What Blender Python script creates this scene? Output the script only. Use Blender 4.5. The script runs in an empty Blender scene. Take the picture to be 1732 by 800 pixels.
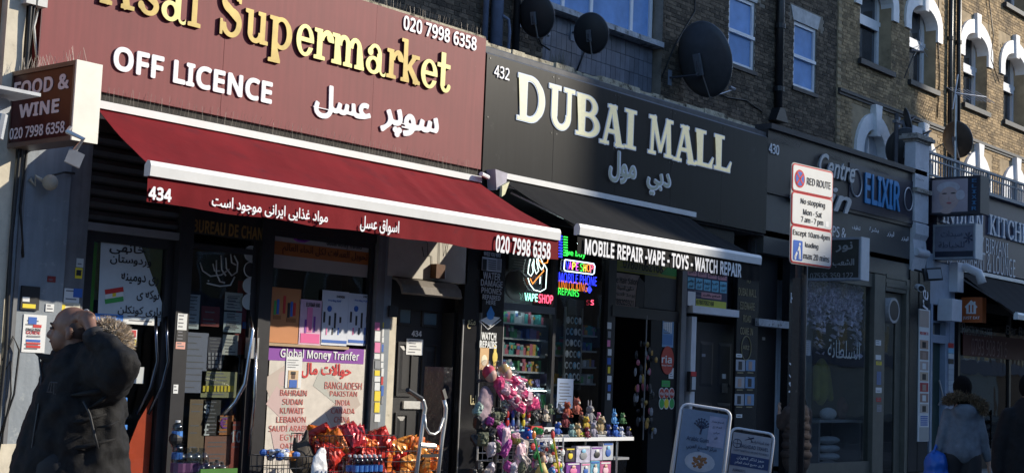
import bpy, bmesh, math, random, os
import numpy as np
from mathutils import Vector, Matrix
random.seed(7); rnd = random.random
sc = bpy.context.scene
COL = sc.collection

# ------------------------------------------------------------------ camera
FL = 2440.0; DIST = 12.0; EYE = 1.55
yaw, pit, rol = [math.radians(a) for a in (50.03, 5.49, 2.305)]
Fw = np.array([math.sin(yaw)*math.cos(pit), math.cos(yaw)*math.cos(pit), math.sin(pit)])
r0_ = np.array([math.cos(yaw), -math.sin(yaw), 0.]); u0_ = np.cross(r0_, Fw)
Rt = math.cos(rol)*r0_+math.sin(rol)*u0_; Up = -math.sin(rol)*r0_+math.cos(rol)*u0_
CAM = np.array([0, -DIST, EYE])
cd = bpy.data.cameras.new('camera'); cam = bpy.data.objects.new('camera', cd); COL.objects.link(cam)
mw = Matrix.Identity(4)
for i in range(3):
    mw[i][0] = Rt[i]; mw[i][1] = Up[i]; mw[i][2] = -Fw[i]; mw[i][3] = CAM[i]
cam.matrix_world = mw
cd.sensor_width = 36; cd.lens = 36*FL/1732; cd.clip_end = 2000; cd.clip_start = .05
sc.camera = cam

# ------------------------------------------------------------------ world, sun
SUN = Vector((-1.27, 1.0, -.77)).normalized()
w = bpy.data.worlds.new('World'); sc.world = w; w.use_nodes = True
nt = w.node_tree; bg = nt.nodes['Background']
sky = nt.nodes.new('ShaderNodeTexSky'); sky.sky_type = 'NISHITA'; sky.sun_disc = False
sky.sun_elevation = math.asin(-SUN.z)
sky.sun_rotation = math.atan2(-SUN.x, -SUN.y)
sky.altitude = 30; sky.air_density = 1.0; sky.dust_density = .6; sky.ozone_density = 4.5
nt.links.new(sky.outputs[0], bg.inputs[0]); bg.inputs[1].default_value = .15
sl = bpy.data.lights.new('sun', 'SUN'); so = bpy.data.objects.new('sun', sl); COL.objects.link(so)
sl.energy = 3.9; sl.angle = math.radians(.53); sl.color = (1, .91, .76)
so.rotation_euler = SUN.to_track_quat('-Z', 'Y').to_euler()
so.location = (40, -40, 60)
sc.view_settings.view_transform = 'Standard'; sc.view_settings.look = 'None'
sc.view_settings.exposure = .6; sc.view_settings.gamma = 1
try:
    sc.cycles.max_bounces = 6; sc.cycles.transparent_max_bounces = 12; sc.cycles.caustics_reflective = False
    sc.cycles.use_denoising = True
except Exception: pass

# ------------------------------------------------------------------ measuring: photograph pixel -> point on a real plane of the street
def ray(px, py): return Fw+(px-866)/FL*Rt-(py-400)/FL*Up
def W(px, py, Y=0.):
    d = ray(px, py); t = (Y+DIST)/d[1]; q = CAM+t*d; return q[0], q[2]
def WX(px, py, X):
    d = ray(px, py); t = X/d[0]; q = CAM+t*d; return q[1], q[2]
def WD(px, py, depth): return CAM+depth*ray(px, py)
def fr(r, Y=0.):
    xl, xr, yt, yb = r; ym = (yt+yb)/2; xm = (xl+xr)/2
    return W(xl, ym, Y)[0], W(xr, ym, Y)[0], W(xm, yb, Y)[1], W(xm, yt, Y)[1]   # x0,x1,z0,z1

# ------------------------------------------------------------------ materials
MATS = {}
def M(name, col, rough=.6, metal=0., var=.18, sc_=6., bump=.0, bsc=30., streak=0., emit=0., dirt=None, spec=.5, island=0.):
    if name in MATS: return MATS[name]
    m = bpy.data.materials.new(name); m.use_nodes = True; n = m.node_tree.nodes; L = m.node_tree.links
    p = n['Principled BSDF']
    p.inputs['Roughness'].default_value = rough; p.inputs['Metallic'].default_value = metal
    p.inputs['Specular IOR Level'].default_value = spec
    tc = n.new('ShaderNodeTexCoord'); geo = n.new('ShaderNodeNewGeometry')
    base = n.new('ShaderNodeRGB'); base.outputs[0].default_value = (*col, 1)
    out = base.outputs[0]
    def mul(out, fac_out, lo, hi):
        mr = n.new('ShaderNodeMapRange'); mr.inputs['From Min'].default_value = .3; mr.inputs['From Max'].default_value = .7
        mr.inputs['To Min'].default_value = lo; mr.inputs['To Max'].default_value = hi; L.new(fac_out, mr.inputs['Value'])
        vm = n.new('ShaderNodeVectorMath'); vm.operation = 'SCALE'; L.new(out, vm.inputs[0]); L.new(mr.outputs[0], vm.inputs['Scale']); return vm.outputs[0]
    if var:
        nz = n.new('ShaderNodeTexNoise'); nz.inputs['Scale'].default_value = sc_; nz.inputs['Detail'].default_value = 5; nz.inputs['Roughness'].default_value = .65
        L.new(geo.outputs['Position'], nz.inputs['Vector']); out = mul(out, nz.outputs['Fac'], 1-var, 1+var)
    if streak:
        mp = n.new('ShaderNodeMapping'); mp.inputs['Scale'].default_value = (9, 9, .5)
        L.new(geo.outputs['Position'], mp.inputs[0]); nz = n.new('ShaderNodeTexNoise'); nz.inputs['Scale'].default_value = 2.; nz.inputs['Detail'].default_value = 4
        L.new(mp.outputs[0], nz.inputs['Vector']); out = mul(out, nz.outputs['Fac'], 1-streak, 1+streak)
    if island:
        oi = n.new('ShaderNodeObjectInfo'); ad = n.new('ShaderNodeMath'); ad.operation = 'ADD'; L.new(geo.outputs['Random Per Island'], ad.inputs[0]); L.new(oi.outputs['Random'], ad.inputs[1])
        fc = n.new('ShaderNodeMath'); fc.operation = 'FRACT'; L.new(ad.outputs[0], fc.inputs[0])
        out = mul(out, fc.outputs[0], 1-island, 1+island)
    if dirt:
        nz = n.new('ShaderNodeTexNoise'); nz.inputs['Scale'].default_value = dirt[1]; nz.inputs['Detail'].default_value = 8; nz.inputs['Roughness'].default_value = .7
        L.new(geo.outputs['Position'], nz.inputs['Vector'])
        mr = n.new('ShaderNodeMapRange'); mr.inputs['From Min'].default_value = dirt[2]; mr.inputs['From Max'].default_value = dirt[2]+.12; L.new(nz.outputs['Fac'], mr.inputs['Value'])
        mx = n.new('ShaderNodeMix'); mx.data_type = 'RGBA'; L.new(mr.outputs[0], mx.inputs['Factor']); L.new(out, mx.inputs['A']); mx.inputs['B'].default_value = (*dirt[0], 1); out = mx.outputs['Result']
    L.new(out, p.inputs['Base Color'])
    if bump:
        nz = n.new('ShaderNodeTexNoise'); nz.inputs['Scale'].default_value = bsc; nz.inputs['Detail'].default_value = 6; L.new(geo.outputs['Position'], nz.inputs['Vector'])
        b = n.new('ShaderNodeBump'); b.inputs['Strength'].default_value = bump; b.inputs['Distance'].default_value = .02; L.new(nz.outputs['Fac'], b.inputs['Height']); L.new(b.outputs[0], p.inputs['Normal'])
    if emit:
        L.new(base.outputs[0], p.inputs['Emission Color']); p.inputs['Emission Strength'].default_value = emit
    MATS[name] = m; return m
def G(name, tint=(.8, .82, .82), rough=.02, refl=1.):
    if name in MATS: return MATS[name]
    m = bpy.data.materials.new(name); m.use_nodes = True; n = m.node_tree.nodes; L = m.node_tree.links
    n.remove(n['Principled BSDF']); t = n.new('ShaderNodeBsdfTransparent'); t.inputs[0].default_value = (*tint, 1)
    g = n.new('ShaderNodeBsdfGlossy'); g.inputs['Roughness'].default_value = rough; g.inputs['Color'].default_value = (refl, refl, refl, 1)
    nz = n.new('ShaderNodeTexNoise'); nz.inputs['Scale'].default_value = 1.3; geo = n.new('ShaderNodeNewGeometry'); L.new(geo.outputs['Position'], nz.inputs['Vector'])
    b = n.new('ShaderNodeBump'); b.inputs['Strength'].default_value = .15; b.inputs['Distance'].default_value = .02; L.new(nz.outputs['Fac'], b.inputs['Height']); L.new(b.outputs[0], g.inputs['Normal'])
    f = n.new('ShaderNodeFresnel'); f.inputs[0].default_value = 1.5
    bf = n.new('ShaderNodeMath'); bf.operation = 'SUBTRACT'; bf.inputs[0].default_value = 1; L.new(geo.outputs['Backfacing'], bf.inputs[1]); mf = n.new('ShaderNodeMath'); mf.operation = 'MULTIPLY'; L.new(f.outputs[0], mf.inputs[0]); L.new(bf.outputs[0], mf.inputs[1])
    mx = n.new('ShaderNodeMixShader'); L.new(mf.outputs[0], mx.inputs[0]); L.new(t.outputs[0], mx.inputs[1]); L.new(g.outputs[0], mx.inputs[2]); L.new(mx.outputs[0], n['Material Output'].inputs[0])
    MATS[name] = m; return m

# ------------------------------------------------------------------ object helpers
ORG = {}
def prop(o, label=None, cat=None, group=None, kind=None):
    if label: o['label'] = label
    if cat: o['category'] = cat
    if group: o['group'] = group
    if kind: o['kind'] = kind
    return o
def thing(name, label, cat, loc=(0, 0, 0), rot=0., group=None, local=False, euler=None):
    o = bpy.data.objects.new(name, None); COL.objects.link(o); o.location = loc; o.rotation_euler = euler or (0, 0, rot); o.empty_display_size = .1
    ORG[o.name] = np.zeros(3) if (local or rot or euler) else np.array(loc, float)
    return prop(o, label, cat, group)
def link(name, vs, fs, mat, parent=None, smooth=False, **kw):
    vs = np.asarray(vs, float).reshape(-1, 3)
    if parent is None:
        loc = np.array([(vs[:, 0].min()+vs[:, 0].max())/2, (vs[:, 1].min()+vs[:, 1].max())/2, vs[:, 2].min()])
    else: loc = ORG[parent.name]
    me = bpy.data.meshes.new(name); me.from_pydata((vs-loc).tolist(), [], fs)
    me.materials.append(mat)
    if smooth: me.shade_smooth()
    o = bpy.data.objects.new(name, me); COL.objects.link(o)
    if parent is None: o.location = loc
    else: o.parent = parent
    ORG[o.name] = loc
    return prop(o, **kw)
class MB:
    def __init__(s): s.v = []; s.f = []
    def add(s, vs, fs):
        b = len(s.v); s.v += [tuple(map(float, v)) for v in vs]; s.f += [tuple(i+b for i in f) for f in fs]; return s
    def box(s, x0, x1, y0, y1, z0, z1):
        return s.add([(x0,y0,z0),(x1,y0,z0),(x1,y1,z0),(x0,y1,z0),(x0,y0,z1),(x1,y0,z1),(x1,y1,z1),(x0,y1,z1)],
                     [(0,3,2,1),(4,5,6,7),(0,1,5,4),(1,2,6,5),(2,3,7,6),(3,0,4,7)])
    def quad(s, a, b, c, d): return s.add([a, b, c, d], [(0, 1, 2, 3)])
    def obox(s, c, U, V, N, w, h, d):      # oriented box centred on c
        c, U, V, N = [np.array(k, float) for k in (c, U, V, N)]; vs = []
        for k in (-1, 1):
            for j, i in ((-1, -1), (-1, 1), (1, 1), (1, -1)): vs.append(c+U*i*w/2+V*j*h/2+N*k*d/2)
        return s.add(vs, [(0,3,2,1),(4,5,6,7),(0,1,5,4),(1,2,6,5),(2,3,7,6),(3,0,4,7)])
    def tube(s, pts, r, seg=8, closed=False):
        pts = [Vector(p) for p in pts]; n = len(pts); rs = r if isinstance(r, (list, tuple)) else [r]*n
        vs = []; fs = []; prev = None
        for i, p in enumerate(pts):
            a = pts[(i-1) % n] if (closed or i > 0) else p; b = pts[(i+1) % n] if (closed or i < n-1) else p
            t = (b-a).normalized()
            if prev is None:
                q = Vector((0, 0, 1)) if abs(t.z) < .9 else Vector((1, 0, 0)); s1 = t.cross(q).normalized()
            else: s1 = (prev-t*prev.dot(t)); s1 = s1.normalized() if s1.length > 1e-6 else t.orthogonal().normalized()
            prev = s1; s2 = t.cross(s1)
            for k in range(seg):
                A = 2*math.pi*k/seg; vs.append(p+(s1*math.cos(A)+s2*math.sin(A))*rs[i])
        m = n if closed else n-1
        for i in range(m):
            for k in range(seg):
                a = i*seg+k; b = i*seg+(k+1) % seg; c = ((i+1) % n)*seg+(k+1) % seg; d = ((i+1) % n)*seg+k; fs.append((a, b, c, d))
        if not closed: fs += [tuple(range(seg))[::-1], tuple((n-1)*seg+k for k in range(seg))]
        return s.add(vs, fs)
    def prism(s, poly, y0, y1, fn=None):   # poly of (x,z), extruded in y
        n = len(poly); fn = fn or (lambda a, b, y: (a, y, b))
        vs = [fn(a, b, y0) for a, b in poly]+[fn(a, b, y1) for a, b in poly]
        return s.add(vs, [tuple(range(n)), tuple(range(2*n-1, n-1, -1))]+[(i, i+n, (i+1) % n+n, (i+1) % n) for i in range(n)])
    def strip(s, outer, inner, y0, y1):    # ring between two equal-length open polylines, extruded in y
        n = len(outer)
        for i in range(n-1):
            s.prism([outer[i], outer[i+1], inner[i+1], inner[i]], y0, y1)
        return s
    def ell(s, c, r, seg=12, rings=8, rot=None):
        R_ = rot or Matrix.Identity(3); vs = []; fs = []
        for i in range(rings+1):
            a = math.pi*i/rings
            for k in range(seg):
                b = 2*math.pi*k/seg; p = R_ @ Vector((r[0]*math.sin(a)*math.cos(b), r[1]*math.sin(a)*math.sin(b), r[2]*math.cos(a))); vs.append((c[0]+p.x, c[1]+p.y, c[2]+p.z))
        for i in range(rings):
            for k in range(seg): fs.append((i*seg+k, (i+1)*seg+k, (i+1)*seg+(k+1) % seg, i*seg+(k+1) % seg))
        return s.add(vs, fs)
    def build(s, name, mat, parent=None, smooth=False, **kw): return link(name, s.v, s.f, mat, parent, smooth, **kw)
def box(name, mat, parent, x0, x1, y0, y1, z0, z1, **kw): return MB().box(x0, x1, y0, y1, z0, z1).build(name, mat, parent, **kw)

# ------------------------------------------------------------------ lettering
_fp = os.path.join(bpy.utils.resource_path('LOCAL'), 'datafiles', 'fonts', 'NotoSansHebrew-Regular.woff2')
try: SANS = bpy.data.fonts.load(_fp)
except Exception: SANS = None
AR = {'ا': 0xFE8D, 'آ': 0xFE81, 'ة': 0xFE93, 'د': 0xFEA9, 'ذ': 0xFEAB, 'ر': 0xFEAD, 'ز': 0xFEAF, 'و': 0xFEED, 'ۆ': 0xFBD9}
A4 = {'ب': 0xFE8F, 'ت': 0xFE95, 'ث': 0xFE99, 'ج': 0xFE9D, 'ح': 0xFEA1, 'خ': 0xFEA5, 'س': 0xFEB1, 'ش': 0xFEB5, 'ص': 0xFEB9, 'ض': 0xFEBD, 'ط': 0xFEC1, 'ظ': 0xFEC5,
      'ع': 0xFEC9, 'غ': 0xFECD, 'ف': 0xFED1, 'ق': 0xFED5, 'ك': 0xFED9, 'ل': 0xFEDD, 'م': 0xFEE1, 'ن': 0xFEE5, 'ه': 0xFEE9, 'ي': 0xFEF1, 'پ': 0xFB56, 'ک': 0xFB8E, 'گ': 0xFB92, 'ی': 0xFBFC}
def shape_ar(s):
    s = s.replace('لا', '\ue000'); out = []
    for i, c in enumerate(s):
        pj = i > 0 and s[i-1] in A4; nj = i < len(s)-1 and (s[i+1] in A4 or s[i+1] in AR or s[i+1] == '\ue000')
        if c == '\ue000': out.append(chr(0xFEFC if pj else 0xFEFB))
        elif c in AR: out.append(chr(AR[c]+(1 if pj else 0)))
        elif c in A4: out.append(chr(A4[c]+(3 if pj and nj else 1 if pj else 2 if nj else 0)))
        else: out.append(c)
    return ''.join(out[::-1])
TC = {}; RC = {}; FC = {}
def raw(body, font=None, shear=0., sp=1.):       # plain filled text, x-y vertices and faces
    key = (body, font, shear, sp)
    if key in RC: return RC[key]
    c = bpy.data.curves.new('t', 'FONT'); c.body = body; c.shear = shear; c.resolution_u = 4; c.space_character = sp
    if font == 's' and SANS: c.font = SANS
    o = bpy.data.objects.new('t', c); me = bpy.data.meshes.new_from_object(o)
    vs = np.empty(len(me.vertices)*3); me.vertices.foreach_get('co', vs); vs = vs.reshape(-1, 3)[:, :2]; fs = [tuple(p.vertices) for p in me.polygons]
    bpy.data.objects.remove(o); bpy.data.curves.remove(c); bpy.data.meshes.remove(me); RC[key] = (vs, fs); return RC[key]
def loops_mesh(loops):
    c = bpy.data.curves.new('g', 'CURVE'); c.dimensions = '2D'; c.fill_mode = 'BOTH'; c.extrude = .5
    for lp in loops:
        s = c.splines.new('POLY'); s.points.add(len(lp)-1); s.use_cyclic_u = True
        for q, p in zip(s.points, lp): q.co = (p[0], p[1], 0, 1)
    o = bpy.data.objects.new('g', c); me = bpy.data.meshes.new_from_object(o); vs = np.array([tuple(v.co) for v in me.vertices]).reshape(-1, 3); vs[:, 2] = np.where(vs[:, 2] > 0, .5, -.5)
    fs = [tuple(p.vertices) for p in me.polygons]; bpy.data.objects.remove(o); bpy.data.curves.remove(c); bpy.data.meshes.remove(me); return vs, fs
def contour(F, x, y, tol=2e-6):
    F = np.where(np.abs(F) < 1e-6, 1e-6, F); I = F < 0; nxt = {}; pts = {}
    def ip(i0, j0, i1, j1):
        a, b = F[i0, j0], F[i1, j1]; t = a/(a-b); return (x[i0]+(x[i1]-x[i0])*t, y[j0]+(y[j1]-y[j0])*t)
    case = I[:-1, :-1]*1+I[1:, :-1]*2+I[1:, 1:]*4+I[:-1, 1:]*8
    T = {1: [(3, 0)], 2: [(0, 1)], 3: [(3, 1)], 4: [(1, 2)], 5: [(3, 0), (1, 2)], 6: [(0, 2)], 7: [(3, 2)], 8: [(2, 3)], 9: [(2, 0)], 10: [(0, 1), (2, 3)], 11: [(2, 1)], 12: [(1, 3)], 13: [(1, 0)], 14: [(0, 3)]}
    for i, j in zip(*np.nonzero((case > 0) & (case < 15))):
        i = int(i); j = int(j); E_ = {0: (i, j, i+1, j), 1: (i+1, j, i+1, j+1), 2: (i, j+1, i+1, j+1), 3: (i, j, i, j+1)}
        for a, b in T[int(case[i, j])]:
            ka, kb = E_[a], E_[b]; pts[ka] = ip(*ka); pts[kb] = ip(*kb); nxt[ka] = kb
    loops = []
    while nxt:
        k, v = next(iter(nxt.items())); lp = []
        while k in nxt: v = nxt.pop(k); lp.append(pts[k]); k = v
        lp2 = [p for i, p in enumerate(lp) if abs((p[0]-lp[i-1][0])*(lp[(i+1) % len(lp)][1]-p[1])-(p[1]-lp[i-1][1])*(lp[(i+1) % len(lp)][0]-p[0])) > tol]
        if len(lp2) > 3: loops.append(lp2)
    return loops
def fat(body, off, font, shear=0.):              # the same text with evenly thickened strokes
    key = (body, off, font, shear)
    if key in FC: return FC[key]
    vs, fs = raw(body, font, shear)
    if off <= .001 or len(vs) == 0:
        n = len(vs); v3 = np.zeros((2*n, 3)); v3[:n, :2] = vs; v3[n:, :2] = vs; v3[:n, 2] = .5; v3[n:, 2] = -.5; ed = {}
        for f in fs:
            for a, b in zip(f, f[1:]+f[:1]):
                if (b, a) in ed: del ed[(b, a)]
                else: ed[(a, b)] = 1
        FC[key] = (v3, fs+[tuple(i+n for i in f[::-1]) for f in fs]+[(b, a, a+n, b+n) for a, b in ed]); return FC[key]
    par = list(range(len(vs)))
    def find(a):
        while par[a] != a: par[a] = par[par[a]]; a = par[a]
        return a
    for f in fs:
        for b in f[1:]: par[find(b)] = find(f[0])
    cmp_ = {}
    for f in fs: cmp_.setdefault(find(f[0]), []).append(f)
    h = .016; pad = off+3*h; FF = None
    x = np.arange(vs[:, 0].min()-pad, vs[:, 0].max()+pad, h)+.00137; y = np.arange(vs[:, 1].min()-pad, vs[:, 1].max()+pad, h)+.00091
    FF = np.full((len(x), len(y)), 9.)
    for fl_ in cmp_.values():
        ed = {}
        for f in fl_:
            for a, b in zip(f, f[1:]+f[:1]):
                if (b, a) in ed: del ed[(b, a)]
                else: ed[(a, b)] = 1
        vi = vs[list({i for f in fl_ for i in f})]; i0, i1 = np.searchsorted(x, (vi[:, 0].min()-pad, vi[:, 0].max()+pad)); X, Y = np.meshgrid(x[i0:i1], y, indexing='ij'); D2 = np.full(X.shape, 9.); ins = np.zeros(X.shape, bool)
        for a, b in ed:
            p, q = vs[a], vs[b]; d = q-p; L2 = d@d
            if L2 < 1e-12: continue
            t = np.clip(((X-p[0])*d[0]+(Y-p[1])*d[1])/L2, 0, 1); D2 = np.minimum(D2, (X-p[0]-t*d[0])**2+(Y-p[1]-t*d[1])**2)
            if p[1] != q[1]: ins ^= ((p[1] > Y) != (q[1] > Y)) & (X < (q[0]-p[0])*(Y-p[1])/(q[1]-p[1])+p[0])
        FF[i0:i1] = np.minimum(FF[i0:i1], np.sqrt(D2)*np.where(ins, -1, 1))
    F = FF-off; FC[key] = loops_mesh(contour(F, x, y, 6e-6)); return FC[key]
def adv(c, font):
    m = lambda s: raw(s, font)[0][:, 0].max()
    return m('I'+c+'I')-m('II') if c == ' ' else m(c+'I')-m('I')
def tmesh(body, bold=0., depth=0., shear=0., font=None, sp=1.):
    key = (body, bold, shear, font, sp)
    if key in TC: return TC[key]
    ar = any('\u0600' <= c <= '\u06ff' for c in body)
    if ar: vs, fs = fat(shape_ar(body), bold, None, shear)
    else:
        fo = None if font == 'b' else 's'; V_ = []; fs = []; pen = 0; n = 0
        for c in body:
            if c != ' ': a, b = fat(c, bold, fo, shear); V_.append(a+np.array([pen, 0, 0])); fs += [tuple(i+n for i in f) for f in b]; n += len(a)
            pen += adv(c, fo)*sp+bold*1.1
        vs = np.concatenate(V_)
    vs = vs.copy(); mn = vs[:, :2].min(0); mx = vs[:, :2].max(0); vs[:, :2] = (vs[:, :2]-mn)/(mx-mn)
    TC[key] = (vs, fs); return TC[key]
def put(vs, O, U, V, N, w_, h_, d_):
    O, U, V, N = [np.array(k, float) for k in (O, U, V, N)]
    return O+np.outer(vs[:, 0]*w_, U)+np.outer(vs[:, 1]*h_, V)+np.outer((vs[:, 2]+.5)*d_, N)
def textb(body, O, U, V, N, w_, h_, mat, parent, depth=0., bold=0.012, split=False, name='lettering', **k):
    vs, fs = tmesh(body, bold, depth, **k); q = put(vs, O, U, V, N, w_, h_, max(depth, .002))
    if not split: return link(name, q, fs, mat, parent)
    par = list(range(len(vs)))
    def find(a):
        while par[a] != a: par[a] = par[par[a]]; a = par[a]
        return a
    for f in fs:
        a = find(f[0])
        for b in f[1:]: par[find(b)] = a
    comp = {}
    for i in range(len(vs)): comp.setdefault(find(i), []).append(i)
    L_ = sorted([(vs[c, 0].min(), vs[c, 0].max(), c) for c in comp.values()], key=lambda t: t[0]); groups = []
    for a, b, c in L_:
        if groups and a < groups[-1][1]-.1*min(b-a, groups[-1][1]-groups[-1][0]): groups[-1][1] = max(groups[-1][1], b); groups[-1][2] += c
        else: groups.append([a, b, list(c)])
    for a, b, c in groups:
        ix = {v: i for i, v in enumerate(c)}; S_ = set(c)
        link('letter', q[c], [tuple(ix[i] for i in f) for f in fs if f[0] in S_], mat, parent)
def text(body, r, Y, mat, parent, **k):     # r = px rectangle of the ink, on plane y=Y facing the street
    x0, x1, z0, z1 = fr(r, Y); return textb(body, (x0, Y-.002, z0), (1,0,0), (0,0,1), (0,-1,0), x1-x0, z1-z0, mat, parent, **k)
def textw(body, x0, x1, z0, z1, Y, mat, parent, **k): return textb(body, (x0, Y-.002, z0), (1,0,0), (0,0,1), (0,-1,0), x1-x0, z1-z0, mat, parent, **k)

# carved serif letters (outlines by marching squares over a signed field)
def _B(x0, y0, x1, y1): return lambda X, Y: np.maximum(np.maximum(x0-X, X-x1), np.maximum(y0-Y, Y-y1))
def _E(cx, cy, a, b): return lambda X, Y: (np.sqrt(((X-cx)/a)**2+((Y-cy)/b)**2)-1)*min(a, b)
def _S(x0, y0, x1, y1, w0, w1=None):
    w1 = w0 if w1 is None else w1
    def f(X, Y):
        dx, dy = x1-x0, y1-y0; L = math.hypot(dx, dy); t = ((X-x0)*dx+(Y-y0)*dy)/L; n = np.abs((X-x0)*dy-(Y-y0)*dx)/L
        return np.maximum(np.maximum(-t, t-L), n-(w0+(w1-w0)*np.clip(t/L, 0, 1))/2)
    return f
def _U(*a): return lambda X, Y: np.minimum.reduce([f(X, Y) for f in a])
def _I(*a): return lambda X, Y: np.maximum.reduce([f(X, Y) for f in a])
def _N(f): return lambda X, Y: -f(X, Y)
def _R(cx, cy, a, b, w, h, *clip): return _I(_E(cx, cy, a, b), _N(_E(cx, cy, a-w, b-h)), *clip)
def stem(x, w=.15, y0=0, y1=1, s=.09): return _U(_B(x, y0, x+w, y1), _B(x-s, y0, x+w+s, y0+.07), _B(x-s, y1-.07, x+w+s, y1))
GL = {}
xh = .66
GL['u'] = (.74, _U(_B(.09,.16,.25,xh), _B(0,xh-.08,.25,xh), _B(.48,0,.64,xh), _B(.4,xh-.08,.64,xh), _B(.48,0,.74,.08), _R(.33,.2,.24,.21,.14,.1,_B(-1,-1,2,.22))))
GL['p'] = (.68, _U(_B(.09,-.3,.25,xh), _B(0,xh-.08,.25,xh), _B(0,-.3,.36,-.22), _R(.36,.33,.32,.34,.16,.09,_B(.2,-1,2,2))))
GL['e'] = (.58, _U(_R(.29,.33,.29,.34,.15,.08,_U(_B(-1,.3,2,2),_B(-1,-1,.3,2),_B(-1,-1,2,.2))), _B(.1,.3,.56,.38)))
GL['r'] = (.6, _U(_B(.09,0,.26,xh), _B(0,0,.36,.08), _B(0,xh-.08,.26,xh), _R(.42,.4,.22,.27,.1,.12,_B(-1,.42,2,2)), _E(.5,.52,.1,.1)))
GL['m'] = (1.1, _U(_B(.09,0,.25,xh), _B(0,0,.33,.08), _B(0,xh-.08,.25,xh), _B(.46,0,.62,.5), _B(.39,0,.69,.08), _B(.84,0,1.,.5), _B(.77,0,1.1,.08), _R(.4,.44,.22,.23,.15,.1,_B(.22,.42,2,2)), _R(.78,.44,.22,.23,.15,.1,_B(.56,.42,2,2))))
GL['a'] = (.66, _U(_B(.37,.08,.53,.46), _R(.3,.42,.23,.25,.12,.08,_B(-1,.44,2,2)), _E(.14,.48,.09,.09), _R(.25,.19,.25,.2,.14,.08), _R(.6,.1,.13,.12,.06,.06,_B(.37,-1,.68,.1))))
GL['k'] = (.78, _U(_B(.09,0,.25,.98), _B(0,0,.34,.08), _B(0,.9,.25,.98), _S(.22,.28,.6,.64,.1), _S(.32,.38,.66,.03,.17), _B(.5,0,.78,.08), _B(.42,xh-.08,.74,xh)))
GL['t'] = (.5, _U(_B(.13,.14,.29,.92), _B(0,xh-.1,.46,xh), _R(.31,.17,.18,.18,.12,.09,_B(-1,-1,2,.17)), _E(.43,.14,.06,.06)))
GL['l'] = (.44, _U(_B(.12,0,.29,.98), _B(0,0,.42,.08), _B(0,.9,.29,.98)))
GL['s'] = (.52, _U(_R(.26,.48,.23,.19,.13,.09,_U(_B(-1,-1,.26,2),_B(-1,.48,2,2))), _R(.27,.19,.24,.2,.13,.09,_U(_B(.27,-1,2,2),_B(-1,-1,2,.18))), _S(.12,.42,.42,.26,.14), _E(.43,.5,.07,.08), _E(.08,.16,.07,.08)))
GL['S'] = (.74, _U(_R(.36,.72,.32,.27,.16,.1,_U(_B(-1,-1,.36,2),_B(-1,.74,2,2))), _R(.38,.28,.34,.3,.17,.1,_U(_B(.38,-1,2,2),_B(-1,-1,2,.26))), _S(.16,.62,.6,.38,.18), _B(.6,.7,.68,1.0), _B(.02,0,.1,.32)))
GL['A'] = (.98, _U(_S(.2,0,.46,1,.08), _S(.78,0,.5,1,.18), _B(.22,.28,.7,.37), _B(.02,0,.36,.08), _B(.6,0,.98,.08)))
def cap(f): return f
GC = {}
GC['D'] = (.86, _U(stem(.1,.17), _R(.36,.5,.46,.5,.17,.09,_B(.2,-1,2,2))))
GC['U'] = (.86, _U(_B(.1,.3,.27,1), _B(0,.92,.38,1), _B(.62,.3,.74,1), _B(.5,.92,.86,1), _R(.42,.32,.32,.33,.15,.11,_B(-1,-1,2,.34))))
GC['B'] = (.78, _U(stem(.1,.17), _R(.34,.745,.32,.255,.15,.08,_B(.2,-1,2,2)), _R(.36,.29,.38,.29,.16,.09,_B(.2,-1,2,2))))
GC['A'] = (.92, _U(_S(.18,0,.44,1,.1,.1), _S(.74,0,.48,1,.2,.16), _B(.24,.3,.68,.38), _B(.02,0,.34,.07), _B(.58,0,.92,.07), _B(.3,.94,.62,1.)))
GC['I'] = (.4, stem(.12,.16))
GC['M'] = (1.08, _U(_S(.18,0,.22,1,.1,.1), _S(.22,1,.54,.1,.17,.1), _S(.54,.1,.84,1,.08,.1), _S(.9,0,.84,1,.17,.16), _B(.04,0,.34,.07), _B(.72,0,1.06,.07), _B(.06,.93,.34,1), _B(.76,.93,1.04,1)))
GC['L'] = (.72, _U(_B(.1,0,.27,1), _B(0,0,.64,.09), _B(0,.93,.38,1), _S(.56,.04,.68,.3,.12,.03)))
GC['N'] = (.96, _U(_B(.1,0,.2,1), _B(0,0,.3,.07), _B(0,.93,.24,1), _S(.14,1,.8,0,.17), _B(.74,0,.84,1), _B(.64,.93,.94,1)))
GC['K'] = (.88, _U(stem(.1,.17), _S(.26,.4,.72,.96,.08), _S(.36,.54,.74,.03,.17), _B(.6,0,.88,.07), _B(.56,.93,.84,1)))
GC['T'] = (.8, _U(_B(.32,0,.48,1), _B(.22,0,.58,.07), _B(0,.92,.8,1), _B(0,.76,.06,1), _B(.74,.76,.8,1)))
GC['C'] = (.8, _U(_R(.44,.5,.42,.5,.17,.08,_U(_B(-1,-1,.5,2),_B(-1,.72,2,2),_B(-1,-1,2,.25))), _B(.72,.68,.78,.98)))
GC['H'] = (.96, _U(stem(.1,.16), stem(.68,.16), _B(.2,.46,.74,.54)))
GC['E'] = (.76, _U(stem(.1,.17), _B(.1,0,.7,.08), _B(.1,.92,.66,1), _B(.2,.47,.54,.54), _B(.64,0,.7,.26), _B(.6,.76,.66,1), _B(.5,.38,.54,.62)))
GM = {}
def glyph(tab, ch, off=0.):
    key = (id(tab), ch, off)
    if key in GM: return GM[key]
    wd, f = tab[ch]; h = .0125; x = np.arange(-.1, wd+.1, h); y = np.arange(-.42, 1.12, h); X, Y = np.meshgrid(x, y, indexing='ij')
    vs, fs = loops_mesh(contour(f(X, Y)-off, x, y))
    GM[key] = (vs, fs, wd); return GM[key]
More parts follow.
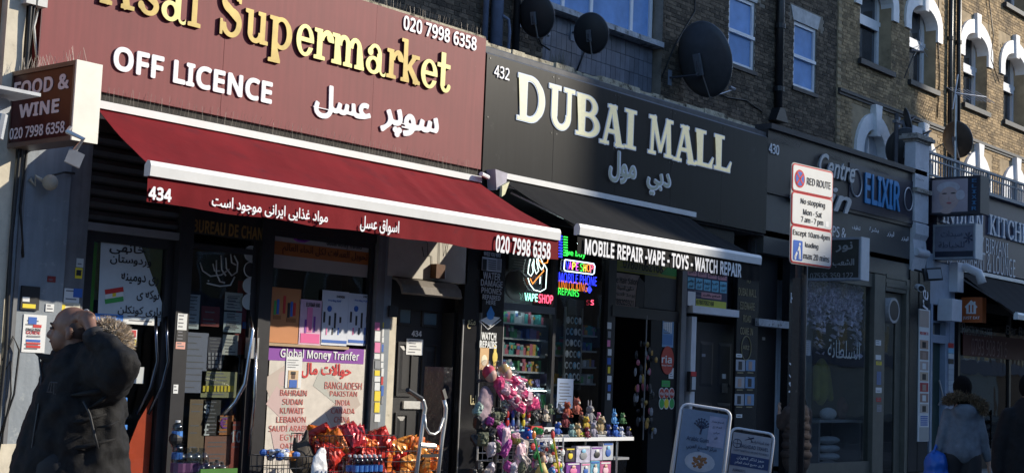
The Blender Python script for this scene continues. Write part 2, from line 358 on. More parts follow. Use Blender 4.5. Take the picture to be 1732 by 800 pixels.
def carved(tab, ch, x0, x1, zb, H, Y, depth, mat, parent, off=0., name='letter'):
    vs, fs, wd = glyph(tab, ch, off); return link(name, put(vs, (x0, Y, zb), (1,0,0), (0,0,1), (0,-1,0), (x1-x0)/wd, H, depth), fs, mat, parent)

def blob(name, parts, mat, parent, voxel=.02, smooth=4, tex=0., **kw):    # one continuous skin over limbs
    m = MB()
    for p in parts:
        if p[0] == 'c':
            _, a, b, ra, rb = p; a, b = Vector(a), Vector(b); n = 5
            m.tube([a.lerp(b, i/n) for i in range(n+1)], [ra+(rb-ra)*i/n for i in range(n+1)], 14)
            m.ell(a, (ra,)*3, 14, 8); m.ell(b, (rb,)*3, 14, 8)
        else: m.ell(p[1], p[2], 18, 12, Matrix.Rotation(p[3] if len(p) > 3 else 0, 3, 'Y'))
    me = bpy.data.meshes.new('b'); me.from_pydata(m.v, [], m.f); o = bpy.data.objects.new('b', me); COL.objects.link(o)
    r = o.modifiers.new('r', 'REMESH'); r.mode = 'VOXEL'; r.voxel_size = voxel
    s = o.modifiers.new('s', 'SMOOTH'); s.iterations = smooth; s.factor = .6
    if tex:
        t = bpy.data.textures.new('t', 'CLOUDS'); t.noise_scale = .09; d = o.modifiers.new('d', 'DISPLACE'); d.texture = t; d.strength = tex; d.mid_level = .5
    dg = bpy.context.evaluated_depsgraph_get(); e = bpy.data.meshes.new_from_object(o.evaluated_get(dg)); bpy.data.objects.remove(o)
    e.materials.clear(); e.materials.append(mat); e.shade_smooth(); e.name = name
    q = bpy.data.objects.new(name, e); COL.objects.link(q); q.parent = parent; ORG[q.name] = np.zeros(3); return prop(q, **kw)
# ================================================================== SETTING
asph = M('asphalt', (.05, .05, .052), .9, var=.25, sc_=3, bump=.3, bsc=60)
slabm = M('paving', (.26, .25, .235), .85, var=.2, sc_=2, bump=.15, dirt=((.09, .085, .08), 1.5, .58), island=.12)
box('ground', M('earth', (.12, .11, .1), .95), None, -400, 500, -400, 400, -.5, -.16, kind='structure')
box('road', asph, None, -400, 500, -22, -7.2, -.159, -.12, kind='structure')
pv = box('pavement', M('paving_bed', (.1, .1, .1), .9), None, -60, 120, -7.06, .3, -.159, -.012, kind='structure')
mb = MB()
for i in range(60):
    for j in range(11):
        x = -2+i*.605+(j % 2)*.3; y = -7.04+j*.63
        mb.box(x+.004, x+.597, y+.004, y+.622, -.012, random.uniform(-.003, .002))
mb.build('paving_slab', slabm, pv, kind='stuff')
box('pavement', slabm, None, -60, 140, -26.9, -22.14, -.159, 0, kind='structure')
kb = M('kerb_stone', (.33, .32, .3), .8, var=.2, bump=.2)
mb = MB(); mc = MB()
for i in range(70): mb.box(-5+i*.92, -5+i*.92+.91, -7.2, -7.06, -.159, .0); mc.box(-5+i*.92, -5+i*.92+.91, -22.14, -22, -.159, .004)
mb.build('kerb', kb, None, kind='structure'); mc.build('kerb', kb, None, kind='structure')
redl = M('red_line_paint', (.5, .03, .03), .7, var=.3, dirt=((.07, .06, .06), 4, .56))
mb = MB()
for y in (-7.55, -7.8): mb.quad((-60, y-.1, -.116), (120, y-.1, -.116), (120, y, -.116), (-60, y, -.116))
mb.build('road_marking', redl, None, kind='structure')

# opposite side of the road: the terraces and the tall block that throw the shade
ob = M('opposite_brick', (.28, .17, .11), .9, var=.25, bump=.3); oc = M('opposite_concrete', (.42, .4, .37), .85, var=.15)
dkg = M('dark_window_glass', (.03, .04, .05), .08, var=0, spec=.8)
def facing_building(lbl, x0, x1, h, mat, st, nb, name='opposite_terrace', dp=13):
    t = thing(name, lbl, 'building', (x0, -27, 0))
    box('wall', mat, t, x0, x1, -27-dp, -27, 0, h)
    box('parapet', oc, t, x0-.05, x1+.05, -27.12, -26.9, h-.5, h+.35)
    n = int(h/st); p = (x1-x0)/nb
    for k in range(1, n):
        f = MB(); g = MB()
        for i in range(nb):
            xa = x0+p*(i+.28); xb = x0+p*(i+.72); z = k*st+.8
            f.box(xa, xb, -27.02, -26.95, z, z+st*.55); g.box(xa+.08, xb-.08, -26.95, -26.94, z+.08, z+st*.55-.08)
        wo = f.build('window', M('white_frame', (.75, .76, .78), .5, var=.05), t); g.build('pane', dkg, wo)
    box('shop_fascia', M('opposite_fascia', (.1, .12, .2), .5), t, x0, x1, -26.98, -26.9, 2.9, 3.8)
facing_building('low brown brick terrace across the road, left of camera', -40, 20, 11, ob, 2.9, 18)
facing_building('low brick terrace across the road opposite the road sign', 20.2, 36.9, 12, ob, 2.9, 7)
facing_building('six storey brick terrace across the road next to the tall block', 37, 59.8, 19.2, ob, 2.9, 9)
facing_building('tall concrete block across the road that shades the middle shops', 60, 70, 41, oc, 3.0, 5, 'tower_block', 8)
facing_building('mid rise concrete block across the road beyond the tall one', 70.1, 100, 26.6, oc, 3.0, 11, 'tower_block')
facing_building('low brick terrace far along the opposite side', 100.2, 200, 12, ob, 2.9, 30)

# ------------------------------------------------------------------ upper walls
YW = 2.6
brown = M('brown_stock_brick', (.105, .08, .055), .92, var=.35, sc_=3.5, bump=.4, bsc=60, island=.42, dirt=((.05, .043, .036), 1.2, .56))
yell = M('yellow_stock_brick', (.31, .22, .12), .92, var=.3, sc_=2.2, bump=.4, bsc=60, island=.28, dirt=((.13, .095, .06), .9, .54))
mort1 = M('mortar_grey', (.24, .21, .17), .95, var=.3, sc_=2, dirt=((.08, .07, .06), 1.2, .55)); mort2 = M('mortar_pale', (.38, .29, .18), .95, var=.3, sc_=2, dirt=((.14, .11, .08), .9, .56))
whp = M('white_paint', (.78, .78, .79), .55, var=.08, sc_=5, dirt=((.45, .43, .4), 3, .64))
upvc = M('white_window_frame', (.74, .76, .8), .35, var=.04)
wgl = M('sky_blue_window_glass', (.2, .36, .68), .12, var=.25, sc_=1.3, spec=.7)  # blue of the reflected sky is painted into the pane colour
drk = M('dark_interior', (.012, .012, .013), .9, var=.2)
blk = M('black_paint', (.015, .015, .017), .45, var=.2)
sillm = M('black_sill', (.035, .035, .038), .6, var=.2)
def terrace(lbl, x0, x1, z0, z1, mat, mort, holes, arch_holes=(), n_single=0, Y=YW, depth=.35):
    t = thing('brick_terrace', lbl, 'building', (x0, Y, z0))
    xs = sorted({x0, x1} | {h[0] for h in holes} | {h[1] for h in holes}); zs = sorted({z0, z1} | {h[2] for h in holes} | {min(h[3], z1) for h in holes})
    mb = MB()
    for i in range(len(xs)-1):
        for j in range(len(zs)-1):
            cx, cz = (xs[i]+xs[i+1])/2, (zs[j]+zs[j+1])/2
            if not any(h[0] < cx < h[1] and h[2] < cz < h[3] for h in holes): mb.box(xs[i], xs[i+1], Y, Y+depth, zs[j], zs[j+1])
    wl = mb.build('wall', mort, t)
    box('rear_wall', drk, t, x0, x1, Y+depth+1.2, Y+depth+1.4, z0, z1)
    bricks = []; k = 0; z = z0
    while z < z1-.07:
        x = x0+(0 if k % 2 else .17)
        while x < x1-.05:
            for ln in (.215, .102):
                xa, xb = x, min(x+ln, x1-.004)
                if xb-xa > .05 and not any(xb > h[0]+.004 and xa < h[1]-.004 and z+.065 > h[2] and z < h[3] for h in list(holes)+list(arch_holes)): bricks.append((xa, xb, z+.005, z+.069))
                elif xb-xa > .05:
                    for h in holes:      # trim at the reveals
                        if z+.065 > h[2] and z < h[3]:
                            if xa < h[0]-.04 < xb: bricks.append((xa, h[0]-.002, z+.005, z+.069))
                            elif xa < h[1]+.04 < xb: bricks.append((h[1]+.002, xb, z+.005, z+.069))
                x += ln+.010
        z += .075; k += 1
    if n_single:
        bricks.sort(key=lambda b: (b[0]-14)**2+(Y+12)**2+(b[2]-5)**2)
        vis = [b for b in bricks if b[2] > W_vis(b[0])]; vs_ = set(vis[:n_single]); shared = {}
        for b in vis[:n_single]:
            ln = round(b[1]-b[0], 3)
            if ln not in shared:
                m = MB().box(0, ln, -.011, 0, 0, .064); me = bpy.data.meshes.new('brick'); me.from_pydata(m.v, [], m.f); me.materials.append(mat); shared[ln] = me
            o = bpy.data.objects.new('brick', shared[ln]); COL.objects.link(o); o.parent = wl; o.location = np.array([b[0], Y, b[2]])-ORG[t.name]
        bricks = [b for b in bricks if b not in vs_]
    A = np.array(bricks); n = len(A); vs = np.zeros((n, 8, 3)); yj = np.random.RandomState(3).uniform(-.004, .003, n)
    for q, (i, j, y) in enumerate(((0,2,0),(1,2,0),(1,3,0),(0,3,0),(0,2,1),(1,2,1),(1,3,1),(0,3,1))):
        vs[:, q, 0] = A[:, i]; vs[:, q, 2] = A[:, j]; vs[:, q, 1] = Y+(0 if y else -.010)+(0 if y else yj)
    F = np.array([(0,1,2,3),(0,4,5,1),(1,5,6,2),(2,6,7,3),(3,7,4,0)]); fs = (np.arange(n)[:, None, None]*8+F[None]).reshape(-1, 4).tolist()
    link('brick_courses', vs.reshape(-1, 3), fs, mat, wl, kind='stuff')
    return t
def W_vis(x):      # lowest height of the upper wall that clears the shop roofs
    return EYE+(5.75-EYE)*(DIST+YW)/DIST*.995-.05

h_w1 = (18.0, 21.45, 5.9, 9.5); h_w2 = (23.72, 24.72, 7.73, 9.16); h_w3 = (26.3, 27.28, 7.73, 9.16)
T1 = terrace('dark brown brick upper storeys above the red and black shop signs, with square windows', 6, 28.2, 5.3, 11.6, brown, mort1, [h_w1, h_w2, h_w3], arch_holes=[(23.55, 24.9, 9.16, 9.47), (26.12, 27.46, 9.16, 9.47)], n_single=290)
WN = [(29.2, 30.81), (31.8, 33.31), (35.0, 36.54), (37.7, 39.24)]; LN = [29.95, 32.5, 35.9, 38.5, 41.2]
WN2 = WN+[(40.3, 41.85)]
def arc(cx, cz, r, n=14, a0=0, a1=math.pi, ry=None): return [(cx-r*math.cos(a0+(a1-a0)*i/n), cz+(ry or r)*math.sin(a0+(a1-a0)*i/n)) for i in range(n+1)]
ah = [(a-.3, b+.3, 10.3, 11.25) for a, b in WN2]+[(c-.98, c+.98, 6.2, 7.78) for c in LN]
T2 = terrace('yellow stock brick upper storeys with white painted arches over tall windows', 28.2, 44, 5.3, 13.6, yell, mort2,
             [(a, b, 8.9, 10.95) for a, b in WN2]+[(a, b, 12.1, 13.7) for a, b in WN2]+[(c-.58, c+.58, 5.9, 7.3) for c in LN], arch_holes=ah, Y=YW-.04)
YB = YW-.04
def frame(t, x0, x1, z0, z1, y, mull=(), rails=(), wdt=.06, gm=None, name='window', proud=.05, lab=None):
    f = MB(); f.box(x0, x1, y, y+.07, z0, z0+wdt); f.box(x0, x1, y, y+.07, z1-wdt, z1)
    f.box(x0, x0+wdt, y-.002, y+.068, z0+.001, z1-.001); f.box(x1-wdt, x1, y-.002, y+.068, z0+.001, z1-.001)
    for m in mull: f.box(m-wdt*.5, m+wdt*.5, y-.004, y+.066, z0+.002, z1-.002)
    for r in rails: f.box(x0+.002, x1-.002, y-.006-.03, y+.064, r-wdt*.45, r+wdt*.45)
    o = f.build(name, upvc, t, label=lab)
    xs = [x0+wdt]+list(mull)+[x1-wdt]; zs = [z0+wdt]+list(rails)+[z1-wdt]
    for i in range(len(xs)-1):
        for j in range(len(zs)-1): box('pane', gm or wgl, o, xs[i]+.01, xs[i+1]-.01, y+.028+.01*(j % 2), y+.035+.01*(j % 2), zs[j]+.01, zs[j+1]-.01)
    return o
# wide window over the tiled apron
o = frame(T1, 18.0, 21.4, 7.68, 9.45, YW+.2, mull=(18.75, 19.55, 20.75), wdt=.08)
f = box('window_sill', M('stone_sill', (.42, .43, .45), .8, var=.3, sc_=8, dirt=((.1, .1, .09), 5, .52)), o, 17.95, 21.45, YW-.05, YW+.3, 7.58, 7.675)
tilem = M('slate_blue_wall_tile', (.15, .165, .2), .45, var=.25, sc_=2.5, island=.12)
ap = box('tiled_apron', M('tile_backing', (.03, .032, .035), .9), T1, 18.0, 21.45, YW+.2, YW+.3, 5.9, 7.58)
k = 0
for i in range(24):
    for j in range(6):
        z = 6.62-.01+j*.16-(.5 if False else 0)
        x = 18.02+i*.142
        if x < 21.4: box('tile', tilem, ap, x, x+.134, YW+.186-random.random()*.006, YW+.2, 5.93+j*.275, 5.93+j*.275+.266)
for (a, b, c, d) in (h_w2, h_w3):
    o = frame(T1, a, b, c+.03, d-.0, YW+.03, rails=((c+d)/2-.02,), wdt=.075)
    box('window_sill', sillm, o, a-.06, b+.06, YW-.05, YW+.15, c-.05, c+.03)
    m_ = MB(); m_.prism([(a-.04, d+.001), (b+.04, d+.001), (b+.16, d+.3), (a-.16, d+.3)], YW-.012, YW+.1); m_.build('lintel', M('grey_white_paint', (.5, .5, .5), .8, var=.2, sc_=8), o)
dgl = M('dark_blue_glass', (.035, .045, .06), .06, var=.3, sc_=2, spec=.8)
for n_, (a, b) in enumerate(WN2):
    yy = YB+.3; f = MB(); xm = (a+b)/2
    f.box(a+.25, a+.35, yy, yy+.1, 8.9, 10.95); f.box(b-.12, b, yy, yy+.1, 8.9, 10.95); f.box(a, a+.1, yy, yy+.1, 8.9, 10.95)
    f.box(a, b, yy-.03, yy+.09, 10.0, 10.1); f.box(a, b, yy-.004, yy+.09, 8.901, 8.98); f.box(a+.35, b-.12, yy-.05, yy-.01, 9.86, 10.0)
    o = f.build('window', upvc, T2); box('pane', dgl, o, a+.1, b-.1, yy+.06, yy+.07, 8.98, 10.9)
    sl_ = MB(); sl_.box(a-.08, b+.1, YB-.1, YB+.3, 8.78, 8.9); sl_.build('window_sill', sillm, o)
    f = MB(); ic = arc(xm, 10.42, (b-a)/2, ry=.42); oc_ = arc(xm, 10.42, (b-a)/2+.3, ry=.78)
    f.strip(oc_, ic, YB-.06, YB+.26)
    f.prism([(a-.3, 10.12), (a-.001, 10.12), (a-.001, 10.42), (a-.3, 10.42)], YB-.059, YB+.0); f.prism([(b+.001, 10.12), (b+.3, 10.12), (b+.3, 10.42), (b+.001, 10.42)], YB-.059, YB+.0)
    f.prism([(xm-.1, 10.72), (xm+.1, 10.72), (xm+.14, 11.36), (xm-.14, 11.36)], YB-.11, YB+.2)
    f.build('arch_surround', whp, o)
    f = MB(); f.strip(arc(xm, 10.42, (b-a)/2+.06, ry=.8), ic, YB+.262, YB+.3); 
    box('arch_head', upvc, o, a, b, yy+.1, yy+.14, 10.1, 10.96)
    f = MB(); f.box(a, a+.08, yy+.15+.1, yy+.4, 12.2, 13.6); f.box(b-.08, b, yy, yy+.1, 12.2, 13.6); f.box(a, b, yy, yy+.1, 12.1, 12.2)
    o = f.build('window', upvc, T2); box('pane', dgl, o, a+.08, b-.08, yy+.05, yy+.06, 12.2, 13.6); box('window_sill', sillm, o, a-.1, b+.1, YB-.12, YB+.3, 11.98, 12.1)
for c in LN:
    f = MB(); f.strip(arc(c, 6.85, .92), arc(c, 6.85, .56), YB-.07, YB+.2); f.box(c-.92, c-.56, YB-.069, YB+.0, 5.9, 6.85); f.box(c+.56, c+.92, YB-.069, YB+.0, 5.9, 6.85)
    f.prism([(c-.08, 7.25), (c+.08, 7.25), (c+.17, 7.96), (c-.17, 7.96)], YB-.15, YB+.1)
    o = f.build('arch_window', whp, T2); box('pane', M('white_blind', (.5, .53, .58), .5, var=.15), o, c-.6, c+.6, YB+.15, YB+.17, 5.9, 7.45)
    box('window_frame', upvc, o, c-.03, c+.03, YB+.1, YB+.15, 5.9, 7.4)
sc2 = MB(); sc2.box(28.22, 44, YB-.07, YB, 8.0, 8.07); sc2.box(28.22, 44, YB-.04, YB, 7.94, 8.0); sc2.build('string_course', sillm, T2)
# pipes
def pipe(lbl, x, z0, z1, r, mat, y=YW-.1, shoe=False):
    t = thing('drainpipe', lbl, 'drainpipe', (x, y, z0)); m_ = MB().tube([(x, y, z0), (x, y, z1)], r, 10)
    m_.build('pipe', mat, t, smooth=True)
    for z in np.arange(z0+.5, z1, 1.3): MB().tube([(x, y, z), (x, y, z+.1)], r*1.3, 10).build('collar', mat, t)
    if shoe: MB().prism([(x-.25, z0-.12), (x+.25, z0-.12), (x+.09, z0+.15), (x-.09, z0+.15)], y-.1, y+.12).build('hopper', mat, t)
    return t
bpm = M('black_cast_iron', (.016, .016, .018), .4, var=.2); blp = M('blue_grey_pipe_paint', (.14, .18, .27), .4, var=.2)
pipe('black drainpipe between the two square blue windows', 25.55, 7.0, 11.6, .085, bpm, shoe=True)
pipe('black drainpipe on yellow brick, left of the close pair', 34.0, 5.9, 13.6, .06, bpm, YB-.09)
pipe('black drainpipe on yellow brick, right of the close pair', 34.5, 5.9, 13.6, .06, bpm, YB-.09)
pipe('thick blue grey soil pipe above the corner of the red supermarket sign', 16.72, 5.9, 11, .1, blp)
pipe('thin blue grey pipe beside the thick soil pipe', 16.45, 5.9, 11, .045, blp)
t = pipe('black pipe right of the blue grey soil pipes', 17.2, 5.9, 11, .06, bpm)
MB().tube([(16.88, 2.4, 6.0), (16.9, 2.38, 6.9), (16.86, 2.38, 7.08), (16.74, 2.4, 7.12)], .025, 8).build('vent_branch', blp, t, smooth=True, label='blue grey looped vent branch')
# shop roofs (the shops project in front of the houses)
lead = M('roof_lead', (.09, .09, .095), .7, var=.3)
shop_x = [(7.15, 13.6), (13.6, 20.76), (20.76, 27.1), (27.1, 44)]
# ================================================================== SHOPS
fab = None
cream = M('cream_render', (.62, .56, .44), .85, var=.15, sc_=5, dirt=((.3, .26, .2), 4, .58), bump=.1)
bluep = M('blue_grey_painted_panel', (.22, .25, .28), .5, var=.12, sc_=3, streak=.1, dirt=((.36, .39, .4), 7, .6), bump=.1)
grey = M('grey_painted_pilaster', (.15, .155, .165), .55, var=.15, streak=.15)
white = M('white_gloss', (.8, .8, .8), .35, var=.05); offw = M('white_awning_metal', (.74, .74, .72), .35, var=.06, sc_=3, dirt=((.45, .42, .36), 5, .66))
lett = M('white_acrylic_lettering', (.82, .82, .84), .35, var=.03)
dfr = M('dark_aluminium_frame', (.03, .03, .034), .4, var=.15, metal=.3); gfr = M('grey_aluminium_frame', (.2, .2, .21), .4, var=.1)
glass = G('shop_window_glass'); dimglass = G('tinted_shop_glass', (.45, .48, .5))
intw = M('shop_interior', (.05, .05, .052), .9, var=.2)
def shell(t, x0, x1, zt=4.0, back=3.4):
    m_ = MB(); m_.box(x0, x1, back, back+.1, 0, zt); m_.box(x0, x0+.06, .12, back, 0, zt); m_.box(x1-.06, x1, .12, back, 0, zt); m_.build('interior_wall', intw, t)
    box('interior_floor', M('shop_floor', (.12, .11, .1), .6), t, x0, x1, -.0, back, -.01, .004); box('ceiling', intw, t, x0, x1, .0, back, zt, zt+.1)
def pxs(r, Y=0.): return fr(r, Y)
# --- building bodies
body = M('shop_building_render', (.08, .08, .08), .9)
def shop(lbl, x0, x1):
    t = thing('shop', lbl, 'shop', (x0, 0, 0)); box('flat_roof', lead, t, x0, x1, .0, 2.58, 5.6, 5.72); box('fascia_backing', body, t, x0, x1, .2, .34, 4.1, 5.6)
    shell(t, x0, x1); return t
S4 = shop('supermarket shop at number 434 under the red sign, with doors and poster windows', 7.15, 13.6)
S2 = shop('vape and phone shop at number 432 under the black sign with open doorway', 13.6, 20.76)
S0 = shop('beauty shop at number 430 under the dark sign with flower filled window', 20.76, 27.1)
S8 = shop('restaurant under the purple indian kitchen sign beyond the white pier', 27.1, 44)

# --- left neighbour strip
rust = M('orange_brown_neighbour', (.32, .13, .05), .7, var=.15); maroon = M('maroon_neighbour', (.07, .016, .013), .6, var=.2)
NB = thing('shop', 'neighbouring shop at the far left edge, orange brown above and maroon below', 'shop', (5, 0, 0))
box('upper_wall', rust, NB, 1, 6.93, .05, 2.6, 3.7, 9); box('lower_wall', maroon, NB, 1, 6.98, .06, 2.6, 0, 3.7)
PT = thing('party_pilaster', 'cream rendered party pier with cables at the far left of the supermarket', 'pilaster', (7.1, 0, 0))
box('shaft', cream, PT, 6.93, 7.12, -.05, .3, 0, 7.5); box('recess', M('sooty_recess', (.03, .028, .026), .9), PT, 7.12, 7.3, .05, .3, 3.7, 7.5)  # recess has one near-black colour
cab = M('black_cable', (.012, .012, .013), .5); wcab = M('white_cable', (.6, .6, .58), .5)
def cable(lbl, pts, r, mat, cat='cable'):
    m_ = MB().tube(pts, r, 6); return m_.build('cable', mat, None, smooth=True, label=lbl, cat=cat)
cable('black cable running down the cream pier to the pavement', [(7.16, -.08, 7), (7.13, -.1, 4.7), (7.15, -.08, 3.7), (7.12, -.08, 2.6), (7.14, -.09, 1.6), (7.11, -.08, .6), (7.14, -.08, 0)], .018, cab)
cable('thin black cable twisting beside the thicker one on the pier', [(7.1, -.08, 6.5), (7.2, -.1, 5.2), (7.13, -.1, 4.2), (7.22, -.06, 3.4), (7.2, -.06, 2.9), (7.27, -.05, 2.45)], .012, cab)
cable('loop of black cable hanging over the grey panel behind the man', [W3 for W3 in [(7.12, -.08, 1.5), (7.2, -.1, 1.72), (7.27, -.1, 1.6), (7.25, -.1, 1.2), (7.14, -.08, .8)]], .01, cab)
cable('second black cable loop lower on the grey panel', [(7.12, -.08, 1.35), (7.19, -.1, 1.5), (7.22, -.1, 1.2), (7.14, -.08, .6)], .008, cab)
cable('white cable dropping beside the edge of the red sign', [(7.26, -.02, 7), (7.22, -.03, 5.5), (7.28, -.03, 4.9), (7.22, -.03, 4.6), (7.3, -.03, 4.2)], .013, wcab)
jb = thing('junction_box', 'two small grey junction boxes on the cream pier above the food and wine sign', 'junction box', (7.15, -.08, 4.8))
for k in (0, 1): box('box_cover', M('grey_plastic', (.5, .5, .48), .5), jb, 7.06+k*.12, 7.16+k*.12, -.14, -.05, 4.78, 4.98)

# --- pilasters of 434
box('pilaster', bluep, S4, 7.15, 7.72, -.04, .16, 0, 3.62); MB().box(7.2, 7.24, -.06, -.041, .3, 3.5).build('edge_bead', grey, S4)
box('pilaster', grey, S4, 7.722, 7.96, -.01, .16, 0, 4.0)
box('plinth', cream, S4, 7.14, 7.724, -.07, -.042, 0, .75)
MB().prism([(7.3, 3.62), (7.95, 3.62), (7.95, 4.12), (7.3, 4.12)], -.03, .2).build('corbel', cream, S4, label='stained cream corbel under the sign')
# roller shutter above the first door
sh = thing('roller_shutter', 'dark roller shutter half pulled down over the first door of number 434', 'shutter', (8.5, 0, 2.8))
slm = M('shutter_steel', (.055, .052, .05), .4, var=.15, metal=.4)
z = 2.86
while z < 3.75:
    m_ = MB(); pr_ = [(z+.0, .06), (z+.03, .03), (z+.07, .012), (z+.11, .03), (z+.122, .06)]
    n = len(pr_); vs = [(7.965, y, zz) for zz, y in pr_]+[(9.06, y, zz) for zz, y in pr_]; fs = [(i, i+n, i+1+n, i+1) for i in range(n-1)]+[(n-1, 2*n-1, n, 0)]
    link('slat', vs, fs, slm, sh); z += .126
box('bottom_bar', gfr, sh, 7.965, 9.06, .0, .08, 2.78, 2.855); box('shutter_box', slm, sh, 7.965, 11.88, -.02, .3, 3.75, 4.02)
box('header', dfr, S4, 9.21, 11.88, .02, .14, 3.02, 3.4); sg = box('header_grille', slm, S4, 9.21, 11.88, .05, .2, 3.4, 3.75)
for k in range(4): box('slat', slm, sg, 9.21, 11.88, .03, .05, 3.42+k*.085, 3.485+k*.085)
# first door (olive framed)
d1 = thing('shop_door', 'glass shop door at the left with curved twin handles and orange panel low down', 'door', (8.5, .1, 0))
ol = M('olive_green_film', (.2, .21, .07), .6, var=.15)
m_ = MB(); m_.box(7.97, 8.09, .06, .14, 0, 2.78); m_.box(8.95, 9.05, .06, .14, 0, 2.78); m_.box(8.09, 8.95, .061, .139, 2.68, 2.78); m_.box(8.09, 8.95, .061, .139, 0, .12); m_.build('frame', dfr, d1)
box('glass_pane', glass, d1, 8.09, 8.95, .095, .101, .12, 2.68)
x0, x1, z0, z1 = fr((145, 285, 395, 530), .13); box('window_film', ol, d1, 8.0, 8.95, .13, .14, 2.12, 2.76)
box('window_film', M('green_film', (.1, .4, .03), .6), d1, 8.0, 8.16, .11, .128, 1.95, 2.7, label='bright green strip of film at the left')
MB().prism([(8.45, .13), (8.94, .13), (8.94, 1.2), (8.78, .95)], .12, .13).build('window_film', M('orange_red_film', (.8, .09, .02), .5, var=.1), d1, label='orange red film low down at the right')
chrome = M('chrome', (.55, .55, .56), .18, metal=1., var=.05); steel = M('brushed_steel', (.5, .5, .5), .35, metal=.9, var=.1)
for dx in (0, .13):
    MB().tube([(8.70+dx, .04, 1.02), (8.80+dx, -.02, 1.3), (8.84+dx, -.04, 1.55), (8.82+dx, -.02, 1.8), (8.85+dx, .04, 2.0)], .017, 8).build('handle', M('dark_chrome', (.1, .11, .14), .2, metal=1.), d1, smooth=True)

# helper: paper print on a surface
def sticker(name, lbl, cat, r, Y, mat, th=.003, parent=None, group=None, tilt=None):
    x0, x1, z0, z1 = fr(r, Y)
    o = box(name, mat, parent, x0, x1, Y-th, Y-.0005, z0, z1)
    if parent is None:
        prop(o, lbl, cat, group)
        if cat in ('sticker', 'notice', 'poster', 'card') and th < .01 and not (lbl and any(k in lbl for k in ('money transfer', 'blank', 'round', 'vape'))):
            R = random.Random(int(r[0]*7+r[2]*3)); w_ = x1-x0; h_ = z1-z0; m_ = MB(); n = max(2, min(9, int(h_/.035))); y = Y-th-.0012
            for i in range(n):
                if R.random() < .8: za = z1-h_*(i+.75)/(n+.5); xa = x0+w_*R.uniform(.08, .2); m_.box(xa, xa+w_*R.uniform(.4, .72), y, Y-th, za, za+min(.012, h_*.35/n))
            if m_.v: m_.build('print_lines', M('faded_grey_print', (.16, .16, .18), .6, var=.1), o, kind='stuff')
    return o
def col(name, c, **k): return M(name, c, k.pop('rough', .6), var=k.pop('var', .04), **k)
pw = col('white_paper', (.72, .73, .72)); inkk = col('black_ink', (.02, .02, .022)); inkr = col('red_ink', (.55, .03, .03)); inkb = col('blue_ink', (.03, .12, .45)); yel = col('yellow_ink', (.8, .62, .03)); grn = col('green_ink', (.05, .35, .08)); pnk = col('pink_ink', (.75, .2, .4)); prp = col('purple_ink', (.22, .04, .33)); org = col('orange_ink', (.72, .26, .07)); sky_b = col('pale_blue_ink', (.25, .55, .75)); gryi = col('grey_ink', (.25, .26, .28))
# kurdish poster
kp = M('white_window_vinyl', (.55, .62, .66), .5, var=.06)
def quadprint(name, pts, Y, mat, parent=None, th=.003, **kw):
    P_ = [W(px, py, Y) for px, py in pts]; return MB().prism([P_[3], P_[2], P_[1], P_[0]], Y-th, Y-.0005).build(name, mat, parent, **kw)
a = quadprint('poster', [(171, 402), (236, 410), (286, 545), (165, 535)], .092, kp, label='white kurdish poster with a small striped flag on the left door', cat='poster')
for s_, r in (('خانەی', (185, 246, 412, 432)), ('وردوستان', (186, 256, 432, 450)), ('ری دومینه', (204, 268, 464, 482)), ('نوکه ی', (231, 269, 490, 510)), ('یاری کونکلن', (199, 272, 518, 535))): text(s_.replace('ە', 'ه'), r, .088, inkk, a, bold=.012)
for k, m_ in enumerate((inkr, pw, grn)): quadprint('flag_stripe', [(177, 490+k*8), (208, 485+k*8), (209, 493+k*8), (178, 498+k*8)], .0875, m_, a)
quadprint('flag_sun', [(190, 496), (196, 495), (196, 501), (190, 502)], .086, yel, a)
sticker('sticker', 'blue sticker behind the raised hand on the left door', 'sticker', (160, 208, 531, 551), .09, col('strong_blue', (.04, .22, .65)))
sticker('notice', 'pale notice at the foot of the kurdish poster', 'notice', (208, 270, 532, 549), .093, pw)
a = sticker('sticker', 'small red and white sticker right of the fur hood', 'sticker', (216, 231, 557, 586), .09, pw); sticker('print', 0, 0, (217, 230, 558, 570), .0865, inkr, parent=a); sticker('print', 0, 0, (224, 230, 573, 583), .0865, yel, parent=a)
sticker('notice', 'pale blank notice behind the elbow of the man', 'notice', (214, 243, 620, 648), .09, col('grey_paper', (.5, .53, .53)))
for k, (yy, hh) in enumerate(((672, 10), (700, 7), (718, 8), (735, 4), (748, 3))): sticker('tape_mark', 'blue tape mark on the left door, number %s from the top of the column' % ('one two three four five'.split()[k]), 'tape', (200, 215, yy, yy+hh), .09, col('strong_blue', (.04, .22, .65)), group='blue tape marks on the left door')
# stickers on the pilaster
a = sticker('notice', 'white english guide leaflet on the grey blue pilaster', 'notice', (38, 77, 532, 596), -.045, pw)
text('ENGLISH', (44, 68, 555, 560), -.049, inkk, a); text('GUIDE', (44, 68, 560, 565), -.049, inkr, a)
for r, m_ in (((48, 62, 536, 548), inkb), ((56, 70, 549, 554), inkr), ((44, 68, 574, 578), inkb), ((44, 68, 579, 582), inkr), ((44, 68, 584, 588), inkr), ((46, 68, 567, 570), gryi)): sticker('print', 0, 0, r, -.049, m_, parent=a)
a = sticker('intercom', 'dark framed yellow intercom plate on the pilaster above the leaflet', 'intercom', (34, 65, 484, 524), -.045, blk, th=.02)
sticker('print', 0, 0, (38, 60, 514, 521), -.066, yel, parent=a); sticker('print', 0, 0, (38, 50, 502, 510), -.066, pw, parent=a)
sticker('sticker', 'tiny barcode label right of the intercom plate', 'sticker', (77, 91, 514, 527), -.045, pw); sticker('sticker', 'red scrap of sticker high on the pilaster', 'sticker', (80, 94, 467, 477), -.045, col('dull_red', (.2, .02, .02)))
a = sticker('sticker', 'blue and white label on the second pilaster', 'sticker', (108, 134, 488, 512), -.015, pw); sticker('print', 0, 0, (124, 139, 488, 503), -.019, inkb, parent=a)
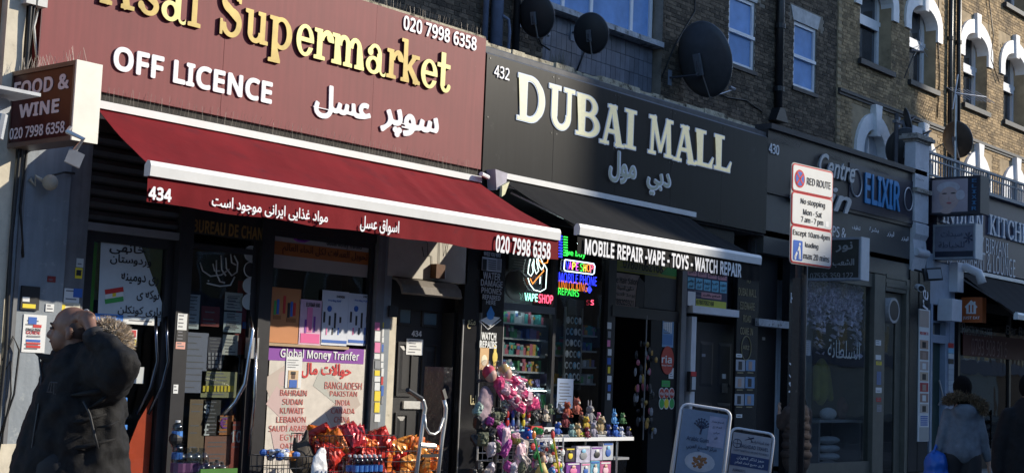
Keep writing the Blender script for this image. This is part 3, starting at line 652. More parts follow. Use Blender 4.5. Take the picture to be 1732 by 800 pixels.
a = sticker('sticker', 'pale card with yellow corner above the bald head', 'sticker', (101, 135, 512, 530), -.015, col('cream_paper', (.7, .65, .5))); sticker('print', 0, 0, (102, 110, 515, 527), -.019, yel, parent=a)
sticker('sticker', 'white label above the yellow one on the second pilaster', 'sticker', (129, 141, 437, 452), -.015, col('grey_paper', (.5, .53, .53))); a = sticker('sticker', 'yellow warning label on the second pilaster', 'sticker', (127, 139, 453, 471), -.015, yel); sticker('print', 0, 0, (129, 137, 457, 466), -.019, inkk, parent=a)
# bracket lamp on the pilaster
lm = thing('wall_lamp', 'old round wall lamp and twisted cables on the pilaster under the lightbox', 'lamp', (7.55, -.1, 3.0))
x_, z_ = W(85, 309, -.14); MB().ell((x_, -.14, z_), (.07, .08, .075)).build('lamp_cover', M('grimy_white', (.42, .39, .32), .6), lm, smooth=True)
MB().tube([(x_, -.1, z_), (x_+.05, -.1, z_+.08), (x_+.16, -.1, z_+.12), (x_+.3, -.06, z_+.13)], .012, 6).build('lamp_cable', cab, lm); MB().tube([(x_-.02, -.1, z_), (x_-.12, -.08, z_+.05), (x_-.1, -.05, z_-.03), (x_-.16, -.05, z_+.02)], .02, 6).build('foam_lump', M('grimy_white', (.42, .39, .32)), lm)
fl_ = thing('floodlight', 'small tilted floodlight hanging under the food and wine lightbox', 'floodlight', (7.6, -.6, 3.6))
c = WD(126, 268, 8.9); MB().obox(c, (.8, -.45, -.35), (.3, -.1, .95), (.5, .85, 0), .1, .09, .04).build('lamp_head', M('grey_lamp', (.3, .3, .31), .4), fl_)
MB().tube([c+np.array([0, 0, .05]), c+np.array([.02, -.05, .12]), c+np.array([-.05, .02, .16]), c+np.array([.02, .1, .2])], .015, 6).build('bracket', steel, fl_)

# --- projecting lightboxes
def lightbox(lbl, xl, xe, xr, yt, yb, facemat, capmat, zpx=None, name='lightbox_sign', capname='end_cap', framem=None, X=None):
    X = W(xl, (yt+yb)/2, 0)[0]; ye, _ = WX(xe, (yt+yb)/2, X); X2 = W(xr, (yt+yb)/2, ye)[0]; zt = W(xe, yt, ye)[1]; zb = W(xe, yb, ye)[1]
    t = thing(name, lbl, 'sign', (X, 0, zb)); fm = framem or gfr
    box('casing', fm, t, X+.004, X2, ye+.01, -.02, zb, zt); box('face', facemat, t, X-.006, X+.004, ye+.03, -.05, zb+.03, zt-.03)
    f = MB()
    for (a, b, c, d) in ((ye, -.02, zb-.005, zb+.035), (ye, -.02, zt-.035, zt+.005), (ye, ye+.04, zb+.035, zt-.035), (-.06, -.02, zb+.035, zt-.035)): f.box(X-.02, X+.003, a, b, c, d)
    f.build('face_frame', fm, t); box(capname, capmat, t, X-.021, X2+.01, ye-.012, ye+.008, zb-.006, zt+.006)
    return t, X, X2, ye, zb, zt
def ltext(body, L, a, b, c, d, mat, bold=.02, depth=.004, **k):   # fractions across the -X face, a..b from wall to street, c..d from bottom
    t, X, X2, ye, zb, zt = L; y0 = ye*a; y1 = ye*b; H = zt-zb
    return textb(body, (X-.008, y0, zb+H*c), (0, -1, 0), (0, 0, 1), (-1, 0, 0), abs(y1-y0), H*(d-c), mat, t, bold=bold, depth=depth, **k)
L1 = lightbox('food and wine lightbox with telephone number projecting over the pavement', 16, 128, 167, 102, 237, M('dark_maroon_face', (.055, .012, .012), .35, var=.2), M('cream_white_cap', (.8, .76, .66), .4, var=.06, dirt=((.5, .42, .3), 9, .68)), framem=M('brown_metal', (.16, .11, .08), .4))
lp = M('dusty_pink_lettering', (.75, .68, .68), .5, var=.05)
ltext('FOOD &', L1, .08, .9, .66, .86, lp, bold=.035); ltext('WINE', L1, .18, .78, .37, .55, lp, bold=.035); ltext('020 7998 6358', L1, .06, .88, .1, .25, lp, bold=.02)
m_ = MB()
t, X, X2, ye, zb, zt = L1
for k in range(60):
    y = ye*random.random()*.95; x = X+.02+random.random()*.15; m_.tube([(x, y, zt), (x+random.uniform(-.05, .05), y+random.uniform(-.05, .05), zt+random.uniform(.08, .16))], .0013, 3)
m_.build('bird_spikes', M('spike_steel', (.22, .2, .18), .5, metal=.4), t, kind='stuff')
a = thing('wall_camera', 'pale security camera bracket cut by the left edge under the lightbox', 'camera', (6.9, -.5, 3.6)); q = WD(6, 180, 8.6)
MB().tube([q, q+np.array([.0, .2, .02])], .05, 10).build('housing', M('pale_metal', (.45, .47, .5), .4), a); MB().obox(q+np.array([0, 0, .08]), (1, 0, 0), (0, 0, 1), (0, 1, 0), .3, .02, .3).build('sun_shield', M('pale_metal', (.45, .47, .5), .4), a); MB().tube([q-np.array([0, 0, .05]), q-np.array([.02, 0, .2])], .03, 8).build('bracket', M('pale_metal', (.45, .47, .5), .4), a)

# ------------------------------------------------------------------ supermarket sign
redp = M('faded_red_sign_panel', (.195, .036, .038), .6, var=.07, sc_=1.5, streak=.09, dirt=((.34, .17, .16), 14, .7), spec=.35)
SG = thing('shop_sign', 'large faded red supermarket sign with gold and white raised letters', 'shop sign', (10.4, -.06, 4.12))
[box('sign_panel', redp, SG, a_, b_, -.06-c_, .19, 4.12, 5.8) for a_, b_, c_ in ((7.28, 9.42, 0), (9.424, 11.62, .001), (11.624, 13.575, 0))]; box('side_return', M('dark_red_return', (.1, .012, .016), .5), SG, 7.27, 7.279, -.06, .19, 4.12, 5.8)
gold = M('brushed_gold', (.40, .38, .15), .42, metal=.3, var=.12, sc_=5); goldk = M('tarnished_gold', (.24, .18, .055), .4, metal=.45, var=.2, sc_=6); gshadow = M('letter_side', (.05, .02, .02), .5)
YS = -.062
zb0 = np.mean([W(516, 93, -.1)[1], W(590, 117, -.1)[1], W(635, 127, -.1)[1], W(330, 45, -.1)[1], W(750, 154, -.1)[1], W(545, 101, -.1)[1]])
xh_ = (W(516, 41, -.1)[1]-W(516, 94, -.1)[1])/xh
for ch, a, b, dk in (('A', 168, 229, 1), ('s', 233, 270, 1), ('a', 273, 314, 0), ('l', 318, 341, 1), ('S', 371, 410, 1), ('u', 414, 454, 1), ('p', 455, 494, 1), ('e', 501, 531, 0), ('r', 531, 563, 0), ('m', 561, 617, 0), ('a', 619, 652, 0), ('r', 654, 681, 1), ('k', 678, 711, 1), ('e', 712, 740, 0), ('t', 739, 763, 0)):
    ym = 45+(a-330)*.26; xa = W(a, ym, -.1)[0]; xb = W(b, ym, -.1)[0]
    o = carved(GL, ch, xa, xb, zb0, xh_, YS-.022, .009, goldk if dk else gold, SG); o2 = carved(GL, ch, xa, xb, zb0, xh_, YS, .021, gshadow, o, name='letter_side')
raised = dict(depth=.012, split=True, bold=.036)
text('OFF LICENCE', (189, 461, 108, 148), YS-.004, lett, SG, **raised)
text('020 7998 6358', (681, 806, 45, 69), YS-.004, lett, SG, depth=.008, split=True, bold=.024)
text('سوپر', (642, 741, 189, 237), YS-.004, lett, SG, depth=.012, split=True, bold=.035); text('عسل', (528, 627, 150, 208), YS-.004, lett, SG, depth=.012, split=True, bold=.035)
# black strip, spikes, awning rail
box('backing_strip', M('grimy_strip', (.04, .036, .03), .9, var=.4), SG, 7.9, 13.56, -.03, .18, 4.03, 4.119)
spk = M('spike_steel', (.22, .2, .18), .5, metal=.4)
m_ = MB()
for k in range(120):
    x = 7.95+k*.047; m_.tube([(x, -.1, 4.03), (x+random.uniform(-.02, .02), -.12+random.uniform(-.06, .03), 4.16+random.random()*.04)], .0013, 3)
m_.build('bird_spikes', spk, SG, kind='stuff'); m_ = MB()
for k in range(60):
    x = 10.5+k*.051; m_.tube([(x, -.02, 5.8), (x+random.uniform(-.02, .02), -.05+random.uniform(-.04, .06), 5.93)], .0013, 3)
m_.build('bird_spikes', spk, SG, kind='stuff')
stone = M('crumbling_cream_stone', (.5, .45, .33), .9, var=.35, sc_=14, bump=.6, bsc=25, dirt=((.08, .07, .05), 7, .5))
for i, (xa, xb) in enumerate(((10.3, 13.58),)): box('coping_stone', stone, SG, xa, xb, -.05, .2, 5.802, 5.83)

# awnings ----------------------------------------------------------
def awning(lbl, x0, x1, xf0, xf1, zw, zf, P_, mat, vz, bar, name='awning', xb1=None):
    t = thing(name, lbl, 'awning', ((x0+x1)/2, -P_, vz)); n = 260; vs = []; fs = []; R_ = random.Random(5)
    ph = [R_.random()*6 for _ in range(8)]
    for i in range(n+1):
        s = i/n
        for j in range(9):
            q = j/8; x = (x0+(x1-x0)*s)*(1-q)+(xf0+(xf1-xf0)*s)*q; y = -.02-(P_-.03)*q
            w1_ = (s*(x1-x0)+q*.5); env = (.35+.65*max(0, math.sin(w1_*.9+ph[0])))*(.25+.75*math.sin(math.pi*q*.9+.2)); sag = .022*math.sin(math.pi*q)+env*(.024*abs(math.sin(w1_*5+ph[1]))**.6+.013*abs(math.sin(w1_*11.7+ph[2])))
            vs.append((x, y, zw+(zf-zw)*q-sag))
    for i in range(n):
        for j in range(8): fs.append((i*9+j, (i+1)*9+j, (i+1)*9+j+1, i*9+j+1))
    top = link('canopy', vs+[(a, b, c-.004) for a, b, c in vs], fs+[tuple(k+len(vs) for k in f[::-1]) for f in fs], mat, t, smooth=True)
    f = MB(); h = .125; pr_ = [(-P_-.05, zf-h), (-P_-.058, zf-.03), (-P_-.04, zf+.012), (-P_+.0, zf+.02), (-P_+.04, zf-.02), (-P_+.04, zf-h)]
    f.prism(pr_, xf0, xf1, fn=lambda a, b, x: (x, a, b)); f.build('front_rail', bar, t)
    f = MB(); f.box(x0-.03, xb1 or x1, -.1, -.03, zw-.03, zw+.045); f.build('wall_rail', bar, t)
    vs = []; fs = []; m2 = 80
    for i in range(m2+1):
        x = xf0+(xf1-xf0)*i/m2
        for j, z in enumerate((zf-h, (zf-h+vz)/2, vz)): vs.append((x, -P_-.02+.010*math.sin(i*.55+ph[3])*j/2+.006*math.sin(i*1.7)*j/2, z+(.008*math.sin(i*.4) if j == 2 else 0)))
    for i in range(m2):
        for j in range(2): fs.append((i*3+j, i*3+j+1, i*3+j+4, i*3+j+3))
    va = link('valance', vs+[(a, b+.003, c) for a, b, c in vs], fs+[tuple(k+len(vs) for k in f_[::-1]) for f_ in fs], mat, t, smooth=True)
    for xa in (x0+.25, x1-.5):
        MB().tube([(xa, -.05, zw-.18), (xa+.45, -P_*.5, (zw+zf)/2-.16), (xa+.1, -P_+.02, zf-.08)], .025, 8).build('folding_arm', steel, t)
    MB().tube([(x0, .0, zw-.08), (x1, .0, zw-.08)], .045, 8).build('roller', bar, t)
    return t, va
redf = M('red_awning_fabric', (.17, .011, .015), .85, var=.2, sc_=1.3, bump=.2, bsc=8, spec=.15, dirt=((.12, .012, .018), 2.5, .56))
blkf = M('black_awning_fabric', (.006, .006, .007), .85, var=.2, spec=.2)
A1, V1 = awning('dark red awning of the supermarket with white front rail and lettered valance', 7.95, 13.56, 7.74, 13.74, 3.98, 3.325, 1.2, redf, 2.965, offw)
YV = -1.24
text('434', (251, 290, 317, 340), YV, lett, A1, depth=.003, bold=.036, split=True); text('020 7998 6358', (838, 931, 404, 433), YV, lett, A1, depth=.003, bold=.032, split=True)
text('مواد غذایی ایرانی موجود است', (357, 555, 344, 368), YV, lett, A1, bold=.018); text('اسواق عسل', (608, 675, 369, 396), YV, lett, A1, bold=.018)
zw2 = W(1000, 327, 0)[1]
A2, V2 = awning('black awning over the vape shop with white rail and services valance', 13.95, 18.35, 14.12, 18.55, zw2-.03, 3.435, 1.2, blkf, 3.07, offw, xb1=W(1178, 360, -.1)[0])
text('MOBILE REPAIR -VAPE - TOYS - WATCH REPAIR', (988, 1254, 425, 450), YV, lett, A2, depth=.003, bold=.03)
b = thing('awning_end_cap', 'dented grey and yellow end plate where the black awning meets the red sign', 'end plate', (13.7, -.1, 3.9))
x_, z_ = W(838, 302, -.12); MB().prism([(x_-.1, z_+.1), (x_+.14, z_+.08), (x_+.12, z_-.06), (x_-.06, z_-.16)], -.2, -.05).build('plate', M('lilac_grey_metal', (.35, .33, .4), .4), b); MB().prism([(x_+.0, z_-.1), (x_+.14, z_-.03), (x_+.06, z_-.2), (x_+.0, z_-.24)], -.24, -.2).build('torn_edge', M('pale_yellow', (.6, .58, .35), .5), b)
MB().tube([(13.62, -.15, 4.02), (13.45, -.18, 4.04)], .03, 8).build('bolt', white, b)

# ------------------------------------------------------------------ black sign 432
bsp = M('black_sign_panel', (.008, .0085, .0095), .28, var=.3, sc_=1.2, streak=.3, dirt=((.04, .04, .042), 2.2, .62), spec=.45)
SD = thing('shop_sign', 'black shop sign at number 432 with large cream serif letters', 'shop sign', (17, -.06, 4.05))
[box('sign_panel', bsp, SD, 13.62+a_*1.425, 13.62+a_*1.425+1.42, -.05-.0012*(a_ % 2), .19, 4.03, 5.62) for a_ in range(5)]
m_ = MB()
for a_ in range(5):
    for x_ in (.05, 1.36):
        for z_ in (4.08, 4.8, 5.56): m_.box(13.62+a_*1.425+x_, 13.62+a_*1.425+x_+.018, -.056, -.05, z_, z_+.018)
m_.build('fixing_screws', M('screw_grey', (.12, .12, .12), .4, metal=.6), SD, kind='stuff')
MB().prism([(-.05, 5.62), (.19, 5.8), (.19, 5.62)], 13.62, 20.74, fn=lambda a, b, x: (x, a, b)).build('sloping_top', M('grey_flashing', (.075, .08, .09), .5, var=.3, sc_=3), SD)
x = 13.62; k = 0
while x < 20.6:
    l = random.uniform(.25, .7); box('coping_stone', stone, SD, x, min(x+l, 20.74)-.01, .17+random.random()*.03, .5, 5.78, 5.83+random.random()*.045); x += l
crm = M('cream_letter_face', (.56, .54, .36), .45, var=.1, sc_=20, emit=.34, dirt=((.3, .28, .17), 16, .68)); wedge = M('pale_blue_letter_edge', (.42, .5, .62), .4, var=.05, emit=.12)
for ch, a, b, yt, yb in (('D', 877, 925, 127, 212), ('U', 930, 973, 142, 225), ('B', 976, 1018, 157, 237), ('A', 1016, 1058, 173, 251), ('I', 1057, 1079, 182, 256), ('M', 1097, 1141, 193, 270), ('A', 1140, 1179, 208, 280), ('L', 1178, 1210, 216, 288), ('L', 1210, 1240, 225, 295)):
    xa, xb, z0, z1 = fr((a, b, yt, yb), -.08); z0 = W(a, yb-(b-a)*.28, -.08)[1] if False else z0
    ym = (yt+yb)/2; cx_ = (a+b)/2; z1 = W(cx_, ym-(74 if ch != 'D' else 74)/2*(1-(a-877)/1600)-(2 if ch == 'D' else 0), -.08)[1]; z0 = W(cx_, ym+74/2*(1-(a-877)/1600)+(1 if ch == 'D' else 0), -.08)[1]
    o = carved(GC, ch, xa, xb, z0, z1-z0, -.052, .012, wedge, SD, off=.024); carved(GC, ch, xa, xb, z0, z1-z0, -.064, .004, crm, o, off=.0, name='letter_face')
text('432', (835, 861, 113, 134), -.054, lett, SD, depth=.01, split=True, bold=.01)
for s_, r in (('مول', (1029, 1076, 257, 312)), ('دبي', (1093, 1134, 290, 333))):
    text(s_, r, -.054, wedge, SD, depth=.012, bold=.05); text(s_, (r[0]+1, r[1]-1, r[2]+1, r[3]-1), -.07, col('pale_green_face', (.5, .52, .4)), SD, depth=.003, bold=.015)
# ------------------------------------------------------------------ sign 430
SE = thing('shop_sign', 'dark brown sign at number 430 with silver script and a blue lettered panel', 'shop sign', (24, -.05, 4.3))
z3t = 5.78; box('sign_panel', M('brown_black_panel', (.022, .019, .019), .4, var=.2, streak=.1), SE, 20.76, 26.75, -.04, .19, 4.72, z3t)
box('lower_band', M('grey_lower_band', (.07, .07, .068), .35, var=.25, sc_=.8), SE, 20.76, 26.9, -.0, .19, 3.72, 4.719)
box('coping', sillm, SE, 20.76, 26.9, -.1, .3, z3t, z3t+.09)
m_ = MB()
for k in range(90):
    x = 20.9+k*.065
    if (k//14) % 2 == 0: m_.tube([(x, -.07, 5.6), (x+.03, -.12, 5.7)], .003, 3)
m_.build('bird_spikes', spk, SE, kind='stuff')
silv = M('silver_lettering', (.45, .47, .5), .35, metal=.4, var=.08)
text('430', (1300, 1317, 244, 261), -.045, lett, SE, depth=.01, split=True, bold=.01)
text('Centre', (1383, 1444, 266, 303), -.06, silv, SE, depth=.03, bold=.015, shear=.35, font='b'); text('Skin', (1335, 1438, 308, 352), -.06, silv, SE, depth=.03, bold=.015, shear=.35, font='b')
x0, x1, z0, z1 = fr((1436, 1558, 285, 365), -.05); z0 = 4.78; z1 = 5.62
box('panel', M('navy_panel', (.012, .016, .035), .4), SE, x0, 26.7, -.055, -.041, z0, z1)
text('ELIXIR', (1462, 1521, 300, 351), -.06, M('blue_lettering', (.05, .26, .55), .4, var=.05), SE, depth=.02, split=True, bold=.02)
for cx_, cy_, rr in ((1536, 337, .17), (1448, 310, .19)):
    x_, z_ = W(cx_, cy_, -.06); MB().tube([(x_+1.1*rr*math.cos(i*math.pi/12), -.07, z_+1.3*rr*math.sin(i*math.pi/12)) for i in range(24)], .012, 6, closed=True).build('ring', silv, SE)
text('PS &', (1408, 1431, 384, 402), -.003, lett, SE, bold=.005); text('تنظيف', (1441, 1455, 381, 390), -.003, lett, SE); text('بشرة', (1470, 1486, 385, 394), -.003, lett, SE); text('ليزر', (1500, 1512, 391, 401), -.003, lett, SE); text('ليزر', (1524, 1536, 399, 408), -.003, lett, SE)
L2 = lightbox('dark lightbox with arabic words and a phone number left of the beauty shop window', 1362, 1457, 1469, 401, 473, M('dim_olive_face', (.045, .045, .04), .3, var=.2), M('white_blue_cap', (.55, .58, .62), .4, var=.05), framem=M('steel_blue_frame', (.25, .27, .3), .4))
ltext('07535 359 122', L2, .1, .86, .03, .17, M('dim_lettering', (.3, .3, .3), .5), bold=.0); ltext('نور', L2, .55, .85, .66, .9, M('dim_lettering', (.3, .3, .3), .5)); ltext('الشعب', L2, .5, .88, .3, .5, M('dim_lettering', (.3, .3, .3), .5))
# ================================================================== 434 shopfront continued
def post(par, mat, px0, px1, y, Y=0., z0=0, z1=4.0, d=.14, name='post'):
    xa = W(px0, y, Y)[0]; xb = W(px1, y, Y)[0]; return box(name, mat, par, xa, xb, Y, Y+d, z0, z1)
post(S4, dfr, 298, 321, 520, -.02)
for i, (r, m_, l) in enumerate((((300, 316, 530, 558), pw, 'white label with a yellow triangle on the post right of the door handles'), ((298, 314, 558, 578), inkk, 'black label under the yellow triangle label on the post'), ((297, 313, 578, 590), col('salmon_ink', (.7, .35, .28)), 'salmon label on the post under the black one'), ((293, 301, 650, 665), pw, 'torn white scrap lower on the post'))):
    sticker('sticker', l, 'sticker', r, -.022, m_)
# second door, glazed with calligraphy
d2 = thing('shop_door', 'glass door with silver calligraphy and round stickers under the bureau de change header', 'door', (9.7, .05, 0))
m_ = MB(); m_.box(9.215, 9.26, .04, .1, 0, 2.78); m_.box(10.06, 10.13, .04, .1, 0, 3.0); m_.box(9.26, 10.06, .041, .099, 2.72, 2.78); m_.box(9.26, 10.06, .041, .099, 0, .1); m_.build('frame', dfr, d2)
box('glass_pane', glass, d2, 9.26, 10.06, .07, .075, .1, 2.72)
post(S4, dfr, 440, 461, 480, -.01)
hd = sticker('header_board', 'dark header board with brown bureau de change lettering', 'sign', (322, 442, 374, 402), .015, M('dark_header', (.02, .018, .016), .5))
text('BUREAU DE CHANGE', (326, 462, 379, 401), .010, M('brown_gold_lettering', (.26, .15, .04), .5), hd, bold=.03)
silvp = M('silver_vinyl', (.5, .53, .54), .5, var=.1)
def curve_px(name, pts, Y, r, mat, par):
    return MB().tube([(W(a, b, Y)[0], Y, W(a, b, Y)[1]) for a, b in pts], r, 6).build(name, mat, par, smooth=True)
cg = thing('calligraphy_sticker', 'silver calligraphy flourish on the glass of the second door', 'sticker', (9.6, .06, 2.6))
for pts in (((338, 444), (343, 458), (356, 467), (374, 465), (388, 455)), ((350, 479), (372, 484), (390, 482), (397, 468)), ((366, 440), (366, 462), (372, 476), (380, 478)), ((374, 432), (375, 456), (382, 466)), ((382, 436), (383, 454), (392, 466), (401, 460), (402, 444), (396, 432)), ((390, 430), (392, 444), (399, 448)), ((360, 446), (363, 458), (372, 458)), ((352, 474), (353, 476))): curve_px('stroke', pts, .06, .008, silvp, cg)
for k, (cy_, l) in enumerate(((429, 'topmost'), (456, 'second'), (483, 'third'), (510, 'lowest'))):
    x_, z_ = W(424-k*1.2, cy_, .06); rr = .085
    o = MB().prism([(x_+rr*1.0*math.cos(i*math.pi/12), z_+rr*.95*math.sin(i*math.pi/12)) for i in range(24)], .055, .068).build('round_sticker', col('grey_white_vinyl', (.42, .47, .47)) if k != 1 else inkk, None, label='%s of the four round stickers on the second door edge' % l, cat='sticker', group='round stickers on the second door')
    MB().tube([(x_+rr*math.cos(i*math.pi/12), .054, z_+rr*.95*math.sin(i*math.pi/12)) for i in range(24)], .006, 5, closed=True).build('rim', silvp, o)
sticker('panel', 'tall red panel behind the round stickers', 'panel', (399, 441, 476, 600), .11, col('deep_red', (.25, .015, .015)))
for l, r, m_ in (('pale rolled paper behind the post glass', (315, 337, 498, 556), kp), ('red boxed sweets notice behind the second door', (340, 371, 518, 552), col('dull_red', (.2, .02, .02))), ('upper white price notice hanging in the second door', (380, 410, 495, 525), col('ivory', (.6, .6, .55))), ('lower pale notice hanging in the second door', (378, 408, 528, 562), col('ivory_blue', (.42, .5, .52))), ('blue and white pass notice beside the red panel', (410, 430, 545, 556), inkb), ('large grey poster inside the second door glass', (307, 350, 562, 664), col('grey_lilac', (.22, .24, .33))), ('dark gridded card beside the large grey poster', (350, 375, 570, 624), col('dark_slate', (.06, .06, .09))), ('pale olive banner across the second door', (340, 400, 628, 672), col('pale_olive', (.3, .3, .16))), ('white square sheet with a black picture', (376, 402, 566, 600), col('ivory', (.6, .6, .55))), ('dark board with currency symbols low in the second door', (342, 372, 676, 736), inkk), ('orange square with purple print low in the second door', (366, 394, 702, 735), col('burnt_orange', (.5, .18, .05))), ('red ten note poster low in the second door', (388, 412, 712, 800), col('dusty_red', (.35, .07, .05))), ('brown banknote poster low in the second door', (318, 345, 675, 790), col('note_brown', (.22, .15, .09))), ('pinkish banknote poster between the others', (345, 388, 737, 800), col('note_pink', (.3, .14, .1)))):
    a = sticker('poster', l, 'poster', r, .095, m_)
    if 'currency' in l: text('$', (345, 354, 682, 700), .088, pw, a); text('£', (345, 354, 716, 736), .088, pw, a)
    if 'orange square' in l: text('€', (372, 384, 706, 724), .088, prp, a)
    if 'ten note' in l: text('10', (390, 408, 728, 748), .088, pw, a)
    if 'gridded' in l:
        for i in range(4):
            for j in range(4): sticker('print', 0, 0, (352+i*6, 356+i*6, 596+j*7, 601+j*7), .088, col('grid_grey', (.3, .3, .34)), parent=a)
    if 'olive banner' in l:
        for i in range(9): sticker('print', 0, 0, (343+i*6, 347+i*6, 652, 662), .088, yel, parent=a)
    if 'price notice' in l or 'pale notice' in l or 'rolled' in l:
        for j in range(5): sticker('print', 0, 0, (r[0]+5, r[1]-4-(j % 2)*5, r[2]+5+j*5, r[2]+6.5+j*5), .0885, gryi, parent=a)
MB().tube([(9.98, -.05, 2.05), (9.99, -.1, 1.9), (9.93, -.13, 1.6), (9.9, -.13, 1.35), (9.82, -.08, 1.15), (9.72, -.03, 1.02)], .022, 8).build('handle', chrome, d2, smooth=True)
MB().tube([(10.09, -.04, 1.95), (10.1, -.06, 1.2), (10.09, -.04, .6)], .02, 8).build('pull_bar', chrome, d2, smooth=True); MB().box(10.02, 10.13, -.05, .04, 1.62, 1.84).build('lock_case', steel, d2)

# poster window
x0, x1 = 10.32, 11.86
wf = thing('shop_window', 'supermarket display window holding vape posters and the money transfer poster', 'window', (11.1, .05, 0))
m_ = MB(); m_.box(x0, x1, .03, .12, 2.96, 3.02); m_.box(x0, x1, .03, .12, 0, .3); m_.box(x1-.05, x1, .031, .119, .3, 2.96); m_.build('frame', dfr, wf); box('glass_pane', glass, wf, x0, x1-.05, .09, .095, .3, 2.96)
box('display_back', drk, wf, x0, x1-.05, .5, .52, .3, 2.96)
a = sticker('banner', 'orange and cream money transfer banner across the top of the poster window', 'banner', (463, 636, 410, 462), .08, col('banner_cream', (.42, .40, .38)))
x0_, x1_, z0_, z1_ = fr((463, 636, 424, 447), .077); zc = W(550, 420, .077)[1]; b_ = box('print', col('banner_orange', (.42, .14, .03)), a, x0_, x1_, .073, .077, W(550, 440, .077)[1], W(550, 418, .077)[1])
text('Global Money Transfer', (552, 613, 409, 421), .076, inkk, a); text('تحويل العملات لكل انحاء العالم', (477, 622, 420, 438), .072, M('brown_print', (.1, .03, .01)), a, bold=.01)
curve_px('purple_arc', ((497, 403), (505, 407), (514, 408), (523, 405)), .076, .02, prp, a)
def vape(r, m_, l, extra): 
    a = sticker('poster', l, 'poster', r, .06, m_); 
    for q, mm in extra: sticker('print', 0, 0, q, .056, mm, parent=a)
    return a
a = vape((456, 507, 487, 580), col('tan_orange', (.5, .2, .07)), 'orange brown vape carton leftmost in the poster window', (((463, 467, 508, 532), grn), ((468, 472, 506, 531), inkb), ((479, 483, 500, 530), inkr), ((486, 490, 512, 537), inkk), ((491, 495, 510, 535), inkb), ((496, 500, 512, 534), inkr), ((462, 475, 533, 540), col('tan_dark', (.3, .11, .03))), ((484, 500, 538, 545), col('tan_dark', (.3, .11, .03)))))
a = vape((505, 544, 507, 583), col('pink_lilac', (.62, .42, .55)), 'pink vape carton second from left in the poster window', (((519, 528, 520, 562), pnk), ((515, 518, 540, 563), prp), ((530, 533, 535, 562), prp), ((508, 540, 564, 580), col('hot_pink', (.7, .1, .3)))))
text('ELFBAR 600', (518, 541, 512, 519), .055, inkk, a)
for (xa, l) in ((543, 'white vape poster with blue disc in the middle of the poster window'), (588, 'rightmost white vape poster, folded at its corner')):
    w_ = 47 if xa == 543 else 40
    a = vape((xa, xa+w_-2, 492 if xa == 543 else 497, 584), col('poster_white', (.62, .66, .74)), l, [((xa+4+i*9, xa+7+i*9, 527+(i*7) % 12, 545+(i*5) % 14), inkk) for i in range(4)]+[((xa+8+i*10, xa+10+i*10, 554, 566), (pnk, inkk, inkb)[i]) for i in range(3)]+[((xa+1, xa+w_-4, 575, 580), inkb)])
    text('24000', (xa+26, xa+40, 500, 504), .055, inkk, a); text('Pro Big Puff', (xa+12, xa+34, 507, 511), .055, inkb, a)
    x_, z_ = W(xa+15, 522, .05); MB().prism([(x_+.035*math.cos(i*.6), z_+.035*math.sin(i*.6)) for i in range(10)], .052, .056).build('print', inkb, a)
MB().box(10.3, 11.5, -.0, .05, W(540, 584, 0)[1]-.03, W(540, 584, 0)[1]).build('glazing_bar', M('tan_tape', (.4, .28, .16)), wf)
gm = sticker('poster', 'large money transfer poster with purple heading and a list of countries', 'poster', (451, 614, 586, 800), .04, M('banknote_cream', (.62, .57, .50), .6, var=.12, sc_=9))
x0_, x1_, z0_, z1_ = fr((451, 616, 586, 612), .03); zt_ = W(532, 589, .03)[1]; zb_ = W(532, 612, .03)[1]; box('heading', prp, gm, x0_, x1_, .034, .0365, zb_, zt_+.02)
text('Global Money Tranfer', (474, 607, 592, 611), .03, pw, gm, bold=.02); text('حوالات مال', (510, 594, 614, 640), .034, inkr, gm, bold=.03)
red2 = col('brick_red_lettering', (.5, .12, .1))
for s_, r in (('BAHRAIN', (474, 519, 659, 669)), ('SUDAN', (478, 512, 674, 684)), ('KUWAIT', (474, 514, 689, 699)), ('LEBANON', (468, 517, 704, 714)), ('SAUDI ARABIA', (455, 526, 719, 729)), ('EGYPT', (474, 510, 734, 744)), ('QATAR', (474, 508, 749, 759)), ('BANGLADESH', (549, 612, 646, 658)), ('PAKISTAN', (558, 604, 661, 670)), ('INDIA', (567, 592, 676, 685)), ('CANADA', (560, 600, 690, 699)), ('CHINA', (565, 592, 704, 714))): text(s_, r, .034, red2, gm, bold=.004)
notem = [col('note_a', (.5, .42, .36)), col('note_b', (.55, .4, .38)), col('note_c', (.45, .45, .4))]
for i, (a_, b_, c_) in enumerate(((458, 640, .5), (462, 690, -.6), (540, 655, -.5), (560, 690, .6), (470, 735, .3), (590, 740, -.3), (530, 745, .4))):
    x_, z_ = W(a_+20, b_, .037); MB().obox((x_, .0362-.0005*i, z_), (math.cos(c_), 0, math.sin(c_)), (-math.sin(c_), 0, math.cos(c_)), (0, 1, 0), .5, .24, .0012).build('banknote_print', notem[i % 3], gm)
    MB().ell((x_, .0358-.0005*i, z_), (.07, .0006, .09), 12, 6).build('banknote_portrait', notem[(i+1) % 3], gm)
a = sticker('notice', 'white notice with a picture of a person in blue on the money transfer poster', 'notice', (483, 510, 603, 656), .03, pw); sticker('print', 0, 0, (487, 504, 626, 655), .026, col('peach', (.6, .42, .25)), parent=a)
for r, m_ in (((489, 502, 642, 655), inkb), ((493, 499, 632, 640), col('brown_skin', (.12, .06, .04))), ((492, 500, 628, 633), inkk)): sticker('print', 0, 0, r, .023, m_, parent=a)
for j in range(4): sticker('print', 0, 0, (487, 505-(j % 2)*5, 608+j*4, 609+j*4), .026, gryi, parent=a)
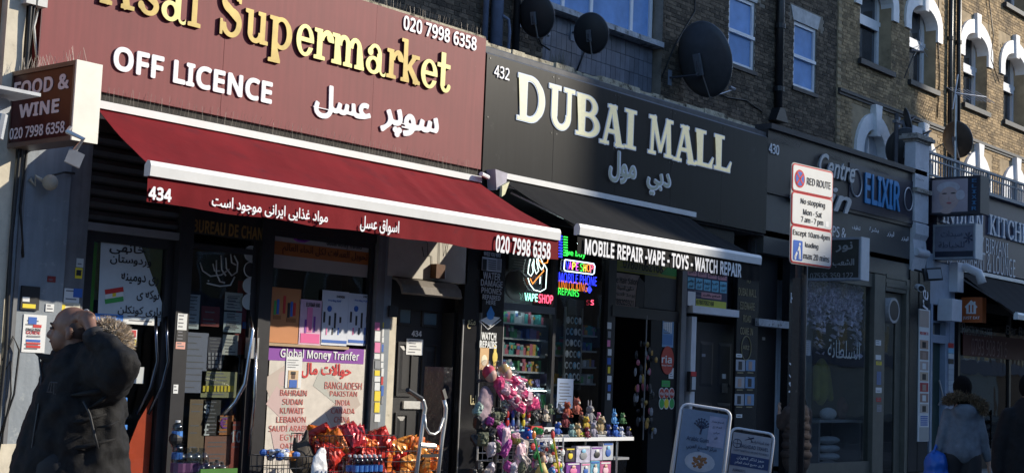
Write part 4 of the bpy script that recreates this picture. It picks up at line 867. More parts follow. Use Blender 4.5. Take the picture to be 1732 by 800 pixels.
# pier between window and door 434 with columns of stickers
post(S4, grey, 632, 645, 600, -.02, 0, 4.0, .2, 'pier'); post(S4, bluep, 645, 657, 600, -.01, 0, 4.0, .2, 'pier'); post(S4, cream, 657, 668, 600, .0, 0, 2.2, .35, 'pier')
pal = [pw, yel, inkr, inkb, pw, col('pale_green_p', (.3, .5, .3)), pw, pnk, pw, gryi]; R2 = random.Random(11)
for c_, (xa, xb) in enumerate(((633, 643), (644, 649))):
    y = 545
    k = 0
    while y < 706-c_*30:
        h = R2.choice((9, 13, 17)); o = sticker('sticker', None, None, (xa+R2.random(), xb-R2.random(), y, y+h), -.023+c_*.009, R2.choice(pal))
        prop(o, '%s advert sticker, %s down the %s column on the pier by door 434' % ({'white_paper': 'white', 'grey_ink': 'grey', 'pale_green_p': 'pale green'}.get(o.data.materials[0].name, o.data.materials[0].name.split('_')[0]), 'first second third fourth fifth sixth seventh eighth ninth tenth eleventh twelfth thirteenth fourteenth'.split()[min(k, 13)], ('left', 'right')[c_]), 'sticker', 'advert stickers on the pier left of door 434'); y += h+R2.choice((1, 2, 3)); k += 1
sticker('doorbell_plate', 'dark plate with a pale bell on the pier just left of the door 434 window', 'doorbell', (656, 671, 517, 536), -.03, blk, th=.03)
# door 434
D4 = thing('front_door', 'black panelled front door numbered 434 with letterbox', 'door', (12.9, .3, 0))
dk = M('black_door_paint', (.028, .028, .03), .42, var=.2, sc_=5)
xa, xb = W(663, 600, .3)[0], W(745, 600, .3)[0]
ztop = 2.5
box('door_leaf', dk, D4, xa, xb, .3, .35, 0, 2.3)
def dpanel(r, glassy=False):
    x0, x1, z0, z1 = fr(r, .29); m_ = MB()
    for (a, b, c, d) in ((x0, x1, z1-.035, z1), (x0, x1, z0, z0+.03), (x0, x0+.03, z0+.03, z1-.035), (x1-.03, x1, z0+.03, z1-.035)): m_.box(a, b, .278, .3, c, d)
    m_.build('moulding', dk, D4)
    if glassy: box('door_window', col('leaded_blue_glass', (.10, .16, .2), rough=.15), D4, x0+.03, x1-.03, .288, .295, z0+.03, z1-.035)
    else: MB().add([(x0+.03, .298, z0+.03), (x1-.03, .298, z0+.03), (x1-.03, .298, z1-.04), (x0+.03, .298, z1-.04), (x0+.09, .284, z0+.09), (x1-.09, .284, z0+.09), (x1-.09, .284, z1-.1), (x0+.09, .284, z1-.1)], [(4,5,6,7),(0,1,5,4),(1,2,6,5),(2,3,7,6),(3,0,4,7)]).build('panel', dk, D4)
dpanel((673, 697, 519, 550), True); dpanel((713, 741, 525, 553), True); dpanel((671, 697, 578, 670)); dpanel((712, 738, 580, 672)); dpanel((666, 688, 697, 800)); dpanel((705, 730, 698, 800))
text('434', (696, 713, 559, 569), .29, pw, D4, bold=.03, split=False)
sticker('notice', 'white paper taped to the front door under the number', 'notice', (687, 715, 573, 600), .28, pw)
x0, x1, z0, z1 = fr((682, 718, 678, 691), .28); MB().box(x0, x1, .27, .3, z0, z1).build('letterbox', M('polished_white_metal', (.75, .74, .7), .25, metal=.3), D4)
x0, x1, z0, z1 = fr((721, 730, 676, 694), .28); m_ = MB().box(x0, x1, .26, .3, z0, z1).build('door_lock', M('polished_white_metal', (.75, .74, .7), .25, metal=.3), D4); box('keypad', blk, m_, x0+.02, x1-.02, .255, .26, z0+.12, z1-.03)
box('transom', blk, S4, xa-.1, 13.65, .25, .5, 2.3, 4.0); box('reveal', blk, S4, xb, 13.66, .1, .34, 0, 2.3); box('door_surround', dk, S4, xa-.05, xa, .26, .34, 0, 2.4)
# pale panel and canopy above door
x0, x1, z0, z1 = fr((655, 770, 405, 475), .0)
ov = box('over_door_panel', M('beige_board', (.5, .47, .41), .7, var=.08, dirt=((.2, .16, .12), 5, .62)), S4, x0, 13.45, -.02, .1, 2.66, 3.7)
cable('thin wires tacked in loops on the beige board above door 434', [(12.6, -.03, 3.05), (12.63, -.04, 2.93), (12.7, -.04, 2.95), (12.68, -.04, 3.1), (12.62, -.04, 3.15)], .004, cab)
cable('v shaped wire on the beige board above door 434', [(12.98, -.03, 3.25), (13.02, -.04, 2.98), (13.08, -.03, 3.2)], .004, cab); cable('square run of thin wire on the beige board', [(12.9, -.03, 3.3), (12.92, -.03, 2.72), (12.8, -.03, 2.71), (12.78, -.03, 2.95), (12.72, -.03, 2.96)], .004, cab)
mt = thing('meter_box', 'rusty brown meter box with a pale tag on the beige board', 'meter box', (13.3, -.1, 2.7)); x0, x1, z0, z1 = fr((738, 753, 447, 471), -.12); box('case', M('rust_brown', (.12, .05, .02), .7, var=.3), mt, x0, x1, -.12, -.02, z0, z1); box('side_plate', pw, mt, x1+.002, x1+.09, -.05, -.02, z0+.02, z1-.05)
vs = []; cn = M('grey_brown_canopy', (.16, .14, .12), .7, var=.25, sc_=8, dirt=((.3, .28, .24), 9, .6))
pts = [(0.02, 2.66), (-.1, 2.63), (-.17, 2.56), (-.2, 2.47)]; xa_, xb_ = W(662, 480, 0)[0], W(772, 495, -.1)[0]
MB().prism(pts+[(y+.03, z-.02) for y, z in pts[::-1]], xa_, xb_, fn=lambda a, b, x: (x, a, b)).build('canopy', cn, thing('door_canopy', 'curved grey lead canopy over door 434 catching one strip of sun', 'canopy', (12.9, 0, 2.5)))

# ================================================================== 432 shopfront
zz = 3.95
def vpan(px0, px1, y, mat, par, Y=0., d=.1, z0=0, z1=4.0, **kw):
    return box('panel', mat, par, W(px0, y, Y)[0], W(px1, y, Y)[0], Y, Y+d, z0, z1, **kw)
gbk = M('gloss_black_panel', (.012, .012, .014), .22, var=.2)
a = vpan(783, 813, 560, gbk, S2, -.02); text('متع', (790, 804, 540, 556), -.025, col('gold_print', (.5, .42, .22)), S2); text('لنا', (795, 805, 668, 684), -.025, col('gold_print', (.5, .42, .22)), S2)
m_ = MB(); x_ = W(781, 620, -.03)[0]; m_.box(x_-.012, x_+.004, -.035, -.02, 0, W(783, 540, 0)[1]); m_.build('edge_strip', steel, S2)
wd_ = thing('sign_board', 'tall black panel advertising water damaged phone and watch repairs', 'sign', (13.95, -.03, 1.4)); x0, x1, z0, z1 = fr((813, 850, 425, 628), -.03); box('board', gbk, wd_, x0, x1, -.05, -.021, 1.1, 3.3)
for xx in (x0-.008, x1+.001): box('edge_trim', steel, wd_, xx, xx+.01, -.055, -.021, 1.1, 2.32 if xx < x0 else 2.2)
tg = col('dim_white_print', (.5, .52, .55))
for s_, r in (('WHILE YOU WAIT', (818, 847, 427, 434)), ('WATER', (817, 846, 461, 473)), ('DAMAGE', (813, 850, 474, 485)), ('PHONES', (814, 848, 487, 497)), ('REPAIRED', (816, 846, 499, 507)), ('HERE', (822, 838, 508, 515))): text(s_, r, -.053, tg, wd_, bold=.015)
for s_, r in (('WATCH', (814, 839, 562, 575)), ('REPAIRS', (811, 840, 576, 589))): text(s_, r, -.053, pw, wd_, bold=.045)
sticker('print', 0, 0, (815, 848, 436, 459), -.052, tg, parent=wd_); sticker('print', 0, 0, (816, 823, 438, 457), -.056, inkk, parent=wd_); sticker('print', 0, 0, (841, 847, 438, 457), -.056, gryi, parent=wd_)
for j in range(5): sticker('print', 0, 0, (826, 839, 440+j*3.6, 441.4+j*3.6), -.056, inkk, parent=wd_)
P_ = lambda L, Y=-.053: [W(a, b, Y) for a, b in L][::-1]
MB().prism(P_([(830, 517), (836, 530), (834, 539), (829, 541), (824, 538), (823, 530)]), -.058, -.053).build('drop_print', M('blue_drop', (.05, .25, .6), .4), wd_); MB().prism(P_([(812, 541), (828, 534), (846, 537), (829, 552)]), -.056, -.052).build('phone_print', pw, wd_)
MB().tube([(W(a, b, -.056)[0], -.056, W(a, b, -.056)[1]) for a, b in ((811, 543), (825, 557), (847, 541))], .008, 5).build('phone_print', pw, wd_)
x_, z_ = W(819, 605, -.055); MB().box(x_-.085, x_+.085, -.057, -.052, z_-.15, z_+.13).build('watch_photo', col('amber', (.65, .4, .18)), wd_); MB().ell((x_, -.058, z_-.03), (.06, .004, .07), 16, 6).build('watch_dial', col('pale_amber', (.8, .7, .5)), wd_)
x_, z_ = W(837, 604, -.055); MB().ell((x_, -.057, z_), (.05, .004, .08), 16, 6).build('watch_dial', col('gold_print2', (.75, .55, .1)), wd_); MB().box(x_-.025, x_+.025, -.056, -.053, z_-.15, z_+.15).build('watch_strap', col('gold_print2', (.75, .55, .1)), wd_)
# window one with shelving
post(S2, blk, 1027, 1040, 560, -.0, 0, 4.0); box('stall_riser', gbk, S2, 14.2, 16.6, .0, .1, 0, .45)
x0, x1 = W(850, 520, 0)[0], W(1028, 520, 0)[0]; xm = W(941, 520, 0)[0]
w1 = thing('shop_window', 'vape shop display window with shelves of packets and neon signs', 'window', (15.3, .05, .4)); m_ = MB(); m_.box(xm-.03, xm+.03, .02, .1, .45, 3.6); m_.box(x0, x1, .02, .1, 3.6, 3.7); m_.box(x0, x0+.03, .021, .099, .45, 3.6); m_.build('frame', dfr, w1)
box('glass_pane', glass, w1, x0+.03, xm-.03, .06, .065, .45, 3.6); box('glass_pane', glass, w1, xm+.03, x1, .06, .065, .45, 3.6)
box('transom_bar', M('grey_transom', (.12, .13, .14), .5), w1, x0, xm-.03, .0, .06, W(900, 528, 0)[1], W(900, 516, 0)[1])
R3 = random.Random(4); pcs = [M('pack_%s' % n_, c, .4, var=.05) for n_, c in (('teal', (.05, .28, .28)), ('blue', (.05, .12, .35)), ('grey', (.25, .28, .3)), ('lilac', (.2, .17, .35)), ('white', (.5, .52, .55)), ('green', (.08, .3, .12)), ('amber', (.45, .25, .05)), ('rose', (.4, .1, .15)))]
shm = M('shelf_edge', (.33, .36, .38), .4)
def shelf_unit(par, xa, xb, zs, y, hpk, wpk, dens=.9, cat='packets', lbl=''):
    t = thing('shelf_unit', lbl, 'shelves', ((xa+xb)/2, y, zs[0])); shs = {}
    m_ = MB(); m_.box(xa, xb, y+.25, y+.27, zs[0]-.1, zs[-1]+.5); m_.build('back_panel', M('shelf_back', (.07, .09, .1), .6), t)
    for z in zs:
        s = box('shelf', shm, t, xa, xb, y-.01, y+.25, z-.025, z)
        x = xa+.02
        while x < xb-wpk:
            if R3.random() < dens:
                w_ = wpk*R3.uniform(.75, 1.1); h_ = hpk*R3.uniform(.6, 1.); m1 = R3.choice(pcs); m_ = MB().box(x, x+w_*.93, y+R3.random()*.03, y+.15, z, z+h_); o = m_.build('packet', m1, s)
                if R3.random() < .5: MB().box(x+.01, x+w_*.83, y-.006, y-.003, z+h_*.5, z+h_*.8).build('packet_label', R3.choice(pcs), s)
                x += w_
            else: x += wpk
    return t
zsh = [W(900, y, .12)[1] for y in (655, 628, 601, 573, 548)]
shelf_unit(w1, x0+.05, xm-.04, [z for z in zsh][::1], .14, .16, .075, lbl='glass shelves of small vape packets behind the left window of shop 432')
shelf_unit(w1, x0+.05, xm-.04, [.7, .93], .14, .15, .1, lbl='lower shelves of packets behind the toy rack')
shelf_unit(w1, W(985, 560, .15)[0], x1-.02, [W(1000, y, .15)[1] for y in (648, 620, 593, 567)], .16, .14, .07, lbl='narrow white edged shelves of packets right of the watch rack')
shelf_unit(w1, xm+.04, W(975, 560, .15)[0], [W(960, y, .15)[1] for y in (690, 650, 600)], .2, .2, .09, .8, lbl='short shelves of packets behind the watch rack')
lstr = M('led_lamp_strip', (.75, .95, 1), .4, var=0, emit=26)  # glowing strips added to brighten the shelves, tucked out of view
for a_, b_, z_, yy in ((x0+.04, xm-.04, W(900, 523, 0)[1], .09), (xm+.55, x1-.02, 3.4, .1), (x0+.04, xm-.04, 1.36, .09)):
    t = thing('added_lamp_strip', 'thin white lamp strip added to brighten the packets, ' + ('top of the left window' if a_ < xm and z_ > 2 else 'top of the right window' if a_ > xm else 'low in the left window'), 'lamp', ((a_+b_)/2, yy, z_)); box('lamp', lstr, t, a_, b_, yy, yy+.008, z_, z_+.006)
# watch rack
wr = thing('watch_rack', 'black card rack hung with rows of round watches in the right window', 'display rack', (15.9, .1, 1.5)); xa, xb = W(957, 570, .1)[0], W(984, 570, .1)[0]; zt_ = W(970, 532, .1)[1]; zb_ = W(970, 645, .1)[1]
box('backing_card', blk, wr, xa, xb, .12, .13, zb_, zt_); m_ = MB(); m_.box(xa-.015, xa, .1, .13, zb_, zt_+.1); m_.box(xb, xb+.015, .1, .13, zb_, zt_+.1); m_.build('upright', steel, wr)
for j in range(6):
    for i in range(4):
        x = xa+(i+.5)*(xb-xa)/4; z = zt_-.08-j*(zt_-zb_-.1)/5.3; o = MB().ell((x, .105, z), (.042, .008, .05), 12, 6).build('watch', (pw, silvp, sky_b, pw)[(i+j) % 4] if j != 2 else silvp, wr); MB().ell((x, .097, z), (.024, .003, .03), 10, 5).build('watch_dial', inkk if (i+j) % 3 else pw, o)
# speaker-like dark drum and clutter in upper window
dm = thing('black_bag', 'rounded black bag on the ledge in the upper part of the left window', 'bag', (14.5, .2, 2.6)); x_, z_ = W(872, 482, .2); MB().ell((x_, .2, z_), (.22, .1, .2), 16, 10).build('body', M('black_nylon', (.01, .01, .012), .6), dm, smooth=True); MB().tube([(x_-.1, .2, z_+.17), (x_, .15, z_+.22), (x_+.12, .18, z_+.14)], .015, 6).build('strap', gryi, dm)
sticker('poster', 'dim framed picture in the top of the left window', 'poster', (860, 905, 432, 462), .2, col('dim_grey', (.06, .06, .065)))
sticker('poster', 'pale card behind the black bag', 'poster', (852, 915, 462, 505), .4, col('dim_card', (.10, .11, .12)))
# neon
def neon(name, c, e=6.): return M(name, c, .4, var=0, emit=e)
nw = neon('neon_white', (.75, .95, .9), 1.6); no = neon('neon_orange', (1, .28, .05), 1.6); nm = neon('neon_mint', (.35, 1, .75), 1.8); nr = neon('neon_red', (1, .08, .15), 2.2); nb = neon('led_blue', (.03, .05, 1), 1.6); ng = neon('led_green', (.05, .9, .1), 1.2); ny = neon('led_yellow', (1, .85, .1), 1.5); nredo = neon('led_orange', (.8, .2, .03), .9); nmg = neon('led_magenta', (.8, .1, .9), 1.5)
nh = thing('neon_sign', 'neon vape shop sign shaped like a hand holding a vape pen', 'neon sign', (15, .02, 2.4))
def ntube(pts, m_, r=.006, par=nh): return curve_px('neon_tube', pts, .02, r, m_, par)
ntube(((897, 438), (894, 452), (893, 462), (898, 467), (902, 460), (900, 448), (903, 440)), nw); ntube(((903, 438), (903, 452), (907, 463), (911, 458), (908, 444), (908, 437)), nw); ntube(((910, 436), (912, 450), (916, 456), (920, 450), (916, 440), (914, 435)), nw); ntube(((893, 470), (896, 480), (903, 490), (914, 493), (923, 488), (924, 470), (925, 455), (921, 447), (918, 455)), nw); ntube(((914, 468), (913, 480)), nw, .007)
ntube(((897, 471), (901, 480), (909, 470), (920, 458), (917, 454)), no); ntube(((912, 440), (918, 446), (926, 444), (927, 437)), no)
text('VAPE', (887, 909, 496, 509), .02, nm, nh, bold=.01); text('SHOP', (911, 935, 498, 513), .02, nr, nh, bold=.01)
n2 = thing('neon_sign', 'framed multicoloured vape shop led sign in the right window', 'neon sign', (15.8, .02, 2.6)); F_ = [(956, 439), (1004, 446), (1006, 450), (1005, 462), (1002, 464), (956, 458), (954, 455), (955, 442)]
MB().tube([(W(a, b, .03)[0], .03, W(a, b, .03)[1]) for a, b in F_], .008, 6, closed=True).build('neon_frame', neon('neon_ice', (.6, .8, 1), 2.), n2)
for ch, m_, a_, b_, y_ in (('V', nb, 957, 962, 449), ('A', nmg, 962, 967, 449), ('P', ny, 968, 973, 450), ('E', nmg, 974, 978, 451), ('S', ng, 981, 986, 452), ('H', ny, 987, 991, 453), ('O', no, 992, 998, 453), ('P', nr, 998, 1003, 454)): text(ch, (a_, b_, y_-6.5, y_+6.5), .025, m_, n2, bold=.0)
n3 = thing('led_sign', 'blue orange and green dotted led sign for phone unlocking and repairs', 'led sign', (15.8, .02, 2.3))
for s_, m_, r in (('MOBILE PHONE', nb, (945, 1009, 464, 480)), ('UNLOCKING', nredo, (945, 993, 476, 491)), ('REPAIRS', ng, (944, 979, 488, 500))): text(s_, r, .025, m_, n3, bold=-.01, sp=1.05)
text('S', (999, 1004, 507, 516), .025, nr, n3); MB().prism(P_([(997, 483), (1001, 490), (997, 496), (993, 490)], .02), .015, .025).build('led_diamond', nb, n3); text('we buy', (956, 990, 424, 436), .025, ng, n3)
ld = thing('led_strip', 'blue and green led dots in the dark gap between the two awnings', 'led strip', (15.2, .02, 2.9))
for k in range(8): sticker('led', 0, 0, (944+(k % 2)*1, 951, 398+k*5, 400.5+k*5), .03, nb, parent=ld); sticker('led', 0, 0, (953, 960, 400+k*4.4, 402+k*4.4), .03, ng, parent=ld)
sticker('card', 'pale blue card with two brushes low in the right window', 'card', (942, 969, 640, 690), .03, col('pale_blue_card', (.4, .5, .68)))
# transom posters over doorway and the doorway
a = sticker('poster', 'yellow and green phone number strip above the open doorway', 'poster', (1040, 1144, 440, 465), .02, col('lime_yellow', (.35, .36, .05))); text('07807082168', (1054, 1121, 441, 458), .015, inkk, a, bold=.01); MB().prism(P_([(1128, 452), (1144, 454), (1144, 468), (1118, 464)], .016), .013, .0165).build('print', grn, a)
a = sticker('poster', 'hair salon poster with a dark haired figure above the doorway', 'poster', (1039, 1081, 463, 520), .02, M('salon_print', (.36, .27, .24), .5, var=.3, sc_=2)); 
for s_, r in (('re Hair Salon', (1040, 1078, 469, 480)), ('صالون للسيدات', (1040, 1072, 483, 492)), ('يوجد قسم', (1040, 1074, 494, 504)), ('789205921', (1039, 1071, 506, 516))): text(s_, r, .015, inkk, a, bold=.008)
MB().prism(P_([(1081, 468), (1090, 478), (1088, 520), (1074, 519), (1076, 492)], .016), .012, .0165).build('figure_print', inkk, a)
vpan(1090, 1143, 500, M('dim_grey_panel', (.05, .055, .06), .3), S2, .02, .04, W(1110, 522, 0)[1], W(1110, 460, 0)[1]); box('transom_bar', blk, S2, W(1035, 530, 0)[0], W(1150, 530, 0)[0], -.01, .12, W(1095, 540, 0)[1], W(1095, 522, 0)[1])
rp = vpan(1100, 1152, 600, gbk, S2, -.0, .1, 0, W(1120, 530, 0)[1]); vpan(1152, 1160, 560, grey, S2, -.05, .25, 0, 3.35)
a = sticker('poster', 'blue building photo poster on the black panel right of the doorway', 'poster', (1120, 1139, 541, 587), -.003, col('print_blue', (.18, .32, .5))); 
for j in range(5): sticker('print', 0, 0, (1122+j*3, 1124+j*3, 545, 556+j*2), -.0065, pw, parent=a)
sticker('print', 0, 0, (1121, 1137, 566, 583), -.0065, col('deep_print_blue', (.08, .2, .42)), parent=a)
rd = thing('round_sign', 'large red oval ria sticker on the black panel right of the doorway', 'sticker', (18, 0, 1.8)); x_, z_ = W(1129, 609, -.01); ell_ = lambda x, z, a, b, y, m_, par, n_='disc': MB().prism([(x+a*math.cos(i*math.pi/12), z+b*math.sin(i*math.pi/12)) for i in range(24)], y, y+.006).build(n_, m_, par)
rr_ = col('ria_red', (.45, .05, .03)); ell_(x_, z_, .17, .21, -.012, rr_, rd); text('ria', (1119, 1136, 601, 614), -.014, pw, rd, bold=.02); text('Money Transfer', (1119, 1136, 616, 620), -.014, pw, rd)
for k, (cx_, cy_) in enumerate(((1119, 665), (1127, 665), (1136, 665), (1119, 682), (1127, 682), (1136, 682))):
    t = thing('round_sign', 'small ' + ('red ria' if k < 3 else 'yellow cross marked') + ' badge, ' + ('left', 'middle', 'right')[k % 3] + ' of the row below the green card', 'sticker', (18, 0, 1)); x_, z_ = W(cx_, cy_, -.01); ell_(x_, z_, .07, .085, -.012, pw, t, 'rim'); ell_(x_, z_, .058, .07, -.016, rr_ if k < 3 else (yel if k == 4 else grn), t)
    if k < 3: text('ria', (cx_-3, cx_+3, cy_-3, cy_+3), -.02, pw, t, bold=.02)
sticker('card', 'small green card on the black panel above the badges', 'card', (1119, 1133, 643, 654), -.003, grn); sticker('card', 'white card with black marks right of the large red oval', 'card', (1131, 1139, 622, 640), -.003, pw)
# open doorway interior clutter
shelf_unit(S2, 17.7, 19.1, [.4, .8, 1.2, 1.6, 2.0], 2.6, .3, .16, .9, lbl='dim shelves of goods deep inside the open doorway of shop 432')
hg = thing('hanging_display', 'hanging display of small dark toys and gold trinkets in the doorway', 'display', (17.4, .1, .8))
for k in range(60):
    x = R3.uniform(17.25, 17.7); z = R3.uniform(.75, 2.1); m1 = R3.choice((pcs[6], blk, gryi, pcs[7], M('dull_gold', (.3, .2, .05), .4, metal=.5), blk)); MB().ell((x, R3.uniform(-.05, .1), z), (R3.uniform(.02, .05), .02, R3.uniform(.03, .08)), 6, 4).build('trinket', m1, hg)
MB().tube([(17.45, .0, .7), (17.45, .0, 2.5)], .012, 6).build('rail', steel, hg)
sw = thing('sticker_strip', 'vertical strip of black and white stickers on the left jamb of the open doorway', 'stickers', (16.7, -.01, 1.5))
for k in range(9): sticker('label', 0, 0, (1027+(k % 2), 1034-(k % 3), 545+k*15, 556+k*15), -.003, (pw, gryi, pnk, pw, inkb, yel, pw, inkb, pw)[k], parent=sw)
# pharmacy style price poster over door 432
a = sticker('poster', 'arabic services poster with pink and blue tiles above door 432', 'poster', (1161, 1230, 455, 522), -.02, col('navy_print', (.02, .025, .06)))
for k in range(4): sticker('print', 0, 0, (1163+k*17, 1178+k*17, 455+k*2.6, 466+k*2.6), -.0235, col('rose_print', (.5, .24, .26)), parent=a); text('علاج', (1165+k*17, 1176+k*17, 458+k*2.6, 463+k*2.6), -.0265, inkk, a)
for k in range(5): sticker('print', 0, 0, (1163+k*13.6, 1174.5+k*13.6, 469+k*1.9, 488+k*1.9), -.0235, col('cyan_print', (.14, .42, .55)), parent=a); text(('بوتكس', 'فيلر', 'شفط', 'حب', 'تنظيف')[k], (1164+k*13.6, 1173+k*13.6, 472+k*1.9, 478+k*1.9), -.0265, inkk, a); text('ليزر', (1165+k*13.6, 1172+k*13.6, 480+k*1.9, 486+k*1.9), -.0265, inkk, a)
sticker('print', 0, 0, (1186, 1220, 496, 505), -.0235, col('rose_print', (.5, .24, .26)), parent=a); text('العلاج بالليزر', (1188, 1218, 498, 503.5), -.0265, inkk, a); sticker('print', 0, 0, (1177, 1228, 508, 520), -.0235, col('lime_print', (.5, .5, .06)), parent=a); text('07807082168', (1178, 1207, 508, 516), -.0265, inkk, a); sticker('print', 0, 0, (1163, 1176, 493, 517), -.0235, pw, parent=a)
# door 432
wbl = M('pale_blue_white_frame', (.62, .63, .66), .45, var=.08)
DD = thing('front_door', 'dark panelled door in a white frame between the red oval sign and the welcome panel', 'door', (19.5, .2, 0)); xa, xb = W(1178, 600, .2)[0], W(1243, 600, .2)[0]
box('door_leaf', dk, DD, xa, xb, .2, .25, 0, 2.5); x0, _, _, _ = fr((1166, 1176, 540, 600), 0); box('frame', wbl, DD, W(1166, 600, -.0)[0], W(1174, 600, 0)[0], -.03, .2, 0, W(1170, 535, 0)[1]); zl = W(1205, 529, -.05)[1]; box('lintel', wbl, DD, W(1165, 530, 0)[0]-.03, W(1242, 530, 0)[0], -.09, .1, zl-.03, zl+.08)
for (a_, b_, c_, d_) in ((.08, .42, 1.5, 2.2), (.55, .9, 1.5, 2.2), (.08, .42, .3, 1.25), (.55, .9, .3, 1.25)):
    x0 = xa+a_*(xb-xa); x1 = xa+b_*(xb-xa); MB().add([(x0, .2, c_), (x1, .2, c_), (x1, .2, d_), (x0, .2, d_), (x0+.05, .188, c_+.05), (x1-.05, .188, c_+.05), (x1-.05, .188, d_-.05), (x0+.05, .188, d_-.05)], [(4,5,6,7),(0,1,5,4),(1,2,6,5),(2,3,7,6),(3,0,4,7)]).build('panel', dk, DD)
sticker('number_plate', 0, 0, (1187, 1193, 598, 603), .19, gryi, parent=DD); sticker('door_lock', 0, 0, (1221, 1226, 632, 640), .18, pw, parent=DD, th=.02); sticker('handle', 0, 0, (1221, 1228, 648, 664), .18, steel, parent=DD, th=.03); box('wall_above', gbk, S2, 18.7, 20.0, .1, .3, 2.7, 4.0)
tk = thing('entry_keypad', 'red and grey entry keypad on the white door frame', 'keypad', (18.7, -.1, 1.5)); x0, x1, z0, z1 = fr((1167, 1177, 628, 662), -.1); box('body', blk, tk, x0, x1, -.1, -.04, z0, z1); box('buttons', silvp, tk, x0+.05, x1-.01, -.105, -.101, z0+.03, z1-.08); box('cap', inkr, tk, x0+.02, x1, -.106, -.1005, z1-.07, z1)
# come in panel
ci = thing('sign_board', 'tall black directions panel with gold lettering and small photographs', 'sign', (20.3, -.03, .6)); x0, x1, z0, z1 = fr((1245, 1281, 470, 730), -.03); box('board', gbk, ci, x0, x1, -.03, .02, .45, 3.5)
gp = col('dull_gold_print', (.26, .22, .12))
for s_, r in (('TO', (1262, 1269, 471, 479)), ('DUBAI MALL', (1249, 1279, 488, 501)), ('EDGWARE', (1252, 1276, 511, 524)), ('ROAD', (1257, 1270, 533, 545)), ('COME IN', (1252, 1273, 554, 566)), ('ARZ', (1256, 1267, 584, 591))): text(s_, r, -.032, gp, ci, bold=.01)
x_, z_ = W(1262, 588.5, -.035); MB().tube([(x_+.15*math.cos(i*math.pi/12), -.037, z_+.19*math.sin(i*math.pi/12)) for i in range(24)], .008, 5, closed=True).build('ring_print', gp, ci)
for j in range(3):
    for i in range(2): o = sticker('photo', 0, 0, (1244.5+i*17-j, 1260+i*17-j, 608+j*29, 627+j*29), -.032, col(('photo_grey', 'photo_blue')[i], ((.35, .38, .42), (.16, .28, .45))[i]), parent=ci); sticker('photo_detail', 0, 0, (1249+i*17-j, 1255+i*17-j, 611+j*29, 625+j*29), -.0355, (inkk, col('photo_skin', (.4, .28, .22)))[(i+j) % 2], parent=ci); sticker('print', 0, 0, (1247+i*17-j, 1257+i*17-j, 629+j*29, 631+j*29), -.032, gp, parent=ci)
for y_ in (601, 703): sticker('arrow_plate', 0, 0, (1245, 1255, y_-3, y_+3), -.034, pw, parent=ci); sticker('arrow', 0, 0, (1247, 1253, y_-.6, y_+.6), -.038, inkk, parent=ci)
# dark door with pale lintel, welcome panel
D3 = thing('front_door', 'plain dark door under a chipped white lintel beside the welcome panel', 'door', (21, .15, 0)); box('door_leaf', blk, D3, 20.62, 21.6, .2, .25, 0, 4.0); x0, x1, z0, z1 = fr((1279, 1330, 541, 553), -.05); box('lintel', M('chipped_white', (.4, .42, .44), .7, var=.3, dirt=((.1, .1, .1), 12, .52)), D3, x0, x1, -.1, .1, z0+.0, z1); sticker('door_lock', 0, 0, (1289, 1294, 570, 575), .19, steel, parent=D3)
wp = thing('sign_board', 'narrow black upright panel with white script reading welcome', 'sign', (21.8, -.03, .5)); x0, x1, z0, z1 = fr((1332, 1347, 478, 660), -.02); box('board', gbk, wp, x0, x1, -.04, .1, 0, 3.7)
textb('Welcome', (x1-.05, -.045, 1.45), (0, 0, 1), (-1, 0, 0), (0, -1, 0), 1.15, .22, lett, wp, bold=.005, shear=.3, font='b'); textb('To', (x1-.05, -.045, 2.95), (0, 0, 1), (-1, 0, 0), (0, -1, 0), .3, .22, lett, wp, bold=.0, shear=.3, font='b')
# ================================================================== 430 beauty shop
oli = M('khaki_frame', (.13, .125, .10), .5, var=.15)
E1 = thing('shop_window', 'beauty shop window with hanging white blossom and a display counter', 'window', (23.5, .05, 0)); x0, x1 = W(1352, 600, 0)[0], W(1478, 600, 0)[0]
m_ = MB(); m_.box(x0, x1, .02, .12, 3.45, 3.7); m_.box(x0, x1, .02, .12, 0, .25); m_.box(x0, x0+.1, .021, .119, .25, 3.45); m_.build('frame', oli, E1); box('glass_pane', glass, E1, x0+.1, x1, .06, .066, .25, 3.45)
post(S0, oli, 1478, 1496, 600, -.03, 0, 3.7, .2); post(S0, oli, 1532, 1539, 600, -.02, 0, 3.7, .2); x2, x3 = W(1496, 600, 0)[0], W(1532, 600, 0)[0]
sh2 = thing('roller_shutter', 'short khaki roller shutter above the door of the beauty shop', 'shutter', (25.8, 0, 3.4))
for k in range(4): box('slat', oli, sh2, x2, x3, -.01-.012*(k % 2), .1, 3.42+k*.08, 3.495+k*.08)
dE = thing('shop_door', 'glass door of the beauty shop under the short khaki shutter', 'door', (25.8, .1, 0)); m_ = MB(); m_.box(x2, x2+.08, .08, .14, 0, 3.4); m_.box(x3-.3, x3, .08, .14, 0, 3.4); m_.box(x2, x3, .081, .139, 3.3, 3.4); m_.build('frame', oli, dE); box('glass_pane', dimglass, dE, x2+.08, x3-.3, .1, .105, 0, 3.3)
pst = W(1488, 640, -.04)[0]
for k, (y_, h_, m1) in enumerate(((600, 8, pw), (611, 6, yel), (628, 22, col('post_blue', (.12, .2, .4))), (655, 9, pw), (672, 7, inkr), (684, 12, gryi), (575, 9, pw))): sticker('sticker', 'scrap of sticker on the khaki beauty shop post, '+('third from the top', 'fourth from the top', 'large blue one, fifth from the top', 'sixth from the top', 'red one low down', 'lowest grey one', 'white one at the top')[k], 'sticker', (1481+k % 3, 1490+k % 2, y_, y_+h_), -.031, m1, group='sticker scraps on the khaki post')
